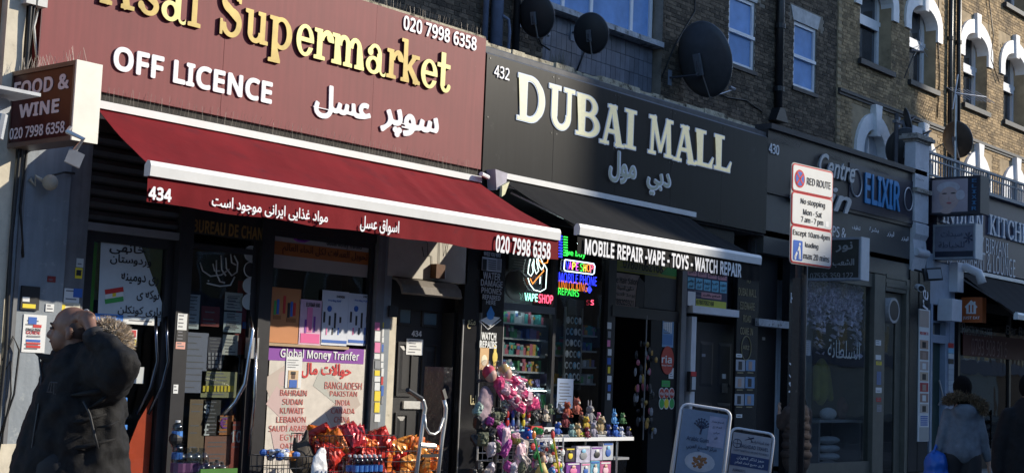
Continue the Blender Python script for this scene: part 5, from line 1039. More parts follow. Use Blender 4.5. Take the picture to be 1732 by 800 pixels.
vf = thing('extractor_vent', 'round pale extractor vent in the glass over the beauty shop door', 'vent', (25.4, 0, 3)); x_, z_ = W(1504, 525, .02); MB().tube([(x_, -.08, z_), (x_, .1, z_)], .24, 20).build('housing', M('pale_vent', (.45, .45, .45), .5), vf); MB().tube([(x_, -.085, z_), (x_, -.081, z_)], .19, 20).build('grille', blk, vf)
bl_ = thing('blossom_garland', 'curtain of pale lilac artificial blossom hanging in the top of the beauty shop window', 'garland', (23.5, .3, 2.4)); m_ = MB(); R4 = random.Random(2)
for k in range(2600):
    x = R4.uniform(x0+.15, x1-.05); dz = abs(R4.gauss(0, .42)); z = 3.42-min(dz, 1.25)*(1 if math.sin(x*9) > -.3 else .55); s = R4.uniform(.02, .05); a = R4.random()*6; m_.add([(x-s, .2+R4.random()*.15, z), (x+s*math.cos(a), .2+R4.random()*.1, z+s), (x+s, .2+R4.random()*.15, z+s*math.sin(a)*.5), (x, .22, z-s)], [(0, 1, 2, 3)])
m_.build('blossom', M('lilac_blossom', (.7, .64, .78), .8, var=.2, island=.4), bl_, kind='stuff')
text('السلطانة', (1400, 1454, 575, 606), .055, col('faint_white_vinyl', (.35, .4, .4)), E1, bold=-.005)
cn_ = thing('curtain', 'pale blue grey curtain behind the beauty shop glass', 'curtain', (23.6, 1.3, 0)); vs = []; fs = []
for i in range(121):
    x = x0+(x1-x0)*i/120
    for z in (.1, 3.5): vs.append((x, 1.3+.05*math.sin(i*1.1)+.02*math.sin(i*2.7), z))
for i in range(120): fs.append((2*i, 2*i+2, 2*i+3, 2*i+1))
link('cloth', vs, fs, M('pale_curtain', (.6, .66, .72), .9, var=.1), cn_, smooth=True)
ct = thing('display_counter', 'glass topped display counter with folded white towels in the beauty shop window', 'counter', (23.3, .8, 0)); a, b = W(1378, 720, .5)[0], W(1450, 720, .5)[0]
zc1 = W(1415, 712, .5)[1]; box('counter_top', M('counter_steel', (.3, .32, .34), .3), ct, a, b, .4, 1.1, zc1-.02, zc1+.03)
for xx in (a, b-.06): box('leg', gfr, ct, xx, xx+.06, .42, 1.0, 0, zc1-.02)
for k in range(4): x_, z_ = W(1405, 786-k*14, .6); MB().ell((x_, .65, z_), (.38, .15, .075), 16, 8).build('towel', M('towel_white', (.5, .53, .56), .9, var=.15, bump=.4), ct, smooth=True)
MB().ell((W(1405, 700, .5)[0], .55, W(1405, 700, .5)[1]), (.28, .1, .12), 12, 8).build('cushion', M('towel_white', (.5, .53, .56), .9), ct, smooth=True)
mn = thing('yellow_coat', 'yellow green coat on a stand behind the beauty shop glass', 'coat', (22.9, .9, .5)); c = W(1389, 650, .9)
blob('coat', [('e', (c[0]-ORG[mn.name][0]*0, .9, c[1]+.05), (.2, .15, .45)), ('c', (c[0]-.18, .9, c[1]+.3), (c[0]-.28, .85, c[1]-.25), .08, .07), ('c', (c[0]+.18, .9, c[1]+.3), (c[0]+.28, .85, c[1]-.25), .08, .07)], M('acid_yellow_cloth', (.30, .28, .03), .8), None, voxel=.03).parent = None
o = [q for q in bpy.data.objects if q.name.startswith('coat')][-1]; o.parent = mn; o.location = (-22.9, -.9, -.5)
hd_ = thing('red_hat', 'round dark red hat shape beside the yellow coat', 'hat', (23.6, .8, 1)); x_, z_ = W(1424, 690, .7); MB().ell((x_, .7, z_), (.2, .06, .22), 16, 8).build('brim', M('dark_red_felt', (.12, .02, .03), .8), hd_, smooth=True); MB().ell((x_, .66, z_), (.1, .09, .11), 12, 8).build('crown', M('dark_red_felt', (.12, .02, .03), .8), hd_, smooth=True)
sticker('card', 'small pale card hanging at the left edge of the beauty shop window', 'card', (1361, 1371, 575, 601), .04, col('pale_grey_card', (.3, .34, .38)))
# dark pilaster and picture strip
post(S0, gbk, 1538, 1554, 600, -.03, 0, 3.9, .3, 'pilaster'); ps = thing('picture_panel', 'tall white strip of small treatment photographs on the pilaster by the blue door', 'poster', (26.9, -.05, .6)); x0, x1, z0, z1 = fr((1554, 1572, 523, 746), -.05); box('board', pw, ps, x0, x1, -.05, .1, z0, z1); box('upper_board', gbk, ps, x0, x1, -.045, .1, z1, 3.9); box('lower_board', gbk, ps, x0, x1, -.03, .1, 0, z0)
textb('re', (x1-.1, -.05, 3.15), (0, 0, 1), (-1, 0, 0), (0, -1, 0), .4, .25, lett, ps, bold=.0, shear=.3, font='b')
text('WELCOME TO', (1556, 1570, 561, 566), -.052, inkr, ps); cs = [(.45, .3, .22), (.3, .2, .15), (.5, .4, .35), (.55, .42, .3), (.45, .05, .05), (.35, .2, .16), (.5, .42, .36)]
for k in range(7): o = sticker('photo', 0, 0, (1556, 1570, 575+k*18, 590+k*18), -.052, col('strip_photo_%s' % 'abcdefg'[k], cs[k]), parent=ps); sticker('photo_detail', 0, 0, (1560, 1566, 578+k*18, 588+k*18), -.0555, (inkk, col('photo_skin', (.4, .28, .22)), pw)[k % 3], parent=ps)
sticker('photo', 0, 0, (1555, 1571, 525, 553), -.052, col('strip_photo_top', (.45, .36, .3)), parent=ps)
for j in range(5): sticker('print', 0, 0, (1557, 1569, 703+j*3.5, 705+j*3.5), -.052, inkb, parent=ps)
sticker('print', 0, 0, (1555, 1571, 722, 745), -.052, col('newsprint', (.4, .4, .38)), parent=ps); box('neg', blk, S0, W(1539, 600, 0)[0], 27.1, .1, .3, 0, 4)
cm = thing('security_camera', 'small white bullet security camera under the fascia left of the picture strip', 'camera', (26.6, -.2, 3.5)); x_, z_ = W(1555, 487, -.2); MB().tube([(x_-.14, -.3, z_-.02), (x_+.1, -.12, z_+.02)], .07, 10).build('housing', white, cm); MB().tube([(x_-.16, -.312, z_-.022), (x_-.141, -.3, z_-.02)], .055, 10).build('lens', blk, cm)
# ------------------------------------------------------------------ pier between 430 and the restaurant
stp = M('pale_blue_white_masonry', (.56, .57, .6), .75, var=.12, sc_=4, dirt=((.2, .19, .17), 3, .6), bump=.2); PR = thing('masonry_pier', 'white painted masonry pier with moulded stone cap between the beauty shop and the restaurant', 'pier', (27, 0, 3.7))
xa, xb = W(1548, 300, -.1)[0], W(1571, 300, -.1)[0]; zt_ = W(1552, 240, -.1)[1]; capm = M('weathered_cap_stone', (.34, .31, .27), .9, var=.35, sc_=9, bump=.4, dirt=((.08, .07, .06), 6, .52))
box('shaft', stp, PR, xa, xb, -.1, .12, 4.85, zt_); box('ledge', capm, PR, xa-.03, xb+.03, -.16, .12, 5.42, 5.5); box('rear_pier', stp, PR, xa+.1, xb, .121, 2.4, 4.85, 5.9)
for k, (e, h0, h1) in enumerate(((.03, 0, .05), (.09, .05, .12), (.05, .12, .16), (-.1, .16, .34))): box('cap_moulding', capm if k < 3 else stp, PR, xa-e, xb+e, -.1-e, .12+e, zt_+h0, zt_+h1)
z1 = W(1552, 320, -.2)[1]; m_ = MB(); m_.prism([(-.05, 4.849), (-.12, 4.8), (-.12, 4.6), (-.06, 4.5), (-.1, 4.2), (.0, 3.75), (.12, 3.7), (.12, 4.849)], xa+.02, xb-.02, fn=lambda a, b, x: (x, a, b)); m_.build('corbel', stp, PR)
MB().tube([(xa+.05, -.1, 4.25), (xb-.05, -.1, 4.25)], .08, 12).build('scroll', stp, PR); box('lower_shaft', M('blue_white_render', (.35, .39, .45), .8, var=.1), PR, 27.1, W(1610, 500, 0)[0]-.0, -.02, .2, 3.3, 4.3)
# railings on the shop roof
rm = M('grey_railing_paint', (.22, .24, .27), .5, var=.1); zr = W(1640, 281, 0)[1]; zb_ = 5.86
RL = thing('balcony_railing', 'grey metal railing with plain bars along the roof of the restaurant', 'railing', (32, 0, zb_)); xr0 = xb+.05
m_ = MB(); m_.box(xr0, 44, -.03, .03, zr-.03, zr+.02); m_.box(xr0, 44, -.02, .02, zr-.16, zr-.13); m_.box(xr0, 44, -.025, .025, zb_, zb_+.04); m_.build('rail', rm, RL); x = xr0+.1; k = 0
while x < 43.9 and k < 150:
    MB().tube([(x, 0, zb_+.02), (x, 0, zr)], .014 if k % 12 else .035, 5).build('baluster', rm, RL); x += .13; k += 1
for k in range(3): MB().tube([(30.2+4*k+.1*math.cos(a), -.03, (zb_+zr)/2-.05+.16*math.sin(a)) for a in [i*.63 for i in range(10)]], .012, 5, closed=True).build('scroll', rm, RL)
# ------------------------------------------------------------------ restaurant
pur = M('purple_navy_panel', (.03, .024, .05), .45, var=.15); SI = thing('shop_sign', 'purple navy indian kitchen sign with pale serif capitals on the restaurant', 'shop sign', (33, -.05, 4.3)); zi0 = 4.17; box('sign_panel', pur, SI, 27.5, 44, -.05, .2, zi0, 5.78)
box('cornice', rm, SI, 27.5, 44, -.16, .2, 5.78, 5.85)
bl2 = M('pale_blue_letter', (.42, .47, .56), .4, var=.06)
zl0 = W(1700, 403, -.1)[1]; zl1 = W(1700, 370, -.1)[1]; Hh = (zl1-zl0)*1.0
for w_, a_, b_ in (('INDIAN', 1594, 1665), ('KITCHEN', 1674, 1752)):
    X0, X1 = W(a_, 385, -.1)[0], W(b_, 385, -.1)[0]; tot = sum(GC[c][0] for c in w_)+.08*len(w_); x = X0
    for c in w_: ww = GC[c][0]/tot*(X1-X0); carved(GC, c, x, x+ww, zl0, Hh, -.052, .05, bl2, SI, off=.01); x += (GC[c][0]+.08)/tot*(X1-X0)
for s_, r in (('BY BIRYANI', (1652, 1705, 405, 430)), ('RESTAURANT & LOUNGE', (1602, 1717, 426, 458))): text(s_, r, -.055, bl2, SI, bold=-.005)
A3, V3 = awning('folded black awning of the restaurant under the purple sign', 28.6, 43, 28.7, 43.1, 4.08, 3.2, 1.2, blkf, 3.05, offw)
br = thing('awning_bracket', 'white curved awning bracket at the left end of the restaurant awning', 'bracket', (28.5, -.3, 3.8)); MB().tube([(28.5, -.05, 4.1), (28.5, -.25, 4.12), (28.55, -.5, 4.0), (28.6, -.55, 3.8)], .09, 10).build('bracket_arm', white, br, smooth=True); MB().box(28.2, 28.5, -.2, .0, 3.6, 4.2).build('bracket_box', wbl, br)
# blue grey door beside the picture strip
bd = thing('front_door', 'dark green door with fanlight in a pale blue frame left of the restaurant', 'door', (28, .1, 0)); xa_, xb_ = 27.34, W(1606, 600, 0)[0]; fm_ = M('pale_blue_frame', (.26, .32, .42), .5, var=.12); m_ = MB(); m_.box(xa_, xa_+.1, -.02, .2, 0, 3.3); m_.box(xb_-.25, xb_, -.02, .2, 0, 3.3); m_.box(xa_+.1, xb_-.25, -.02, .2, W(1590, 575, 0)[1]-.06, W(1590, 575, 0)[1]+.1); m_.build('frame', fm_, bd); box('door_leaf', M('dark_green_door', (.02, .05, .045), .5), bd, xa_+.1, xb_-.25, .1, .15, 0, W(1590, 575, 0)[1]-.06); box('fanlight', dgl, bd, xa_+.1, xb_-.25, .1, .12, W(1590, 575, 0)[1]+.1, 3.3)
for zz_ in (2.55, 2.95): box('fanlight_bar', fm_, bd, xa_+.1, xb_-.25, .08, .1, zz_, zz_+.04)
MB().tube([(xb_-.4, .05, 1.3), (xb_-.36, -.02, 1.5), (xb_-.38, .05, 1.8)], .02, 6).build('handle', steel, bd)
post(S8, fm_, 1606, 1614, 600, -.03, 0, 4.1, .3); nt_ = thing('notice_column', 'column of pale blue notices on the jamb between green door and restaurant', 'notices', (28.6, -.04, 1.4))
for k in range(9): sticker('notice_sheet', 0, 0, (1604, 1613, 580+k*9, 588+k*9), -.032, (inkr, sky_b, pw, inkk)[k % 4] if k < 4 else col('pale_notice', (.4, .46, .52)), parent=nt_)
# restaurant window, red banner
rw = thing('shop_window', 'dim restaurant window with dark red lettered banners', 'window', (31, .1, 0)); m_ = MB(); m_.box(28.8, 44, .02, .12, 3.3, 3.5); m_.box(28.8, 44, .02, .12, 0, .4)
for xx in (28.8, 31.6, 34.4, 37.2): m_.box(xx, xx+.1, .021, .119, .4, 3.3)
m_.build('frame', dfr, rw); box('glass_pane', dimglass, rw, 28.9, 44, .06, .066, .4, 3.3)
drb = M('dark_red_banner', (.11, .022, .022), .6, var=.1); a = thing('banner', 'dark red banner with a phone number across the restaurant window', 'banner', (31, .0, 2)); z0, z1 = W(1670, 604, 0)[1], W(1670, 566, 0)[1]; box('cloth', drb, a, 29.0, 36, -.0, .012, z0, z1); text('0793 908 91 6', (1643, 1703, 575, 602), -.003, col('faint_pink', (.32, .2, .2)), a, bold=0); text('Restaurant', (1627, 1678, 548, 568), -.003, col('faint_grey', (.2, .2, .2)), rw, bold=0); text('Bar By', (1702, 1735, 552, 572), -.003, col('faint_grey', (.2, .2, .2)), rw, bold=0)
# projecting signs on the right
L3 = lightbox('beauty lightbox with a face in a treatment band and vertical blue lettering', 1572, 1658, 1672, 297, 360, M('navy_face', (.015, .02, .04), .35), M('dark_navy_cap', (.025, .025, .035), .5), framem=M('dark_navy_cap', (.025, .025, .035), .5)); t, X, X2, ye, zb, zt = L3; H = zt-zb
def lrect(n_, a, b, c, d, mat, dx=.008): return box(n_, mat, t, X-dx, X-dx+.003, ye*b, ye*a, zb+H*c, zb+H*d)
lrect('photo', .05, .76, .05, .95, M('dusky_pink_photo', (.40, .33, .36), .5, var=.12, sc_=3))
def lell(n_, a, c, ra, rc, mat, dx): return MB().ell((X-dx, ye*a, zb+H*c), (.003, abs(ye)*ra, H*rc), 20, 10).build(n_, mat, t)
sk = M('face_skin_print', (.5, .36, .33), .6, var=.08); lell('face_print', .4, .46, .2, .36, sk, .013); lell('band_print', .38, .72, .23, .16, M('band_white_print', (.5, .47, .5), .6), .015); lell('face_print', .4, .52, .17, .22, sk, .018)
for a_ in (.31, .48): lell('eye_print', a_, .56, .05, .018, inkk, .021)
lell('mouth_print', .4, .3, .05, .03, M('lip_print', (.45, .14, .15), .5), .021); lell('nose_print', .4, .42, .018, .07, M('nose_shade', (.42, .29, .26), .6), .02); lell('hand_print', .62, .5, .09, .14, M('band_white_print', (.5, .47, .5), .6), .019); lell('hand_print', .35, .08, .12, .08, sk, .019)
for k, c in enumerate('ELIXIR'): ltext(c, L3, .84, .93, .83-k*.15, .93-k*.15, M('dim_blue_lettering', (.04, .16, .3), .5), bold=.02)
L4 = lightbox('pale arabic clinic lightbox with flower emblem under the face lightbox', 1577, 1650, 1661, 378, 437, M('pale_blue_face', (.16, .17, .22), .4, var=.1), M('white_blue_cap', (.55, .58, .62), .4), framem=M('steel_blue_frame', (.25, .27, .3), .4)); dl = M('dark_blue_ink', (.04, .05, .09), .5); ltext('سيدات', L4, .2, .7, .6, .82, dl, bold=0); ltext('للخياطة', L4, .15, .75, .28, .5, dl, bold=0); t, X, X2, ye, zb, zt = L4; H = zt-zb; lrect('dark_base', .03, .97, .04, .22, M('navy_face', (.015, .02, .04), .35), .009)
for k in range(7): y_ = ye*.84; z_ = zb+H*.6; MB().tube([(X-.012, y_, z_), (X-.012, y_+.09*math.cos(k*.9), z_+.11*math.sin(k*.9))], [.004, .018], 5).build('flower_print', dl, t)
L5 = lightbox('orange food delivery sign with a white house emblem', 1625, 1661, 1667, 503, 545, M('delivery_orange', (.50, .12, .03), .4, var=.06), M('delivery_orange', (.5, .12, .03), .4), framem=M('delivery_orange', (.5, .12, .03), .4), X=None); t, X, X2, ye, zb, zt = L5; H = zt-zb; ltext('JUST EAT', L5, .12, .9, .1, .24, lett, bold=.02)
c = lambda a, b: (X-.012, ye*a, zb+H*b)
m_ = MB(); pl_ = [(.5, .9), (.2, .62), (.27, .56), (.27, .34), (.73, .34), (.73, .56), (.8, .62), (.7, .72), (.7, .84), (.62, .84), (.62, .8)]; vs = [c(*q) for q in pl_]; m_.add(vs, [tuple(range(len(vs)))]); m_.build('house_emblem', lett, t)
for a_ in (.42, .58): m_ = MB(); m_.box(X-.016, X-.013, ye*(a_+.03), ye*(a_-.03), zb+H*.4, zb+H*.7); m_.build('cutlery_emblem', M('delivery_orange', (.5, .12, .03), .4), t)
bx = thing('bracket_box', 'pale blue metal box carrying the orange delivery sign', 'box', (29, -.2, 2.7)); x0, x1, z0, z1 = fr((1610, 1626, 506, 543), -.3); box('case', wbl, bx, x0, x0+.5, -.3, -.0, z0, z1)
fl2 = thing('floodlight', 'square black floodlight above the picture strip', 'floodlight', (27.3, -.4, 3.9)); q = WD(1577, 464, 27); MB().obox(q, (.7, -.7, .1), (0, .2, 1), (.7, .7, 0), .34, .24, .1).build('lamp_head', blk, fl2); MB().obox(q-np.array([.08, .08, 0]), (.7, -.7, .1), (0, .2, 1), (.7, .7, 0), .26, .17, .01).build('lamp_glass', gryi, fl2); MB().tube([q, q+np.array([.1, .4, .1])], .02, 6).build('bracket', blk, fl2)

# ================================================================== dishes and aerials
def dish(lbl, px, py, Y, rad, az, el, mat, arm, name='satellite_dish', lnb=.75, below=.35):
    x, z = W(px, py, Y); t = thing(name, lbl, 'satellite dish', (x, Y, z)); N = Vector((math.sin(math.radians(az))*math.cos(el), math.cos(math.radians(az))*math.cos(el), math.sin(el))); S_ = N.cross(Vector((0, 0, 1))).normalized(); T_ = S_.cross(N)
    C_ = Vector((x, Y, z)); vs = []; fs = []; nr_, ns = 7, 36
    for i in range(nr_+1):
        r = i/nr_
        for k in range(ns):
            a = 2*math.pi*k/ns; p = C_+(S_*math.cos(a)*.95+T_*math.sin(a)*1.05)*rad*r+N*(r*r-1)*rad*.22; vs.append(tuple(p))
    for i in range(nr_):
        for k in range(ns): fs.append((i*ns+k, i*ns+(k+1) % ns, (i+1)*ns+(k+1) % ns, (i+1)*ns+k))
    n_ = len(vs); vs2 = [tuple(Vector(v)-N*.012) for v in vs]; rimf = [(nr_*ns+k, nr_*ns+(k+1) % ns, n_+nr_*ns+(k+1) % ns, n_+nr_*ns+k) for k in range(ns)]
    link('reflector', vs+vs2, fs+[tuple(q+n_ for q in f[::-1]) for f in fs]+rimf, mat, t, smooth=True)
    MB().tube([C_+(S_*math.cos(a)*.95+T_*math.sin(a)*1.05)*rad for a in [i*2*math.pi/32 for i in range(32)]], .012, 5, closed=True).build('rim', M('dish_rim', (.14, .14, .15), .4), t)
    b = C_-N*rad*.25; lp_ = C_+N*rad*lnb*1.4-T_*rad*1.0
    MB().tube([b-T_*rad*.2, C_-T_*rad*1.05-N*.05, lp_], .014, 6).build('feed_arm', steel, t); MB().tube([lp_-N*.02, lp_-N*.14+T_*.06], .035, 8).build('receiver_head', M('pale_grey_plastic', (.3, .3, .32), .5), t)
    MB().obox(b-N*.04-T_*rad*.1, S_, T_, N, rad*.22, rad*.6, .05).build('back_bracket', M('bracket_grey', (.16, .17, .19), .5, metal=.3), t)
    wp_ = Vector(arm); MB().tube([b-N*.05, b-N*.08-T_*rad*.3, Vector((b.x*.4+wp_.x*.6, min(wp_.y-.1, b.y), wp_.z)), wp_], .02, 8).build('wall_arm', M('arm_dark', (.05, .05, .06), .5), t); MB().box(wp_.x-.06, wp_.x+.06, wp_.y-.015, wp_.y+.01, wp_.z-.14, wp_.z+.14).build('wall_plate', M('plate_blue_grey', (.2, .24, .3), .5), t)
    return t
dm1 = M('dark_mesh_dish', (.022, .022, .024), .55, var=.15); dm2 = M('dark_grey_dish', (.06, .062, .068), .5, var=.15)
def wpt(px, py, Y=YW): q = W(px, py, Y); return (q[0], Y, q[1])
dish('small black dish furthest left, on the brick beside the blue grey pipes', 908, 27, 2.2, .33, 80, .3, dm1, wpt(882, 33))
dish('small black dish in front of the blue grey tiles under the wide window', 1000, 57, 2.1, .32, 75, .3, dm1, wpt(968, 56, YW+.18))
dish('largest grey dish, on the dark brick above the black sign lettering', 1192, 101, 2.0, .66, 99, .32, dm2, wpt(1132, 132))
dish('brown dish behind the aerial pole on the sunlit yellow brick', 1620, 236, 1.9, .42, 100, .3, M('brown_dish', (.07, .045, .03), .6, var=.2), wpt(1600, 240, YB))
dish('low black dish behind the white pier, left of its cap', 1531, 252, 1.8, .45, 55, .3, dm1, wpt(1545, 235, YB), lnb=.5)
dish('thin dark dish seen edge on beside a post above the dark sign', 1536, 206, 1.9, .3, 145, .25, dm1, wpt(1520, 206, YB))
for lb, pts in (('thin cable sagging from the leftmost black dish along the brick', [wpt(905, 50, 2.55), wpt(915, 75, 2.57), wpt(930, 85, 2.57)]), ('cable hanging down the blue grey tiles below the second black dish', [wpt(992, 80, 2.75), wpt(984, 100, 2.77), wpt(976, 120, 2.77)]), ('long cable running across the dark brick above the largest dish', [wpt(1120, 130, 2.57), wpt(1140, 80, 2.57), wpt(1175, 20, 2.57), wpt(1176, -20, 2.57)]), ('cable trailing over dark brick right of the largest dish', [wpt(1200, 150, 2.57), wpt(1230, 165, 2.57), wpt(1262, 170, 2.57), wpt(1290, 190, 2.57)]), ('cable clipped down the yellow brick beside the pair of pipes', [wpt(1588, -5, 2.53), wpt(1586, 60, 2.53), wpt(1590, 130, 2.53), wpt(1585, 200, 2.53)]), ('cable draped over the sunlit brick by the right arches', [wpt(1672, -5, 2.5), wpt(1680, 60, 2.5), wpt(1676, 100, 2.5), wpt(1690, 140, 2.5)])): cable(lb, pts, .014, cab)
alu = M('aerial_aluminium', (.45, .46, .48), .35, metal=.7)
pm = thing('aerial_mast', 'pale aerial mast with yagi rods in front of the sunlit brick', 'aerial', (34.9, 1.9, 5.8)); x, z = W(1616, 262, 1.9); x2_, z2_ = W(1617, 160, 1.9); MB().tube([(x, 1.9, 5.75), (x, 1.9, z2_)], .035, 8).build('mast', alu, pm); MB().tube([(x-.1, 1.9, z2_+.02), (x+1.1, 1.6, z2_+.1)], .015, 6).build('boom', alu, pm)
for k in range(8): MB().tube([(x+k*.15, 1.9-k*.04-.25, z2_+.03+k*.01-.18), (x+k*.15, 1.9-k*.04+.25, z2_+.03+k*.01+.18)], .008, 5).build('element', alu, pm)
MB().tube([(x-.2, 1.9, z2_-.4), (x+.1, 1.9, z2_+.5)], .02, 6).build('element', alu, pm)
pm = thing('aerial', 'spiky yagi aerial fixed in front of the second arched window', 'aerial', (32.3, 2.1, 9.5)); x, z = W(1560, 82, 2.1); MB().tube([(x-.4, 2.2, z-.12), (x+.3, 2.2, z-.02)], .03, 6).build('boom', M('dark_steel', (.06, .06, .07), .5, metal=.5), pm)
for k in range(12): a = k*.6; MB().tube([(x+.1, 2.2, z+.1), (x+.1+.3*math.cos(a), 2.2+.1*math.sin(a*2), z+.15+.38*math.sin(a))], .007, 4).build('element', alu, pm)
MB().tube([(x, 2.3, z-.1), (x-.1, 2.5, z-.7)], .012, 5).build('stay', M('dark_steel', (.06, .06, .07), .5, metal=.5), pm)
pm = thing('post', 'short dark post on the flat roof right of the arched window', 'post', (31.3, 1.9, 5.8)); x, z = W(1516, 225, 1.9); MB().tube([(x, 1.9, 5.75), (x, 1.9, W(1516, 192, 1.9)[1])], .05, 8).build('shaft', M('dark_steel', (.06, .06, .07), .5, metal=.5), pm); MB().box(x-.1, x+.25, 1.85, 1.95, W(1516, 206, 1.9)[1]-.03, W(1516, 206, 1.9)[1]+.03).build('bracket', M('bracket_grey', (.16, .17, .19), .5), pm)
wd = thing('weed_patch', 'tuft of dry weeds growing on the ledge below the second black dish', 'weeds', (19, 1.6, 5.75)); m_ = MB(); x0, z0 = W(955, 98, 2.4)
for k in range(260):
    x = x0+R4.gauss(0, .22); y = 2.4+R4.random()*.3; h = R4.random()*.5*math.exp(-((x-x0)/.35)**2)+.05; m_.tube([(x, y, 5.8), (x+R4.gauss(0, .05), y, 5.8+h*.6), (x+R4.gauss(0, .12), y, 6.4+h)], [.006, .005, .001], 3)
m_.build('stems', M('dry_weed', (.12, .12, .05), .9, var=.3), wd, kind='stuff')

# ================================================================== red route sign and pole
Zp = 10.6; cen = WD(1373, 366, Zp); c_sign = Vector(cen); px_m = FL/Zp
ang = math.radians(-5)      # turned slightly towards the road
U_ = Vector((math.cos(ang), math.sin(ang), 0)); N_ = Vector((math.sin(ang), -math.cos(ang), 0)); V_ = Vector((0, 0, 1))
SW_, SH_ = .535, .72
rt = thing('parking_sign', 'white red bordered no stopping sign in three panels on a black pole', 'sign', (c_sign.x, c_sign.y, c_sign.z-SH_/2)); base = c_sign-U_*SW_/2-V_*SH_/2
def rp_(u0, u1, v0, v1, d=.0, t_=.002, mat=pw, name='panel', r=.0, par=None):   # fractions
    n = 5; P = []
    for (cu, cv, a0) in ((u1-r, v1-r, 0), (u0+r, v1-r, 90), (u0+r, v0+r, 180), (u1-r, v0+r, 270)):
        for k in range(n if r else 1): a = math.radians(a0+k*90/(n-1) if r else 0); P.append((cu+(r*math.cos(a) if r else 0), cv+(r*math.sin(a) if r else 0)))
    fn = lambda a, b, y: tuple(base+U_*a+V_*b+N_*y)
    return MB().prism(P, d, d+t_, fn=fn).build(name, mat, par or rt)
rbd = M('sign_red', (.55, .02, .03), .35, var=.05); swh = M('sign_white', (.74, .75, .74), .35, var=.04); sbl = M('sign_blue', (.02, .11, .5), .35, var=.03); sbk = M('sign_black', (.015, .015, .02), .4, var=0)
rp_(-.008, SW_+.008, -.008, SH_+.008, -.003, .003, M('sign_back_grey', (.3, .3, .3), .5), 'backing', r=.035)
for v0, v1 in ((.0, .272), (.276, .515), (.519, .72)): rp_(0, SW_, v0, v1, .001, .003, rbd, 'red_border', r=.028); rp_(.009, SW_-.009, v0+.009, v1-.009, .004, .002, swh, 'panel', r=.022)
def st_(s_, u0, u1, v0, v1, mat=sbk, bold=.002): return textb(s_, tuple(base+U_*u0+V_*v0+N_*.007), U_, V_, N_, u1-u0, v1-v0, mat, rt, bold=bold)
st_('RED ROUTE', .185, .50, .585, .638); st_('No stopping', .11, .43, .425, .478); st_('Mon - Sat', .145, .39, .36, .402); st_('7 am - 7 pm', .12, .41, .293, .345); st_('Except 10am-4pm', .02, .5, .19, .24); st_('loading', .18, .35, .115, .163); st_('max 20 mins', .16, .5, .04, .085)
def disc(u, v, r, d, mat, n_, par=None): fn = lambda a, b, y: tuple(base+U_*a+V_*b+N_*y); return MB().prism([(u+r*math.cos(i*math.pi/16), v+r*math.sin(i*math.pi/16)) for i in range(32)], d, d+.001, fn=fn).build(n_, mat, rt)
disc(.092, .616, .066, .0065, rbd, 'clearway_ring'); disc(.092, .616, .052, .0078, sbl, 'clearway_disc')
for s in (1, -1): MB().obox(base+U_*.092+V_*.616+N_*.0092, (U_+V_*s).normalized(), (V_-U_*s).normalized(), N_, .11, .016, .001).build('clearway_bar', rbd, rt)
rp_(.025, .145, .02, .165, .0065, .001, sbl, 'loading_square', r=.01)
m_ = MB(); fn = lambda a, b, y: tuple(base+U_*a+V_*b+N_*y)
for P in ([(.098, .03), (.108, .03), (.108, .075), (.116, .03), (.128, .03), (.118, .1), (.11, .128), (.096, .125), (.08, .09), (.086, .085), (.099, .1)], [(.045, .05), (.062, .038), (.082, .075), (.068, .085)], [(.04, .043), (.048, .037), (.06, .055), (.05, .06)]): m_.prism(P, .0078, .0088, fn=fn)
for cu, cv, r_ in ((.108, .14, .011), (.055, .036, .012)): m_.prism([(cu+r_*math.cos(i*.63), cv+r_*math.sin(i*.63)) for i in range(10)], .0078, .0088, fn=fn)
m_.build('porter_symbol', swh, rt); rp_(.44, .485, .3, .34, .0065, .001, M('bright_white_patch', (.85, .85, .85), .5), 'white_patch', r=.004)
plm = M('black_pole_paint', (.012, .0115, .011), .6, var=.4, sc_=25, bump=.25, bsc=40, dirt=((.10, .09, .08), 18, .62)); PL = thing('sign_post', 'black painted steel post carrying the red route sign', 'post', (c_sign.x, c_sign.y+.08, 0)); pb_ = Vector(WD(1352, 640, Zp+.05)); px_, py_ = pb_.x, pb_.y
MB().tube([(px_, py_, 0), (px_, py_, c_sign.z+.28)], .045, 16).build('tube', plm, PL, smooth=True); MB().tube([(px_, py_, c_sign.z+.28), (px_, py_, c_sign.z+.30)], .048, 16).build('cap', plm, PL)
for zz_ in (c_sign.z-.25, c_sign.z+.25): MB().tube([(px_, py_, zz_), (px_, py_, zz_+.03)], .052, 14).build('clip', steel, PL)
MB().box(px_-.075, px_-.05, py_-.03, py_+.03, 0, c_sign.z-.45).build('cable_channel', plm, PL)
# ================================================================== goods on the pavement
R5 = random.Random(21)
wire = M('dark_wire', (.06, .06, .065), .4, metal=.6); wwire = M('white_wire', (.6, .6, .6), .4)
film = G('clear_plastic_film', (.86, .86, .88), .12)
def wire_basket(t, x0, x1, y0, y1, z0, z1, mat, nx=10, nz=5, name='wire_side'):
    m_ = MB(); r = .0045
    for z in [z0+(z1-z0)*k/nz for k in range(nz+1)]: m_.tube([(x0, y0, z), (x1, y0, z), (x1, y1, z), (x0, y1, z)], r, 4, closed=True)
    for k in range(nx+1):
        x = x0+(x1-x0)*k/nx; m_.tube([(x, y0, z0), (x, y0, z1)], r, 4); m_.tube([(x, y1, z0), (x, y1, z1)], r, 4)
    for k in range(1, 5): y = y0+(y1-y0)*k/5; m_.tube([(x0, y, z0), (x0, y, z1)], r, 4); m_.tube([(x1, y, z0), (x1, y, z1)], r, 4)
    return m_.build(name, mat, t)
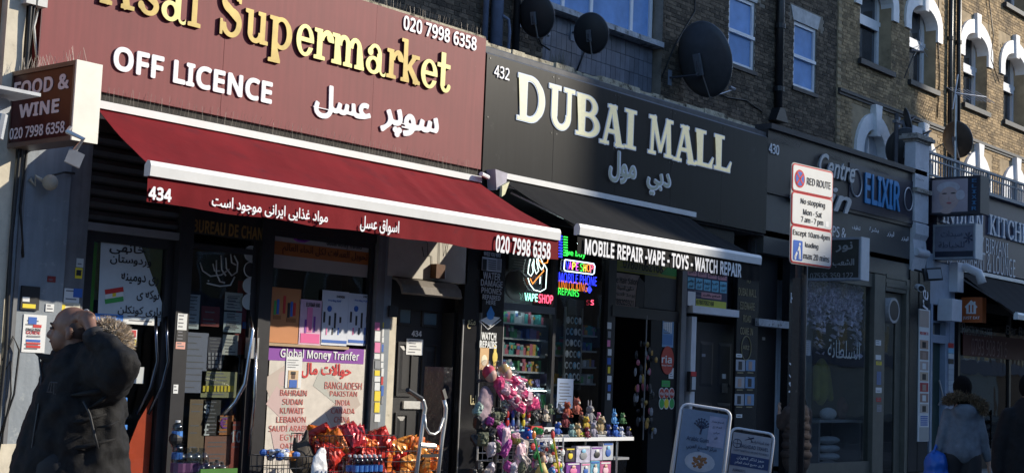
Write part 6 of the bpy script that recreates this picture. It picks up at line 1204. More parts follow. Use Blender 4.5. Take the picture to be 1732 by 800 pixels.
def crumple_bag(mat, sx=.11, sz=.14, seed=0):
    R = random.Random(seed); n, m = 8, 9; vs = []; fs = []
    for s in (1, -1):
        for i in range(n+1):
            for j in range(m+1):
                u, v = i/n*2-1, j/m*2-1; th = .045*(1-u**4)*(1-v**6)*(.75+.5*R.random()); vs.append((u*sx*(1-.08*abs(v)), s*th, v*sz*(1+.05*R.uniform(-1, 1))))
    N = (n+1)*(m+1)
    for i in range(n):
        for j in range(m): a = i*(m+1)+j; fs.append((a, a+1, a+m+2, a+m+1)); fs.append(tuple(q+N for q in (a, a+m+1, a+m+2, a+1)))
    me = bpy.data.meshes.new('crisp_bag'); me.from_pydata(vs, [], fs); me.materials.append(mat); return me
cb = [M('crisp_%s' % n, c, .28, var=.5, sc_=22, metal=.15) for n, c in (('red', (.55, .03, .015)), ('orange', (.7, .16, .02)), ('scarlet', (.65, .05, .03)), ('dark_red', (.25, .02, .015)), ('flame', (.72, .28, .05)), ('crimson', (.42, .02, .03)))]
bags = [crumple_bag(cb[i % 6] if i % 6 != 5 or i == 5 else cb[0], seed=i) for i in range(10)]
def heap(box_, n, lbl, grp, meshes, sc_=1.):
    x0, x1, y0, y1, z0, z1 = box_
    for k in range(n):
        o = bpy.data.objects.new('crisp_bag', R5.choice(meshes)); COL.objects.link(o); x = R5.uniform(x0, x1); o.location = (x, R5.uniform(y0, y1), R5.uniform(z0, z1-.1*abs((x-(x0+x1)/2)/(x1-x0))*2)); o.rotation_euler = (R5.uniform(-.9, .9), R5.uniform(-1.5, 1.5), R5.uniform(-.8, .8)); o.scale = (sc_,)*3; cn = o.data.materials[0].name.split('_', 1)[1].replace('_', ' '); dz = (o.location.z-z0)/(z1-z0); prop(o, cn+' foil '+lbl+', '+('bottom', 'middle', 'top')[min(2, int(dz*3))]+' layer, '+('far left', 'centre left', 'centre right', 'far right')[min(3, int((x-x0)/(x1-x0)*4))], 'crisp bag', grp)
YB_ = -1.0
bx0, bx1 = W(548, 740, YB_)[0], W(672, 740, YB_)[0]; zt1 = W(610, 728, YB_)[1]
bk = thing('wire_basket', 'large wire basket heaped with red crisp bags under the money transfer poster', 'basket', (bx0, YB_, .3)); wire_basket(bk, bx0, bx1, YB_, YB_+.5, .25, zt1-.05, wire, 14, 5)
heap((bx0+.08, bx1-.1, YB_+.05, YB_+.42, .42, zt1+.0), 90, 'crisp bag in the heaped large basket', 'crisp bags in the large basket', bags)
bx2, bx3 = W(652, 770, -1.1)[0], W(708, 770, -1.1)[0]; zt2 = W(680, 750, -1.1)[1]
b2 = thing('wire_basket', 'smaller wire basket of orange crisp bags in front of door 434', 'basket', (bx2, -1.1, .2)); wire_basket(b2, bx2, bx3+.4, -1.1, -.75, .15, zt2-.08, wire, 8, 5)
heap((bx2+.06, bx3+.3, -1.06, -.82, .25, zt2-.02), 36, 'crisp bag in the smaller basket', 'crisp bags in the small basket', [bags[1], bags[4], bags[0], bags[2]])
# bin basket of foil sweets
b3 = thing('wire_basket', 'low basket of foil sweets and a brown sack below the money transfer poster', 'basket', (10.4, -1, .3)); xa, xb = W(470, 780, -1.)[0], W(552, 780, -1.)[0]; zt3 = W(510, 772, -1.)[1]; wire_basket(b3, xa, xb, -1, -.6, .2, zt3, wire, 8, 4)
foil = M('foil', (.6, .62, .66), .2, metal=.9, var=.2, sc_=30)
for k in range(26):
    m1 = R5.choice((foil, foil, inkb, pw, M('sweet_orange', (.6, .22, .04), .4), foil)); o = MB().ell((R5.uniform(xa+.05, xb-.3), R5.uniform(-.98, -.7), zt3-.02+R5.random()*.06), (.05, .035, .035), 7, 5).build('foil_sweet', m1, None, label='small shiny wrapped sweet in the low basket by the poster window', cat='sweet', group='wrapped sweets in the low basket')
sk_ = thing('paper_sack', 'dark brown paper sack with a peaked top rising from the low basket', 'sack', (10.9, -.8, .3)); c = W(513, 765, -.8); blob('sack', [('e', (0, 0, .12), (.17, .1, .17)), ('e', (-.0, 0, .2), (.12, .08, .12)), ('c', (.02, 0, .28), (.03, 0, .42), (.045), .02), ('c', (-.1, 0, .24), (-.12, 0, .34), .04, .02)], M('brown_sack', (.05, .04, .03), .8, var=.2), sk_, voxel=.015, tex=.02); sk_.location = (c[0], -.8, c[1]-.2)
wb = thing('carrier_bag', 'white plastic bag hanging over the side of the basket', 'bag', (11.2, -1.05, .5)); c = W(540, 790, -1.05); blob('bag_skin', [('e', (0, 0, 0), (.11, .04, .2)), ('e', (.02, 0, .12), (.07, .03, .12))], M('white_plastic_bag', (.75, .75, .76), .4, bump=.4, bsc=12), wb, voxel=.012, tex=.04); wb.location = (c[0], -1.05, c[1]-.03)
# bottled water
wtr = G('bottle_plastic', (.62, .68, .74), .1); capw = M('bottle_cap', (.7, .72, .75), .4); capb = M('bottle_cap_blue', (.05, .12, .4), .4); lbw = M('bottle_label_blue', (.06, .2, .55), .4, var=.3, sc_=30); capd = M('bottle_cap_dark', (.03, .03, .03), .5)
def bottle(x, y, z, h, r, lbl, grp, label_m=lbw, cap_m=capw):
    t = thing('water_bottle', lbl, 'bottle', (x, y, z), group=grp); H = [0, .02, .3, .33, .62, .66, .82, .9, .93]; Rr = [.85, 1, 1, .93, .93, 1, .95, .45, .35]
    MB().tube([(x, y, z+h*a) for a in H], [r*b for b in Rr], 10).build('body', wtr, t, smooth=True); MB().tube([(x, y, z+h*.36), (x, y, z+h*.6)], r*1.0, 10).build('label_band', label_m, t); MB().tube([(x, y, z+h*.93), (x, y, z+h)], r*.4, 8).build('cap', cap_m, t)
pk_x0, pk_x1 = W(597, 780, -1.4)[0], W(646, 780, -1.4)[0]; zk = W(620, 769, -1.4)[1]
for i in range(6):
    for j in range(2): bottle(pk_x0+.035+i*(pk_x1-pk_x0-.07)/5, -1.4+j*.085, zk-.26, .26, .036, 'small blue labelled bottle in the shrink wrapped pack, %s row, %s from the left' % (('front', 'rear')[j], 'first second third fourth fifth sixth'.split()[i]), 'bottles in the shrink wrapped pack')
t = thing('bottle_pack_film', 'clear shrink film round the pack of water bottles before the crisp basket', 'film', (pk_x0, -1.45, zk-.27)); MB().box(pk_x0-.01, pk_x1+.01, -1.45, -1.26, zk-.27, zk-.02).build('film', film, t); box('pack_stand', wire, t, pk_x0-.01, pk_x1+.01, -1.45, -1.26, 0, zk-.275)
for j in range(2):
    for i in range(2): x, z = W(300+i*7, 716+j*36, -.35); bottle(x+.0, -.35+i*.05, z-.23, .26, .05, 'clear water bottle in the two high stacks beside the first door, %s %s' % (('front', 'rear')[i], ('upper', 'lower')[j]), 'water bottles beside the first door')
for i in range(4): x, z = W(303+i*13, 757, -.6); bottle(x, -.6, z-.36, .36, .075, 'large water bottle with dark label in the floor row, number %s from the left' % ('one', 'two', 'three', 'four')[i], 'large water bottles at the foot of the glass door', M('dark_purple_label', (.08, .03, .09), .4), wtr)
for i in range(5): x, z = W(340+i*9, 781-(i % 2)*4, -.7); bottle(x, -.7, z-.25, .25, .045, 'small capped bottle in green wrapped tray, number %s from the left' % ('one', 'two', 'three', 'four', 'five')[i], 'small bottles in the green tray', M('green_label', (.03, .2, .04), .4), capd)
x, z = W(362, 795, -.75); tr = thing('bottle_tray', 'green edged tray of small bottles at the foot of the second door', 'tray', (x, -.75, z-.2)); box('tray_wall', M('green_tray', (.04, .16, .015), .5), tr, x-.2, x+.25, -.8, -.78, z-.15, z+.02)
bg1 = thing('bin_bag', 'small black knotted bag beside the water bottles at the post', 'bag', (9.1, -.3, .9)); c = W(297, 742, -.35); MB().ell((c[0], -.35, c[1]), (.07, .06, .07), 10, 7).build('bag_skin', M('black_nylon', (.01, .01, .012), .5), bg1); MB().ell((c[0]+.03, -.35, c[1]+.06), (.03, .03, .03), 6, 5).build('knot', M('black_nylon', (.01, .01, .012), .5), bg1)

# sack truck
YK = -1.5; al = M('truck_aluminium', (.62, .62, .6), .3, metal=.5, var=.1)
tk = thing('sack_truck', 'white aluminium sack truck with two black grips leaning before door 434', 'sack truck', (W(720, 800, YK)[0], YK, 0))
def kp(px, py, dy=0.): q = W(px, py, YK+dy); return (q[0], YK+dy, q[1])
MB().tube([kp(704, 800), kp(712, 740), kp(717, 702), kp(719, 690), kp(716, 678), kp(711, 673)], .022, 8).build('rail', al, tk, smooth=True); MB().tube([kp(741, 800), kp(748, 740), kp(753, 706), kp(754, 690), kp(751, 676)], .022, 8).build('rail', al, tk, smooth=True)
MB().tube([kp(704, 800), (kp(704, 800)[0]-.08, YK, .05)], .022, 8).build('rail', al, tk); MB().tube([kp(741, 800), (kp(741, 800)[0]-.08, YK, .05)], .022, 8).build('rail', al, tk)
MB().tube([kp(718, 700, -.02), kp(720, 722, -.02), kp(726, 732, -.02), kp(735, 734, -.02), kp(743, 728, -.02), kp(750, 706, -.02)], .014, 8).build('cross_loop', al, tk, smooth=True)
MB().tube([kp(689, 659, -.1), kp(712, 674)], [.024, .03], 8).build('grip', blk, tk); MB().obox(kp(751, 666), (.35, -.1, -.93), (.9, .1, .4), (0, 1, 0), .11, .05, .03).build('grip', blk, tk)
MB().tube([kp(710, 752), kp(735, 754)], .03, 8).build('cross_bar', al, tk); m_ = MB(); m_.tube([kp(720, 744), kp(724, 764), kp(732, 766), kp(736, 756)], .008, 5); m_.build('bungee', blk, tk); MB().obox(kp(727, 770), (1, 0, 0), (0, 0, 1), (0, 1, 0), .25, .035, .02).build('plate_bar', blk, tk)
for dx in (0, .36): MB().tube([(kp(704, 800)[0]-.05+dx, YK+.1, .12), (kp(704, 800)[0]+.0+dx, YK+.1, .12)], .12, 16).build('wheel', blk, tk)
# ---------------------------------------------------------------- toy rack and table
YT = -1.2
def tp(px, py, Y=YT): q = W(px, py, Y); return (q[0], Y, q[1])
rk = thing('toy_rack', 'wire rack loaded with small toys and bagged goods at the left of the toy table', 'rack', (tp(850, 800)[0], YT, 0))
xa, xb = tp(852, 760)[0], tp(952, 760)[0]; ztb = tp(900, 740)[2]
wire_basket(rk, xa, xb, YT, YT+.4, ztb-.28, ztb-.02, wwire, 12, 3)
for x in (xa, xb): MB().tube([(x, YT, 0), (x, YT, ztb)], .012, 6).build('leg', wwire, rk); MB().tube([(x, YT+.4, 0), (x, YT+.4, ztb)], .012, 6).build('leg', wwire, rk)
MB().tube([tp(807, 648), tp(810, 643), tp(836, 644), tp(841, 652), tp(840, 690)], .016, 8).build('hoop', blk, rk, smooth=True); MB().tube([tp(840, 690), (tp(838, 760)[0], YT, 0)], .022, 8).build('stand', blk, rk)
film2 = G('crinkled_film', (.9, .88, .9), .16, 1.)
pkd = M('doll_pink', (.72, .05, .2), .6, var=.25, sc_=18); sknd = M('doll_skin', (.6, .38, .28), .5, var=0); hair = M('doll_hair', (.6, .42, .15), .7, var=.2); lpk = M('pale_pink_cloth', (.75, .5, .55), .6, var=.2, sc_=15)
for k, (a, b, c, d, lb) in enumerate(((830, 634, 872, 682, 'doll in a pink dress wrapped in clear film, left of the pair on the rack'), (856, 632, 895, 680, 'blonde doll in a pink dress wrapped in clear film, right of the pair'))):
    P0, P1 = Vector(tp(a, b, YT-.05)), Vector(tp(c, d, YT-.05)); t = thing('wrapped_doll', lb, 'doll', tuple(P1)); D_ = P1-P0; r1 = D_.length; n_ = D_.normalized(); s_ = n_.cross(Vector((0, 1, 0)))
    MB().ell(P0, (.075, .07, .085), 12, 8).build('head', sknd, t, smooth=True); MB().ell(P0+Vector((-.01, .02, .03)), (.085, .075, .085), 12, 8).build('hair', hair if k else M('pink_hat', (.6, .03, .08), .6), t, smooth=True)
    MB().tube([P0+n_*.07, P0+n_*.2, P0+n_*r1*.5], [.03, .05, .055], 12).build('dress', pkd, t, smooth=True)
    for j in range(5):
        o = bpy.data.objects.new('dress_fold', crumple_bag((pkd, lpk, pkd, lpk, pkd)[j], .075+.008*j, .075, j+9*k)); COL.objects.link(o); o.parent = t; o.location = n_*(.16+j*.24*r1*.8)-D_+Vector((0, -.03-.01*(j % 2), 0)); o.rotation_euler = (R5.gauss(0, .3), R5.gauss(.5, .4), R5.gauss(0, .3)); MB().tube([P0+n_*r1*.7, P0+n_*r1*.85, P0+n_*r1*.95], [.05, .07, .04], 12).build('skirt_hem', lpk, t, smooth=True); MB().ell(P0+n_*r1*.85+Vector((0, -.07, 0)), (.05, .03, .05), 8, 6).build('shoe', pkd, t)
    for q in (-1, 1): MB().tube([P0+n_*.12+s_*.05*q, P0+n_*.3+s_*.13*q+Vector((0, -.05, 0))], .02, 6).build('arm', pkd, t)
    q_ = blob('wrapping', [('c', tuple(P0-n_*.05), tuple(P0+D_*.5), .115, .13), ('c', tuple(P0+D_*.5), tuple(P1), .13, .15), ('c', tuple(P0-n_*.12), tuple(P0-n_*.2), .09, .04)], film2, t, voxel=.022, smooth=1, tex=.09); q_.location = -P1
# shopping bag lilac with dark hook, camo bag, masks
bgq = thing('cloth_bag', 'faded lilac drawstring bag hanging at the left of the toy rack', 'bag', tp(820, 700)); blob('bag_skin', [('e', (0, 0, .12), (.13, .05, .2)), ('e', (-.02, 0, -.02), (.16, .06, .14))], M('lilac_cloth', (.30, .22, .25), .85, var=.25, sc_=10, bump=.3), bgq, voxel=.014, tex=.03)
cbg = thing('toy_bundle', 'bundle of camouflage coloured toy masks hanging under the lilac bag', 'toys', tp(828, 712)); MB()
for k in range(16): MB().ell((tp(828, 712)[0]+R5.gauss(0, .07), YT+R5.gauss(0, .03), tp(828, 712)[2]+R5.gauss(0, .08)), (.05, .03, .04), 7, 5).build('mask', (M('camo_green', (.08, .09, .05), .7, var=.3), M('camo_grey', (.22, .22, .2), .7, var=.3), blk)[k % 3], cbg)
fr_ = thing('sunglasses_card', 'dark wire card of small sunglasses above the toy bundle', 'sunglasses', tp(838, 692))
for i in range(3):
    for q in (-1, 1): c = Vector(tp(829+i*9+q*2, 690+(i % 2)*2)); MB().tube([c+Vector((.022*math.cos(a), -.03, .022*math.sin(a))) for a in [j*.78 for j in range(8)]], .006, 4, closed=True).build('lens_frame', blk, fr_)
for k in range(9):      # hanging toy packets
    col_ = k % 5; x, y, z = tp(856+col_*9, 700+(k//5)*14, YT-.02); t = thing('toy_packet', 'small blister packet with a %s toy, %s row, number %s from the left' % (('red', 'blue', 'grey', 'yellow', 'red')[col_], ('upper', 'lower')[k//5], ('one', 'two', 'three', 'four', 'five')[col_]), 'toy packet', (x, y, z-.1)); MB().box(x-.05, x+.05, y, y+.01, z-.1, z+.1).build('card', (pw, M('card_lilac', (.4, .3, .5), .5), sky_b)[k % 3], t); MB().ell((x, y-.02, z-.0), (.025, .02, .05), 8, 6).build('toy', (inkr, inkb, gryi, yel, inkr)[col_], t); MB().ell((x+.01, y-.02, z-.06), (.02, .015, .02), 8, 6).build('toy', (inkb, gryi, inkk, inkk, pw)[col_], t)
# balls
def ball(px, py, r, mat, lbl, Y=YT, m2=None):
    x, y, z = tp(px, py, Y); t = thing('ball', lbl, 'ball', (x, y, z-r)); MB().ell((x, y, z), (r, r, r), 20, 14).build('skin', mat, t, smooth=True)
    for k in range(5): a = k*1.3; v = Vector((math.sin(a)*.7, -.7, math.cos(a*1.7)*.6)).normalized()*r*.97; MB().ell((x+v.x, y+v.y, z+v.z), (r*.22, r*.12, r*.2), 8, 6).build('print_patch', m2 or inkr, t, smooth=True)
ball(891, 733, .085, M('ball_blue', (.03, .12, .6), .25, var=.5, sc_=18), 'blue and red patterned play ball resting in the white wire basket', YT+.1)
ball(933, 796, .045, M('ball_blue2', (.03, .2, .6), .3), 'small blue ball at the bottom of the toy rack', YT-.1, pw)
# bucket/box of toys hanging on rack front
for i, (px, py, w_, h_, m1, lb) in enumerate(((855, 745, .16, .26, M('toy_magenta', (.4, .05, .28), .6, var=.4, sc_=25), 'magenta and lilac toy handbag hanging low on the rack'), (880, 765, .2, .3, M('clear_bag_brown', (.36, .30, .28), .35, var=.4, sc_=14), 'clear bag of brown dolls hanging from the basket'), (910, 728, .1, .05, M('toy_green', (.05, .4, .1), .4), 'green plastic toy piece on the white basket'), (870, 730, .12, .05, M('toy_olive', (.25, .28, .03), .4, var=.3), 'olive and yellow toy on the left of the basket'))):
    c = tp(px, py, YT-.08); t = thing('hanging_toy', lb, 'toy', c); [(lambda o, j: (COL.objects.link(o), setattr(o, 'parent', t), setattr(o, 'location', (R5.gauss(0, .02), -.02*j, R5.gauss(0, .03)-.03*j)), setattr(o, 'rotation_euler', (R5.gauss(0, .2), R5.gauss(0, .3), R5.gauss(0, .2)))))(bpy.data.objects.new('body', crumple_bag(m1 if j != 1 else lpk, w_*(.55-.1*j), h_*(.5-.08*j)+.02, 50+i*3+j)), j) for j in range(3)]; MB().tube([(-.05, 0, h_*.4), (0, 0, h_*.75), (.05, 0, h_*.4)], .006, 5).build('strap', blk, t)
for k in range(26):
    px, py = R5.uniform(800, 905), R5.uniform(690, 805); x, y, z = tp(px, py, YT-.02-R5.random()*.1); m1 = R5.choice((M('toy_magenta', (.4, .05, .28), .6), M('pack_pale2', (.5, .45, .5), .4, var=.4, sc_=20), M('clear_bag_brown', (.36, .30, .28), .35), blk, M('camo_green', (.08, .09, .05), .7), M('toy_mint', (.18, .28, .25), .5, var=.4, sc_=25), blk))
    o = bpy.data.objects.new('toy_pouch', crumple_bag(m1, R5.uniform(.04, .075), R5.uniform(.05, .1), k)); COL.objects.link(o); o.location = (x, y, z); o.rotation_euler = (R5.gauss(0, .2), R5.gauss(0, .4), R5.gauss(0, .4)); prop(o, 'hanging %s toy pouch, %s on the %s of the rack' % (m1.name.replace('_', ' ').split(' ')[-1].replace('paint', 'black').replace('pale2', 'pale'), 'high' if py < 728 else 'midway' if py < 765 else 'low', 'left side' if px < 850 else 'front'), 'toy pouch', 'small toy pouches hanging on the rack')
# row of plastic figures & racquets pack
bk_ = thing('toy_bag', 'big clear bag of mixed bright toys on the rack front above a doll', 'toy bag', tp(925, 760, YT-.1))
for k in range(70):
    x, y, z = tp(R5.uniform(897, 952), R5.uniform(748, 800), YT-.06-R5.random()*.05); m1 = R5.choice((pw, pw, inkr, inkb, yel, sky_b, pnk, grn, pw, M('toy_cream', (.65, .55, .4), .5))); MB().ell((x, y, z), (R5.uniform(.012, .04), .02, R5.uniform(.012, .045)), 7, 5).build('toy_piece', m1, bk_)
MB().ell(tp(925, 770, YT-.08), (.2, .1, .24), 14, 10).build('bag_film', film, bk_, smooth=True)
dl_ = thing('doll', 'small doll with brown hair and yellow dress at the bottom of the rack', 'doll', tp(917, 790, YT-.16)); MB().ell((0, 0, .06), (.05, .045, .055), 12, 8).build('head', sknd, dl_) ; dl_.location = tp(917, 782, YT-.16)
MB()
for o in [q for q in dl_.children]: o.location = (0, 0, 0)
t = dl_; ORG[t.name] = np.zeros(3); 
for q in list(t.children): bpy.data.objects.remove(q)
MB().ell((0, 0, .05), (.048, .045, .055), 12, 8).build('head', sknd, t, smooth=True); MB().ell((0, .015, .07), (.055, .05, .055), 12, 8).build('hair', M('brown_hair', (.12, .05, .02), .8), t, smooth=True); MB().tube([(0, 0, 0), (0, 0, -.14)], [.03, .09], 12).build('dress', M('yellow_dress', (.7, .55, .2), .6), t, smooth=True)
for a, b, m1, lb in (((903, 735), (917, 800), grn, 'green plastic toy wand slanting over the toy bag'), ((935, 735), (946, 800), yel, 'yellow plastic toy wand with a red top over the toy bag')):
    A_, B_ = Vector(tp(*a, YT-.2)), Vector(tp(*b, YT-.2)); t = thing('toy_wand', lb, 'toy wand', tuple(B_)); MB().tube([A_, B_], .012, 6).build('rod', m1, t); MB().ell(A_, (.03, .02, .05), 10, 6).build('head', inkr if m1 is yel else M('toy_orange', (.7, .2, .03), .4), t)
# cars on the basket
for k, (px, py, m1, lb) in enumerate(((908, 722, inkr, 'red toy car on the left end of the toy table'), (929, 724, pw, 'white toy bus beside the red toy car'), (986, 732, M('lime', (.45, .55, .03), .4), 'lime green toy buggy with big wheels'))):
    x, y, z = tp(px, py+8, YT+.03); t = thing('toy_car', lb, 'toy car', (x, y, z)); MB().box(x-.1, x+.1, y, y+.1, z+.02, z+.07).build('body', m1, t); MB().prism([(x-.06, z+.07), (x+.06, z+.07), (x+.04, z+.12), (x-.04, z+.12)], y+.005, y+.095).build('cabin', dgl, t)
    for q in (-.06, .06): MB().tube([(x+q, y-.01, z+.025), (x+q, y+.11, z+.025)], .026, 10).build('wheel', blk if k < 2 else m1, t)
# table
xt0, xt1 = tp(952, 745)[0], tp(1072, 745, YT)[0]; zt_ = tp(1010, 739)[2]
tb = thing('toy_table', 'white edged folding table crowded with small toys outside shop 432', 'table', ((xt0+xt1)/2, YT, 0)); box('table_top', white, tb, xt0-.5, xt1, YT, YT+.6, zt_-.045, zt_)
for x in (xt0-.4, xt1-.3):
    for y in (YT+.05, YT+.55): MB().tube([(x, y, 0), (x, y, zt_-.045)], .015, 8).build('leg', steel, tb)
tb2 = thing('fabric_crate', 'clear plastic storage tub under the right end of the toy table', 'tub', (xt1-.1, YT+.2, 0)); z_ = tp(1050, 778)[2]; MB().prism([(xt1-.55, 0), (xt1-.05, 0), (xt1-.0, z_), (xt1-.6, z_)], YT+.1, YT+.4).build('tub_body', G('tub_plastic', (.5, .5, .52), .2), tb2); MB().box(xt1-.62, xt1+.02, YT+.08, YT+.42, z_, z_+.03).build('lid', gryi, tb2)
def plush(px, py, s, mat, mz, lbl, dy=.1, ears='round', pose=0):
    x, y, z = tp(px, py, YT+dy); z = max(z, zt_); r = s; t = thing('plush_toy', lbl, 'soft toy', (x, y, z))
    MB().ell((x, y, z+r*.75), (r*.62, r*.5, r*.78), 14, 9).build('body', mat, t, smooth=True); hz = z+r*1.75; hd2 = MB().ell((x+pose*r*.2, y-r*.1, hz), (r*.55, r*.5, r*.5), 14, 9).build('head', mat, t, smooth=True)
    MB().ell((x+pose*r*.2, y-r*.55, hz-r*.12), (r*.25, r*.16, r*.2), 10, 6).build('muzzle', mz, hd2, smooth=True)
    for q in (-1, 1):
        if ears == 'round': MB().ell((x+q*r*.45+pose*r*.2, y-r*.05, hz+r*.4), (r*.2, r*.1, r*.2), 8, 6).build('ear', mz if pose else mat, hd2, smooth=True)
        elif ears == 'long': MB().ell((x+q*r*.3+pose*r*.2, y, hz+r*.75), (r*.13, r*.08, r*.45), 8, 6).build('ear', mat, hd2, smooth=True)
        else: MB().tube([(x+q*r*.35, y, hz+r*.25), (x+q*r*.5, y, hz+r*.75)], [r*.18, r*.01], 6).build('ear', mat, hd2)
        MB().ell((x+q*r*.2+pose*r*.2, y-r*.56, hz+r*.12), (r*.07, r*.05, r*.08), 6, 5).build('eye', inkk, hd2)
        MB().tube([(x+q*r*.45, y-r*.1, z+r*1.15), (x+q*r*.8, y-r*.35, z+r*.6)], [r*.2, r*.16], 8).build('arm', mat, t, smooth=True); MB().tube([(x+q*r*.35, y-r*.2, z+r*.22), (x+q*r*.5, y-r*.8, z+r*.16)], [r*.24, r*.2], 8).build('leg', mat if not pose else mz, t, smooth=True)
def pm_(n, c): return M('plush_'+n, c, .85, var=.2, sc_=30, bump=.3)
cr_ = pm_('cream', (.55, .48, .38)); rows = [
 (910, 710, .055, pm_('dark', (.05, .04, .04)), cr_, 'dark soft toy at the left end of the toy table', .3, 'round', 0), (922, 712, .06, cr_, pm_('white', (.6, .6, .58)), 'white eared cream soft toy next to the red toy car', .2, 'long', 0),
 (941, 738, .07, pm_('bluebody', (.03, .1, .4)), cr_, 'big eared blue monkey toy with a pale face', .05, 'round', 1), (955, 722, .07, pm_('maroon', (.16, .02, .03)), inkk, 'maroon soft toy behind the blue monkey toy', .3, 'round', 0),
 (958, 705, .075, pm_('rust', (.3, .05, .02)), M('plush_cheek', (.3, .15, .08), .8), 'rust red furry toy with round eyes in the back row', .35, 'round', 0), (974, 700, .08, pm_('brick', (.35, .1, .07)), cr_, 'tall brick coloured toy figure at the back', .4, 'tuft', 0),
 (966, 738, .06, pm_('teal', (.18, .3, .3)), cr_, 'teal sitting toy dog in the front row', .05, 'round', 0), (976, 738, .065, pm_('biscuit', (.5, .34, .17)), cr_, 'biscuit brown teddy in the front row', .05, 'round', 0),
 (982, 722, .06, pm_('brown', (.1, .05, .03)), cr_, 'dark brown bear behind the biscuit teddy', .25, 'round', 0), (990, 728, .07, pm_('yellow', (.5, .35, .04)), pm_('orangebeak', (.6, .2, .02)), 'yellow toy with an orange muzzle', .2, 'round', 0),
 (996, 715, .09, pm_('grey', (.2, .2, .22)), cr_, 'tall grey long eared toy at the back', .4, 'long', 0), (1002, 738, .07, pm_('lilacgrey', (.3, .28, .35)), cr_, 'lilac grey toy in the middle of the front row', .08, 'round', 0),
 (992, 740, .05, pm_('wine', (.2, .02, .05)), pw, 'wine red toy low in the middle front', .02, 'tuft', 0), (1014, 733, .085, pm_('tan', (.34, .25, .13)), cr_, 'tan soft dog turned sideways at the right half of the table', .15, 'round', 1),
 (1012, 712, .045, pm_('rose', (.5, .12, .25)), cr_, 'little pink toy above the tan dog', .4, 'round', 0), (1028, 738, .06, pm_('navy', (.03, .05, .2)), cr_, 'navy toy right of the tan dog', .1, 'tuft', 0),
 (1040, 738, .06, pm_('royal', (.04, .14, .5)), pw, 'royal blue toy with white front near the right end', .05, 'round', 0), (1038, 716, .06, pm_('sky', (.1, .3, .6)), cr_, 'sky blue toy in the back row near the right end', .35, 'long', 0), (1050, 738, .05, pm_('whiteblue', (.5, .52, .58)), inkb, 'white and blue toy second from the right end', .05, 'round', 0),
 (1052, 716, .055, pm_('green', (.05, .15, .05)), cr_, 'green toy in the back row at the right end', .3, 'round', 0), (1062, 738, .05, pm_('darkblue', (.03, .03, .08)), yel, 'dark toy with yellow muzzle at the right end', .1, 'round', 0), (930, 700, .05, pm_('greenish', (.08, .12, .07)), cr_, 'mossy toy in the back row near the left', .4, 'tuft', 0), (946, 698, .05, pm_('greyw', (.35, .35, .37)), pw, 'grey and white toy in the back row beside the rust red toy', .4, 'round', 0)]
for r_ in rows: plush(r_[0], r_[1], r_[2]*1.12, *r_[3:6], dy=r_[6], ears=r_[7], pose=r_[8])
# boxed toys under the table
pk = [M('pack_violet', (.2, .05, .3), .4, var=.4, sc_=12), M('pack_pale', (.5, .48, .6), .4, var=.3, sc_=14), M('pack_cyan', (.15, .4, .55), .4, var=.4, sc_=14), M('pack_dark', (.05, .04, .06), .4, var=.4), M('pack_white', (.6, .6, .62), .4, var=.2, sc_=16), M('pack_pink', (.5, .12, .25), .4, var=.3)]
names = ['dark boxed toy with yellow print', 'grey framed boxed toy', 'lilac boxed dog toy', 'white boxed blue animal toy', 'violet boxed doll', 'blue and white boxed figure', 'cyan boxed animals set', 'pink edged boxed toy']
for k, (a, b, c, d) in enumerate(((957, 972, 757, 780), (975, 998, 754, 782), (1000, 1019, 755, 778), (1020, 1037, 748, 777), (958, 981, 782, 806), (983, 998, 783, 806), (999, 1014, 779, 806), (1015, 1033, 780, 806))):
    x0, x1, z0, z1 = fr((a, b, c, d), YT+.05); t = thing('toy_box', names[k]+' in the %s row under the toy table' % ('upper', 'lower')[k//4], 'toy box', (x0, YT+.05, z0)); m1 = pk[(3, 1, 1, 4, 0, 4, 2, 5)[k]]; MB().box(x0, x1, YT+.05, YT+.13, z0, z1).build('carton', m1, t); w_ = x1-x0; h_ = z1-z0
    MB().ell(((x0+x1)/2, YT+.045, z0+h_*.42), (w_*.26, .008, h_*.24), 12, 8).build('picture', (yel, gryi, inkk, inkb, pnk, inkb, pw, lpk)[k], t); MB().ell(((x0+x1)/2, YT+.042, z0+h_*.7), (w_*.16, .008, h_*.12), 10, 6).build('picture', (inkk, sky_b, pw, sky_b, sknd, pw, cr_, sknd)[k], t)
    MB().box(x0+w_*.08, x1-w_*.08, YT+.045, YT+.0495, z1-h_*.14, z1-h_*.05).build('title_band', (yel, pw, prp, inkb, pw, pnk, inkb, pw)[k], t)
sh3 = box('black_wrap', M('black_plastic_wrap', (.02, .02, .022), .2, bump=.8, bsc=12), None, tp(784, 640)[0], tp(798, 640)[0], YT+.3, YT+.6, 0, tp(790, 622)[2]); prop(sh3, 'stack of goods wrapped in shiny black plastic left of the toy rack', 'wrapped stack')
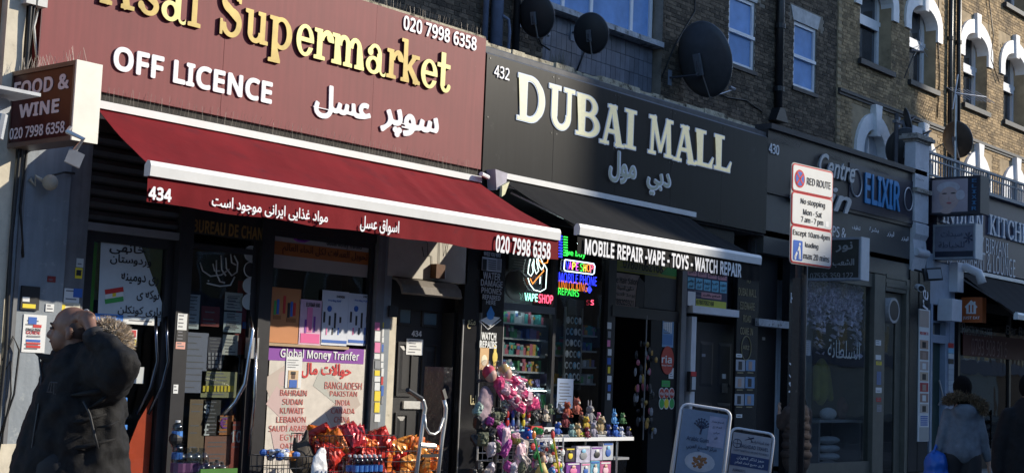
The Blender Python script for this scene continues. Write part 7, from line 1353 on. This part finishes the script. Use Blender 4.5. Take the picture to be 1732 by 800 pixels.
# ---------------------------------------------------------------- A-boards
def aboard(lbl, px, py, Y, w_, h_, az, tilt, name='pavement_sign'):
    x, z = W(px, py, Y); M3 = Matrix.Rotation(math.radians(az), 3, 'Z') @ Matrix.Rotation(math.radians(tilt), 3, 'Y') @ Matrix.Rotation(math.radians(-8), 3, 'X')
    t = thing(name, lbl, 'pavement sign', (x, Y, 0), euler=M3.to_euler()); top = Vector((x, Y, z)); base_ = top-M3 @ Vector((0, 0, h_)); t.location = base_; r = .09
    P = [(-w_/2, 0, 0), (-w_/2, 0, h_-r)]+[(-w_/2+r-r*math.cos(a), 0, h_-r+r*math.sin(a)) for a in (.4, .8, 1.2)]+[(-w_/2+r, 0, h_), (w_/2-r, 0, h_)]+[(w_/2-r+r*math.sin(a), 0, h_-r+r*math.cos(a)) for a in (.4, .8, 1.2)]+[(w_/2, 0, h_-r), (w_/2, 0, 0)]
    fm = M('white_frame_tube', (.72, .73, .76), .35, var=.05); MB().tube(P, .018, 8).build('front_frame', fm, t, smooth=True); MB().tube([(a, b+.02+(h_-c)*.3, c) for a, b, c in P], .018, 8).build('rear_frame', fm, t, smooth=True)
    for q in (-.2, .2): MB().tube([(w_*q*1.3, -.01, h_-.02), (w_*q*1.3, .02, h_-.09)], .014, 6).build('hinge', blk, t)
    return t
def abt(t, s_, x0, x1, z0, z1, mat=inkk, y=-.022, bold=.008): return textb(s_, (x0, y, z0), (1, 0, 0), (0, 0, 1), (0, -1, 0), x1-x0, z1-z0, mat, t, bold=bold)
AZ = -52
B1 = aboard('taller blue pavement board about arabic gum with a plate of nuggets', 1195, 688, -1.7, .66, 1.25, AZ, 6.5)
MB().box(-.3, .3, -.012, .012, .1, 1.19).build('board', M('steel_blue_board', (.16, .21, .29), .5, var=.12), B1); nav = M('navy_lettering', (.02, .03, .07), .5)
abt(B1, 'Arabic Gum', -.21, .08, .78, .84, nav); abt(B1, 'مركز الصمغ العربي', -.2, .2, .66, .74, nav); abt(B1, 'Mobile: 07468481954', -.26, .24, .27, .32, nav); abt(B1, 'Office: 02039575567', -.26, .22, .19, .24, nav)
MB().box(.06, .28, -.018, -.0125, .74, 1.14).build('notice', M('lilac_notice', (.30, .30, .40), .5), B1); 
for j, s_ in enumerate(('الصمغ ممتاز', 'لعلاج', 'مرض', 'الكلى')): abt(B1, s_, .09+.02*j, .25-.02*j, 1.05-j*.07, 1.09-j*.07, nav, -.02, 0)
m_ = MB(); m_.tube([(-.04, -.016, .88), (-.03, -.016, .98)], .012, 6)
for a in [k*.42-.0 for k in range(8)]: m_.tube([(-.035, -.016, .95), (-.035+.08*math.cos(a), -.016, .99+.08*math.sin(a))], .005, 4); m_.ell((-.035+.09*math.cos(a), -.016, .995+.09*math.sin(a)), (.016, .003, .012), 6, 4); m_.ell((-.035+.055*math.cos(a+.2), -.016, .99+.055*math.sin(a+.2)), (.014, .003, .01), 6, 4)
m_.build('tree_emblem', nav, B1); MB().ell((.0, -.013, .52), (.2, .004, .13), 24, 8).build('plate_picture', M('plate_pale', (.42, .42, .45), .5), B1)
m_ = MB()
for k in range(30): a = R5.random()*6.28; r = R5.random()**.5; m_.ell((.11*r*math.cos(a), -.018, .52+.075*r*math.sin(a)), (.024, .004, .018), 6, 4)
m_.build('nugget_picture', M('nugget_brown', (.25, .10, .03), .5, var=.4, sc_=40), B1)
B2 = aboard('shorter grey and white pavement board for a travel agent with aeroplane emblem', 1274, 728, -1.6, .6, 1.02, AZ, 7)
MB().box(-.27, .27, -.012, .012, .1, .96).build('board', M('pale_grey_board', (.34, .34, .37), .5, var=.08), B2); MB().box(-.268, .268, -.016, -.0125, .5, .66).build('blue_band', M('deep_navy_band', (.02, .04, .13), .5), B2)
abt(B2, 'BAGHDAD TRAVEL', -.16, .24, .76, .81, nav); abt(B2, 'بغداد للسياحة والسفر', -.02, .24, .84, .89, nav); abt(B2, 'FLIGHT TICKETS ALL AROUND THE WORLD', -.24, .25, .7, .73, nav, bold=0); abt(B2, 'حجز تذاكر الطيران', -.18, .2, .59, .64, pw, -.02); abt(B2, 'الى جميع انحاء العالم', -.2, .2, .52, .57, pw, -.02)
for j in range(5): abt(B2, ('AIRWAYS', 'airlines', 'EUROWINGS', 'airline', 'AIRWAYS')[j], -.22+.2*(j % 2), -.04+.22*(j % 2), .42-j*.07, .46-j*.07, nav, bold=0)
m_ = MB(); m_.tube([(-.2+.06*math.cos(k*.42), -.016, .81+.06*math.sin(k*.42)) for k in range(15)], .004, 4, closed=True); m_.tube([(-.26, -.016, .81), (-.14, -.016, .81)], .003, 4); m_.tube([(-.2, -.016, .75), (-.2, -.016, .87)], .003, 4); m_.tube([(-.1, -.016, .87), (.02, -.016, .92)], [.004, .01], 4); m_.tube([(-.06, -.016, .92), (-.02, -.016, .9), (0, -.016, .86)], .005, 4); m_.build('globe_plane_emblem', nav, B2)
# clutter by the restaurant entrance
for k in range(3):
    x, y, z = (31.2+k*.7, -.8, .0); t = thing('goods_rack', 'dark rack with pale bags and bottles outside the restaurant, %s' % ('left', 'middle', 'right')[k], 'rack', (x, y, 0)); m_ = MB(); m_.tube([(x-.25, y, 0), (x-.25, y, 1.2)], .02, 5); m_.tube([(x+.25, y, 0), (x+.25, y, 1.2)], .02, 5); m_.build('upright', blk, t)
    for j in range(6): s = MB().box(x-.25, x+.25, y-.02, y+.2, .12+j*.19, .13+j*.19).build('shelf', blk, t); [MB().ell((x-.2+i*.13, y-.02, .18+j*.19), (.045, .04, .055), 7, 5).build('packet', R5.choice((pw, gryi, pcs[4], pcs[1], blk)), s) for i in range(4)]

# ================================================================== people
skin = M('skin_brown', (.19, .095, .06), .5, var=.12, sc_=30, bump=.05); skl = M('skin_light', (.45, .28, .2), .5, var=.08)
jk = M('black_parka', (.010, .010, .011), .75, var=.35, sc_=30, bump=.25, bsc=180, spec=.22); fur = M('fur_tan', (.52, .44, .34), .9, var=.25, island=.45); trs = M('black_trousers', (.012, .012, .014), .8); shoe = M('black_shoes', (.02, .02, .02), .4)
def furry(name, parts, mat, parent, n, ln, gr=(0, 0, -.3), seed=1):
    R = random.Random(seed); m_ = MB()
    for k in range(n):
        c, r = R.choice(parts); v = Vector((R.gauss(0, 1), R.gauss(0, 1), R.gauss(0, 1))).normalized(); p = Vector(c)+Vector((v.x*r[0], v.y*r[1], v.z*r[2])); d = (v+Vector(gr)+Vector((R.gauss(0, .35),)*1+(R.gauss(0, .35), R.gauss(0, .35)))).normalized(); s = v.cross(d+Vector((.01, 0, .02))).normalized()*ln*.09; q = p+d*ln*R.uniform(.5, 1.1)
        m_.add([p-s, p+s, q], [(0, 1, 2)])
    return m_.build(name, mat, parent, kind='stuff')
# man at the left: local x = to the right of the picture, y = away from the camera
base_m = WD(120, 560, 7.4); MN = thing('person', 'bald man in a black parka with tan fur hood holding his hand on his head', 'person', (base_m[0], base_m[1], 0), euler=(0, 0, -yaw), local=True)
def mp(px, py, d=0.): # point of the man from the picture, d metres behind his mid plane
    q = WD(px, py, 7.4+d)-base_m; c_, s_ = math.cos(yaw), math.sin(yaw); return Vector((q[0]*c_-q[1]*s_, q[0]*s_+q[1]*c_, (q+base_m)[2]))
foot = lambda x, y: Vector((x, y, .06))
hc = mp(119, 556); sh_l = mp(168, 600, -.14); el = mp(212, 628, -.26); wr = mp(155, 558, -.16); hp = mp(120, 800); 
head = [('e', tuple(hc+Vector((.012, 0, .022))), (.098, .077, .092), .15), ('e', tuple(hc+Vector((-.03, 0, -.05))), (.066, .06, .075)), ('e', tuple(hc+Vector((-.055, 0, -.095))), (.034, .036, .026)),
        ('c', tuple(hc+Vector((-.088, 0, -.0))), tuple(hc+Vector((-.108, 0, -.036))), .012, .016), ('c', tuple(hc+Vector((-.082, 0, -.07))), tuple(hc+Vector((-.074, 0, -.08))), .018, .02), ('c', tuple(hc+Vector((-.078, -.03, .018))), tuple(hc+Vector((-.082, .03, .018))), .014, .014),
        ('e', tuple(hc+Vector((.02, -.082, -.03))), (.022, .012, .034), .25), ('e', tuple(hc+Vector((.02, .082, -.03))), (.022, .012, .034), .25), ('c', tuple(hc+Vector((.03, 0, -.06))), tuple(hc+Vector((.05, 0, -.24))), .062, .072)]
hb = mp(149, 541, -.10); kn = [mp(136, 531, -.075), mp(143, 529, -.09), mp(150, 529, -.105), mp(157, 533, -.115)]; tips = [mp(128, 536, -.06), mp(134, 528, -.03), mp(141, 526, -.03), mp(147, 527, -.05)]; tips2 = [mp(124, 541, -.07), mp(129, 533, -.0), mp(136, 530, .02), mp(142, 530, .0)]
hand = [('c', tuple(wr), tuple(hb), .03, .036), ('e', tuple(hb), (.046, .026, .042), .3)]
for a, b, c in zip(kn, tips, tips2): hand += [('c', tuple(hb+(a-hb)*.4), tuple(a), .0145, .0125), ('c', tuple(a), tuple(b), .012, .0105), ('c', tuple(b), tuple(c), .0105, .009)]
hand += [('c', tuple(hb+Vector((-.02, 0, -.02))), tuple(mp(137, 547, -.1)), .014, .012), ('c', tuple(mp(137, 547, -.1)), tuple(mp(132, 541, -.08)), .011, .0095)]
torso = [('c', tuple(hc+Vector((.05, 0, -.24))), (.07, 0, 1.35), .09, .13), ('c', (.07, 0, 1.35), (.03, 0, .95), .13, .12), ('c', (.0, -.09, .95), (-.05, -.1, .5), .085, .06), ('c', (-.05, -.1, .5), (-.1, -.1, .1), .055, .045), ('c', (.05, .09, .95), (.12, .1, .5), .085, .06), ('c', (.12, .1, .5), (.2, .1, .1), .055, .045),
         ('c', tuple(sh_l), tuple(el), .05, .04), ('c', tuple(el), tuple(wr), .04, .027), ('c', (.07, .17, 1.42), (.1, .25, 1.12), .05, .04), ('c', (.1, .25, 1.12), (-.02, .26, .9), .038, .028), ('e', (-.05, .26, .86), (.045, .022, .055))]
for k in range(4): torso.append(('c', (-.07+.02*k, .26, .83), (-.08+.02*k, .25, .76), .01, .008))
blob('body', head+hand+torso, skin, MN, voxel=.0085, smooth=3)
stub = M('dark_stubble', (.06, .04, .035), .8, var=.2)
for q in (-1, 1): MB().ell(tuple(hc+Vector((-.087, q*.032, .0))), (.01, .013, .007), 8, 6).build('eye', M('eye_dark', (.1, .08, .07), .3), MN); MB().tube([hc+Vector((-.096, q*.015, .022)), hc+Vector((-.086, q*.048, .024))], .006, 5).build('eyebrow', stub, MN)
MB().tube([hc+Vector((-.092, -.022, -.068)), hc+Vector((-.097, 0, -.067)), hc+Vector((-.092, .022, -.068))], .006, 5).build('mouth', M('lip_brown', (.2, .08, .07), .5), MN)
MB().tube([kn[2]*.55+tips[2]*.45+Vector((0.013*math.cos(a), .0, .013*math.sin(a))) for a in [k*.7 for k in range(9)]], .0035, 5, closed=True).build('ring', silvp, MN)
# parka: one quilted shell that follows torso and the raised arm
jp = [('c', tuple(mp(140, 640, .0)), tuple(mp(135, 700, 0)), .20, .235), ('c', tuple(mp(130, 700, 0)), tuple(mp(120, 800, 0)), .235, .265), ('c', tuple(mp(118, 690, -.02)), tuple(mp(98, 800, -.02)), .20, .24), ('c', tuple(mp(155, 640, -.02)), tuple(mp(150, 800, -.02)), .16, .21), ('c', tuple(mp(120, 655, .05)), tuple(mp(122, 615, .05)), .17, .12),
      ('e', tuple(mp(112, 625, .02)), (.13, .15, .09)), ('c', tuple(mp(160, 612, -.1)), tuple(mp(196, 632, -.2)), .11, .098), ('c', tuple(mp(196, 628, -.22)), tuple(mp(213, 622, -.24)), .10, .075), ('c', tuple(mp(207, 612, -.24)), tuple(mp(159, 571, -.19)), .085, .052),
      ('e', tuple(mp(180, 640, -.1)), (.13, .14, .13)), ('c', (.1, .2, 1.42), (.14, .28, 1.1), .1, .085), ('c', (.14, .28, 1.1), (.0, .28, .9), .085, .07), ('c', tuple(mp(128, 800, 0)), tuple(mp(125, 840, 0)), .27, .27), ('e', tuple(mp(190, 590, .05)), (.1, .13, .07)), ('e', tuple(mp(165, 590, .08)), (.13, .14, .08))]
jo = blob('parka', jp, jk, MN, voxel=.014, smooth=3, tex=.045)
# high open collar
vs = []; fs = []; n_ = 26; cc = mp(122, 606, .0)
for i in range(n_+1):
    a = 2*math.pi*i/n_; f = max(0, math.cos(a-math.pi))
    for j in range(5): q = j/4; rx = (.075+.10*f*q+.02*q); vs.append((cc.x+rx*1.0*math.cos(a)+.0, cc.y+(.095+.015*q)*math.sin(a), cc.z-.085+q*(.105+.0*f)-.055*q*(1-f)*.3))
for i in range(n_):
    for j in range(4): a = i*5+j; fs.append((a, a+5, a+6, a+1))
N_c = len(vs); vs2 = [(cc.x+(x-cc.x)*.9, cc.y+(y-cc.y)*.9, z) for x, y, z in vs]
link('collar', vs+vs2, fs+[tuple(q+N_c for q in f[::-1]) for f in fs]+[(i*5+4, (i+1)*5+4, N_c+(i+1)*5+4, N_c+i*5+4) for i in range(n_)], jk, MN, smooth=True)
MB().tube([mp(66, 604, -.03), mp(70, 640, -.09), mp(66, 680, -.17), mp(58, 730, -.2), mp(48, 800, -.22)], .005, 6).build('zip', M('zip_grey', (.03, .03, .033), .5, metal=.3), MN)
MB().tube([mp(141, 678, -.225), mp(152, 700, -.235), mp(160, 735, -.24), mp(166, 758, -.245)], .006, 6).build('pocket_seam', M('seam_black', (.018, .018, .02), .6), MN, smooth=True)
lg = M('charcoal_embroidery', (.04, .04, .043), .6)
def lgline(*P): return MB().tube([mp(a, b, -.25) for a, b in P], .0035, 5).build('chest_logo', lg, MN)
lgline((81, 660), (85, 646), (88, 646), (85, 663)); lgline((79, 662), (88, 663)); lgline((86, 646), (97, 647)); lgline((92, 647), (91, 666), (94, 666))
hdn = [(tuple(mp(180, 562, .02)), (.062, .10, .055)), (tuple(mp(195, 570, .0)), (.055, .10, .06)), (tuple(mp(204, 580, -.02)), (.04, .09, .05)), (tuple(mp(190, 582, -.03)), (.06, .09, .05))]
m_ = blob('hood', [('e', a, b) for a, b in hdn], M('fur_underlay', (.2, .15, .1), .9), MN, voxel=.015); furry('fur_trim', hdn, fur, m_, 14000, .042, (.1, 0, -.35), 3)
cf = MB().tube([mp(161, 573, -.19), mp(155, 560, -.175)], [.053, .048], 16).build('cuff', M('knit_cuff', (.02, .02, .022), .9), MN, smooth=True)
MB().obox(mp(147, 571, .0), (.3, 0, 1), (1, 0, -.2), (0, -1, 0), .07, .04, .01).build('light_collar_patch', pw, MN)  # white patch paints the sunlight on the back of the neck
blob('trousers', [('c', (.0, -.09, 1.0), (-.05, -.1, .5), .12, .085), ('c', (-.05, -.1, .5), (-.1, -.1, .12), .085, .065), ('c', (.05, .09, 1.0), (.12, .1, .5), .12, .085), ('c', (.12, .1, .5), (.2, .1, .12), .085, .065)], trs, MN, voxel=.02)
for x, y in ((-.1, -.1), (.2, .1)): blob('shoe', [('e', (x-.06, y, .05), (.15, .05, .05)), ('e', (x+.02, y, .07), (.07, .045, .06))], shoe, MN, voxel=.012)

MB().ell(tuple(hc+Vector((.03, 0, .004))), (.085, .0785, .083), 20, 12).build('cropped_hair', stub, MN, smooth=True)
for a, b, r_ in (((205, 650), (120, 668), .02), ((196, 655), (150, 690), .014), ((180, 700), (95, 716), .016), ((200, 712), (165, 722), .012), ((196, 742), (90, 760), .016), ((222, 640), (196, 604), .012), ((214, 646), (184, 618), .010)): MB().tube([mp(a[0], a[1], -.17), mp((a[0]+b[0])/2, (a[1]+b[1])/2+4, -.235), mp(b[0], b[1], -.2)], [r_*.35, r_*.8, r_*.3], 8).build('padded_crease', jk, MN, smooth=True)
# woman with the fur hooded coat, seen from behind
def person_back(lbl, px, py, depth, coatm, s=1., dark_hair=True, hem=.86, turn=0.):
    b_ = WD(px, py, depth); t = thing('person', lbl, 'person', (b_[0], b_[1], 0), euler=(0, 0, -yaw+turn), local=True); return t, b_[2]
ct1 = M('grey_blue_coat', (.125, .15, .18), .85, var=.2, sc_=14, bump=.3, bsc=90); hairm = M('black_hair', (.006, .005, .005), .9, bump=.5, bsc=60, spec=.1)
WM, zh = person_back('woman from behind in grey blue coat with brown fur hood carrying a blue bag', 1628, 648, 15.2, ct1)
blob('body', [('e', (.01, 0, zh-.06), (.085, .1, .12)), ('c', (0, 0, zh-.12), (0, 0, zh-.3), .05, .07), ('c', (0, 0, zh-.3), (0, 0, .95), .1, .1), ('c', (-.1, 0, .9), (-.1, .12, .1), .08, .045), ('c', (.1, 0, .9), (.12, -.12, .1), .08, .045), ('c', (-.16, 0, 1.3), (-.215, 0, 1.08), .04, .035), ('c', (-.215, 0, 1.08), (-.29, .03, .83), .032, .026), ('c', (.16, 0, 1.3), (.22, 0, 1.08), .04, .035), ('c', (.22, 0, 1.08), (.3, .05, .83), .032, .026), ('e', (-.295, .03, .77), (.02, .035, .045)), ('e', (.305, .05, .77), (.02, .035, .045))]+[('c', (-.295, .0+.02*k, .74), (-.295, .0+.02*k, .69), .009, .008) for k in range(4)]+[('c', (.305, .02+.02*k, .74), (.3, .02+.02*k, .68), .009, .008) for k in range(4)], skl, WM, voxel=.012)
blob('hair', [('e', (.0, .0, zh-.04), (.1, .105, .13)), ('e', (0, -.04, zh-.14), (.09, .07, .12))], hairm, WM, voxel=.015)
blob('coat', [('c', (0, 0, 1.32), (0, 0, 1.1), .125, .125), ('c', (0, 0, 1.1), (0, 0, .96), .125, .15), ('c', (-.07, 0, 1.3), (-.09, 0, .93), .09, .11), ('c', (.07, 0, 1.3), (.09, 0, .93), .09, .11), ('c', (-.15, 0, 1.33), (-.215, 0, 1.1), .065, .052), ('c', (-.215, 0, 1.1), (-.265, .02, .88), .052, .042), ('c', (.15, 0, 1.33), (.225, 0, 1.1), .065, .052), ('c', (.225, 0, 1.1), (.28, .04, .88), .052, .042), ('e', (0, -.08, 1.36), (.13, .07, .09))], ct1, WM, voxel=.016, tex=.02)
hq = [((.18*math.cos(a)+.01, -.07+.03*math.sin(a*2), zh-.21+.07*math.sin(a)-.02*math.cos(a)), (.05, .05, .036)) for a in [k*.5+.1 for k in range(7)]]+[((.2, -.05, zh-.27), (.035, .05, .04))]
m_ = blob('hood_edge', [('e', a, b) for a, b in hq], M('fur_brown_under', (.08, .055, .03), .9), WM, voxel=.015); furry('fur_trim', hq, M('fur_brown', (.15, .105, .06), .9, island=.45), m_, 4000, .045, (0, 0, -.1), 5)
blob('trousers', [('c', (-.1, 0, .88), (-.1, .06, .5), .11, .08), ('c', (-.1, .06, .5), (-.1, .12, .12), .08, .06), ('c', (.1, 0, .88), (.11, -.06, .5), .11, .08), ('c', (.11, -.06, .5), (.12, -.12, .12), .08, .06)], trs, WM, voxel=.02)
for x, y in ((-.1, .16), (.12, -.08)): blob('shoe', [('e', (x, y, .05), (.05, .13, .05))], shoe, WM, voxel=.014)
b_ = WD(1584, 785, 15.1); bb = thing('carrier_bag', 'bright blue carrier bag held in the left hand of the woman in the grey coat', 'bag', tuple(b_)); ORG[bb.name] = np.zeros(3); blob('bag_skin', [('e', (0, 0, .0), (.14, .12, .15)), ('e', (0, 0, -.12), (.15, .13, .12))], M('blue_plastic_bag', (.01, .10, .42), .4, var=.1, bump=.3, bsc=14), bb, voxel=.02, tex=.05); MB().tube([(-.08, 0, .12), (-.02, 0, .2), (.04, 0, .12)], .012, 6).build('handle', M('blue_plastic_bag', (.01, .10, .42), .4), bb)
# dark coated person cut by the right edge
DP, zd = person_back('person in a black coat cut off by the right edge of the view', 1742, 668, 13.2, jk); zd = 1.62
blob('body', [('e', (0, 0, zd), (.085, .1, .12)), ('c', (0, 0, zd-.08), (0, 0, 1.35), .05, .08), ('c', (0, 0, 1.35), (0, 0, .9), .13, .14), ('c', (-.1, 0, .9), (-.1, .1, .1), .08, .045), ('c', (.1, 0, .9), (.1, -.1, .1), .08, .045), ('c', (-.2, 0, 1.35), (-.28, -.02, .85), .045, .028), ('e', (-.29, -.03, .78), (.02, .035, .045)), ('c', (.2, 0, 1.35), (.28, -.02, .85), .045, .028), ('e', (.29, -.03, .78), (.02, .035, .045))]+[('c', (-.29, -.05+.02*k, .75), (-.29, -.05+.02*k, .7), .009, .008) for k in range(4)], skl, DP, voxel=.014)
blob('coat', [('c', (0, 0, 1.38), (0, 0, .7), .17, .2), ('c', (-.18, 0, 1.36), (-.27, 0, 1.1), .09, .08), ('c', (-.27, 0, 1.1), (-.29, -.02, .86), .08, .06), ('c', (.18, 0, 1.36), (.28, 0, .86), .09, .06), ('c', (-.08, 0, 1.3), (-.1, 0, .7), .14, .16), ('e', (0, -.02, 1.48), (.12, .12, .08))], jk, DP, voxel=.02, tex=.02); blob('hair', [('e', (0, 0, zd+.02), (.1, .11, .13))], hairm, DP, voxel=.02)
blob('trousers', [('c', (-.1, 0, .8), (-.1, .1, .12), .1, .06), ('c', (.1, 0, .8), (.1, -.1, .12), .1, .06)], trs, DP, voxel=.02)
for x, y in ((-.1, .14), (.1, -.06)): blob('shoe', [('e', (x, y, .05), (.05, .13, .05))], shoe, DP, voxel=.014)
b_ = WD(1718, 785, 13.2); bb = thing('carrier_bag', 'pale crumpled carrier bag held beside the black coated person', 'bag', tuple(b_)); ORG[bb.name] = np.zeros(3); blob('bag_skin', [('e', (0, 0, .0), (.07, .08, .14)), ('e', (.0, 0, -.1), (.09, .09, .1))], M('grey_white_bag', (.4, .36, .34), .5, var=.15, bump=.4), bb, voxel=.015, tex=.05); MB().tube([(-.03, 0, .12), (0, 0, .22), (.03, 0, .12)], .008, 6).build('handle', M('grey_white_bag', (.4, .36, .34), .5), bb)
# person in the banded brown coat behind the post
ST, zs_ = person_back('woman in a dark banded brown coat standing behind the black sign post', 1349, 650, 20.5, jk, turn=.5); zs_ = 1.42
stm = M('brown_fur_coat', (.06, .042, .035), .9, var=.3, sc_=12, bump=.4)
blob('body', [('e', (0, 0, zs_), (.085, .1, .12)), ('c', (0, 0, zs_-.08), (0, 0, 1.2), .05, .08), ('c', (0, 0, 1.2), (0, 0, .8), .12, .13), ('c', (-.08, 0, .8), (-.08, .05, .1), .08, .045), ('c', (.08, 0, .8), (.08, -.05, .1), .08, .045), ('c', (-.18, 0, 1.2), (-.2, .12, 1.0), .045, .04), ('c', (-.2, .12, 1.0), (-.17, .18, 1.18), .035, .028), ('e', (-.17, .18, 1.24), (.022, .035, .045))]+[('c', (-.2+.015*k, .18, 1.27), (-.2+.015*k, .17, 1.32), .009, .008) for k in range(4)], skl, ST, voxel=.012)
co = blob('coat', [('c', (0, 0, 1.2), (0, 0, .5), .17, .2), ('c', (-.17, 0, 1.2), (-.2, .1, 1.0), .08, .07), ('c', (-.2, .1, 1.0), (-.18, .16, 1.12), .07, .05), ('c', (.17, 0, 1.2), (.2, .0, .85), .08, .06)], stm, ST, voxel=.018, tex=.02)
for k in range(5): MB().tube([((.125+.01*k)*math.cos(a), (.125+.01*k)*math.sin(a), 1.12-k*.13) for a in [i*.4 for i in range(16)]], .062, 8, closed=True).build('coat_band', stm, co, smooth=True)
blob('hair', [('e', (0, -.01, zs_+.03), (.11, .12, .14)), ('e', (0, -.06, zs_-.1), (.1, .07, .16))], hairm, ST, voxel=.02); blob('trousers', [('c', (-.08, 0, .7), (-.08, .05, .12), .09, .06), ('c', (.08, 0, .7), (.08, -.05, .12), .09, .06)], trs, ST, voxel=.02)
for x, y in ((-.08, .1), (.08, 0)): blob('shoe', [('e', (x, y, .05), (.05, .12, .05))], shoe, ST, voxel=.014)
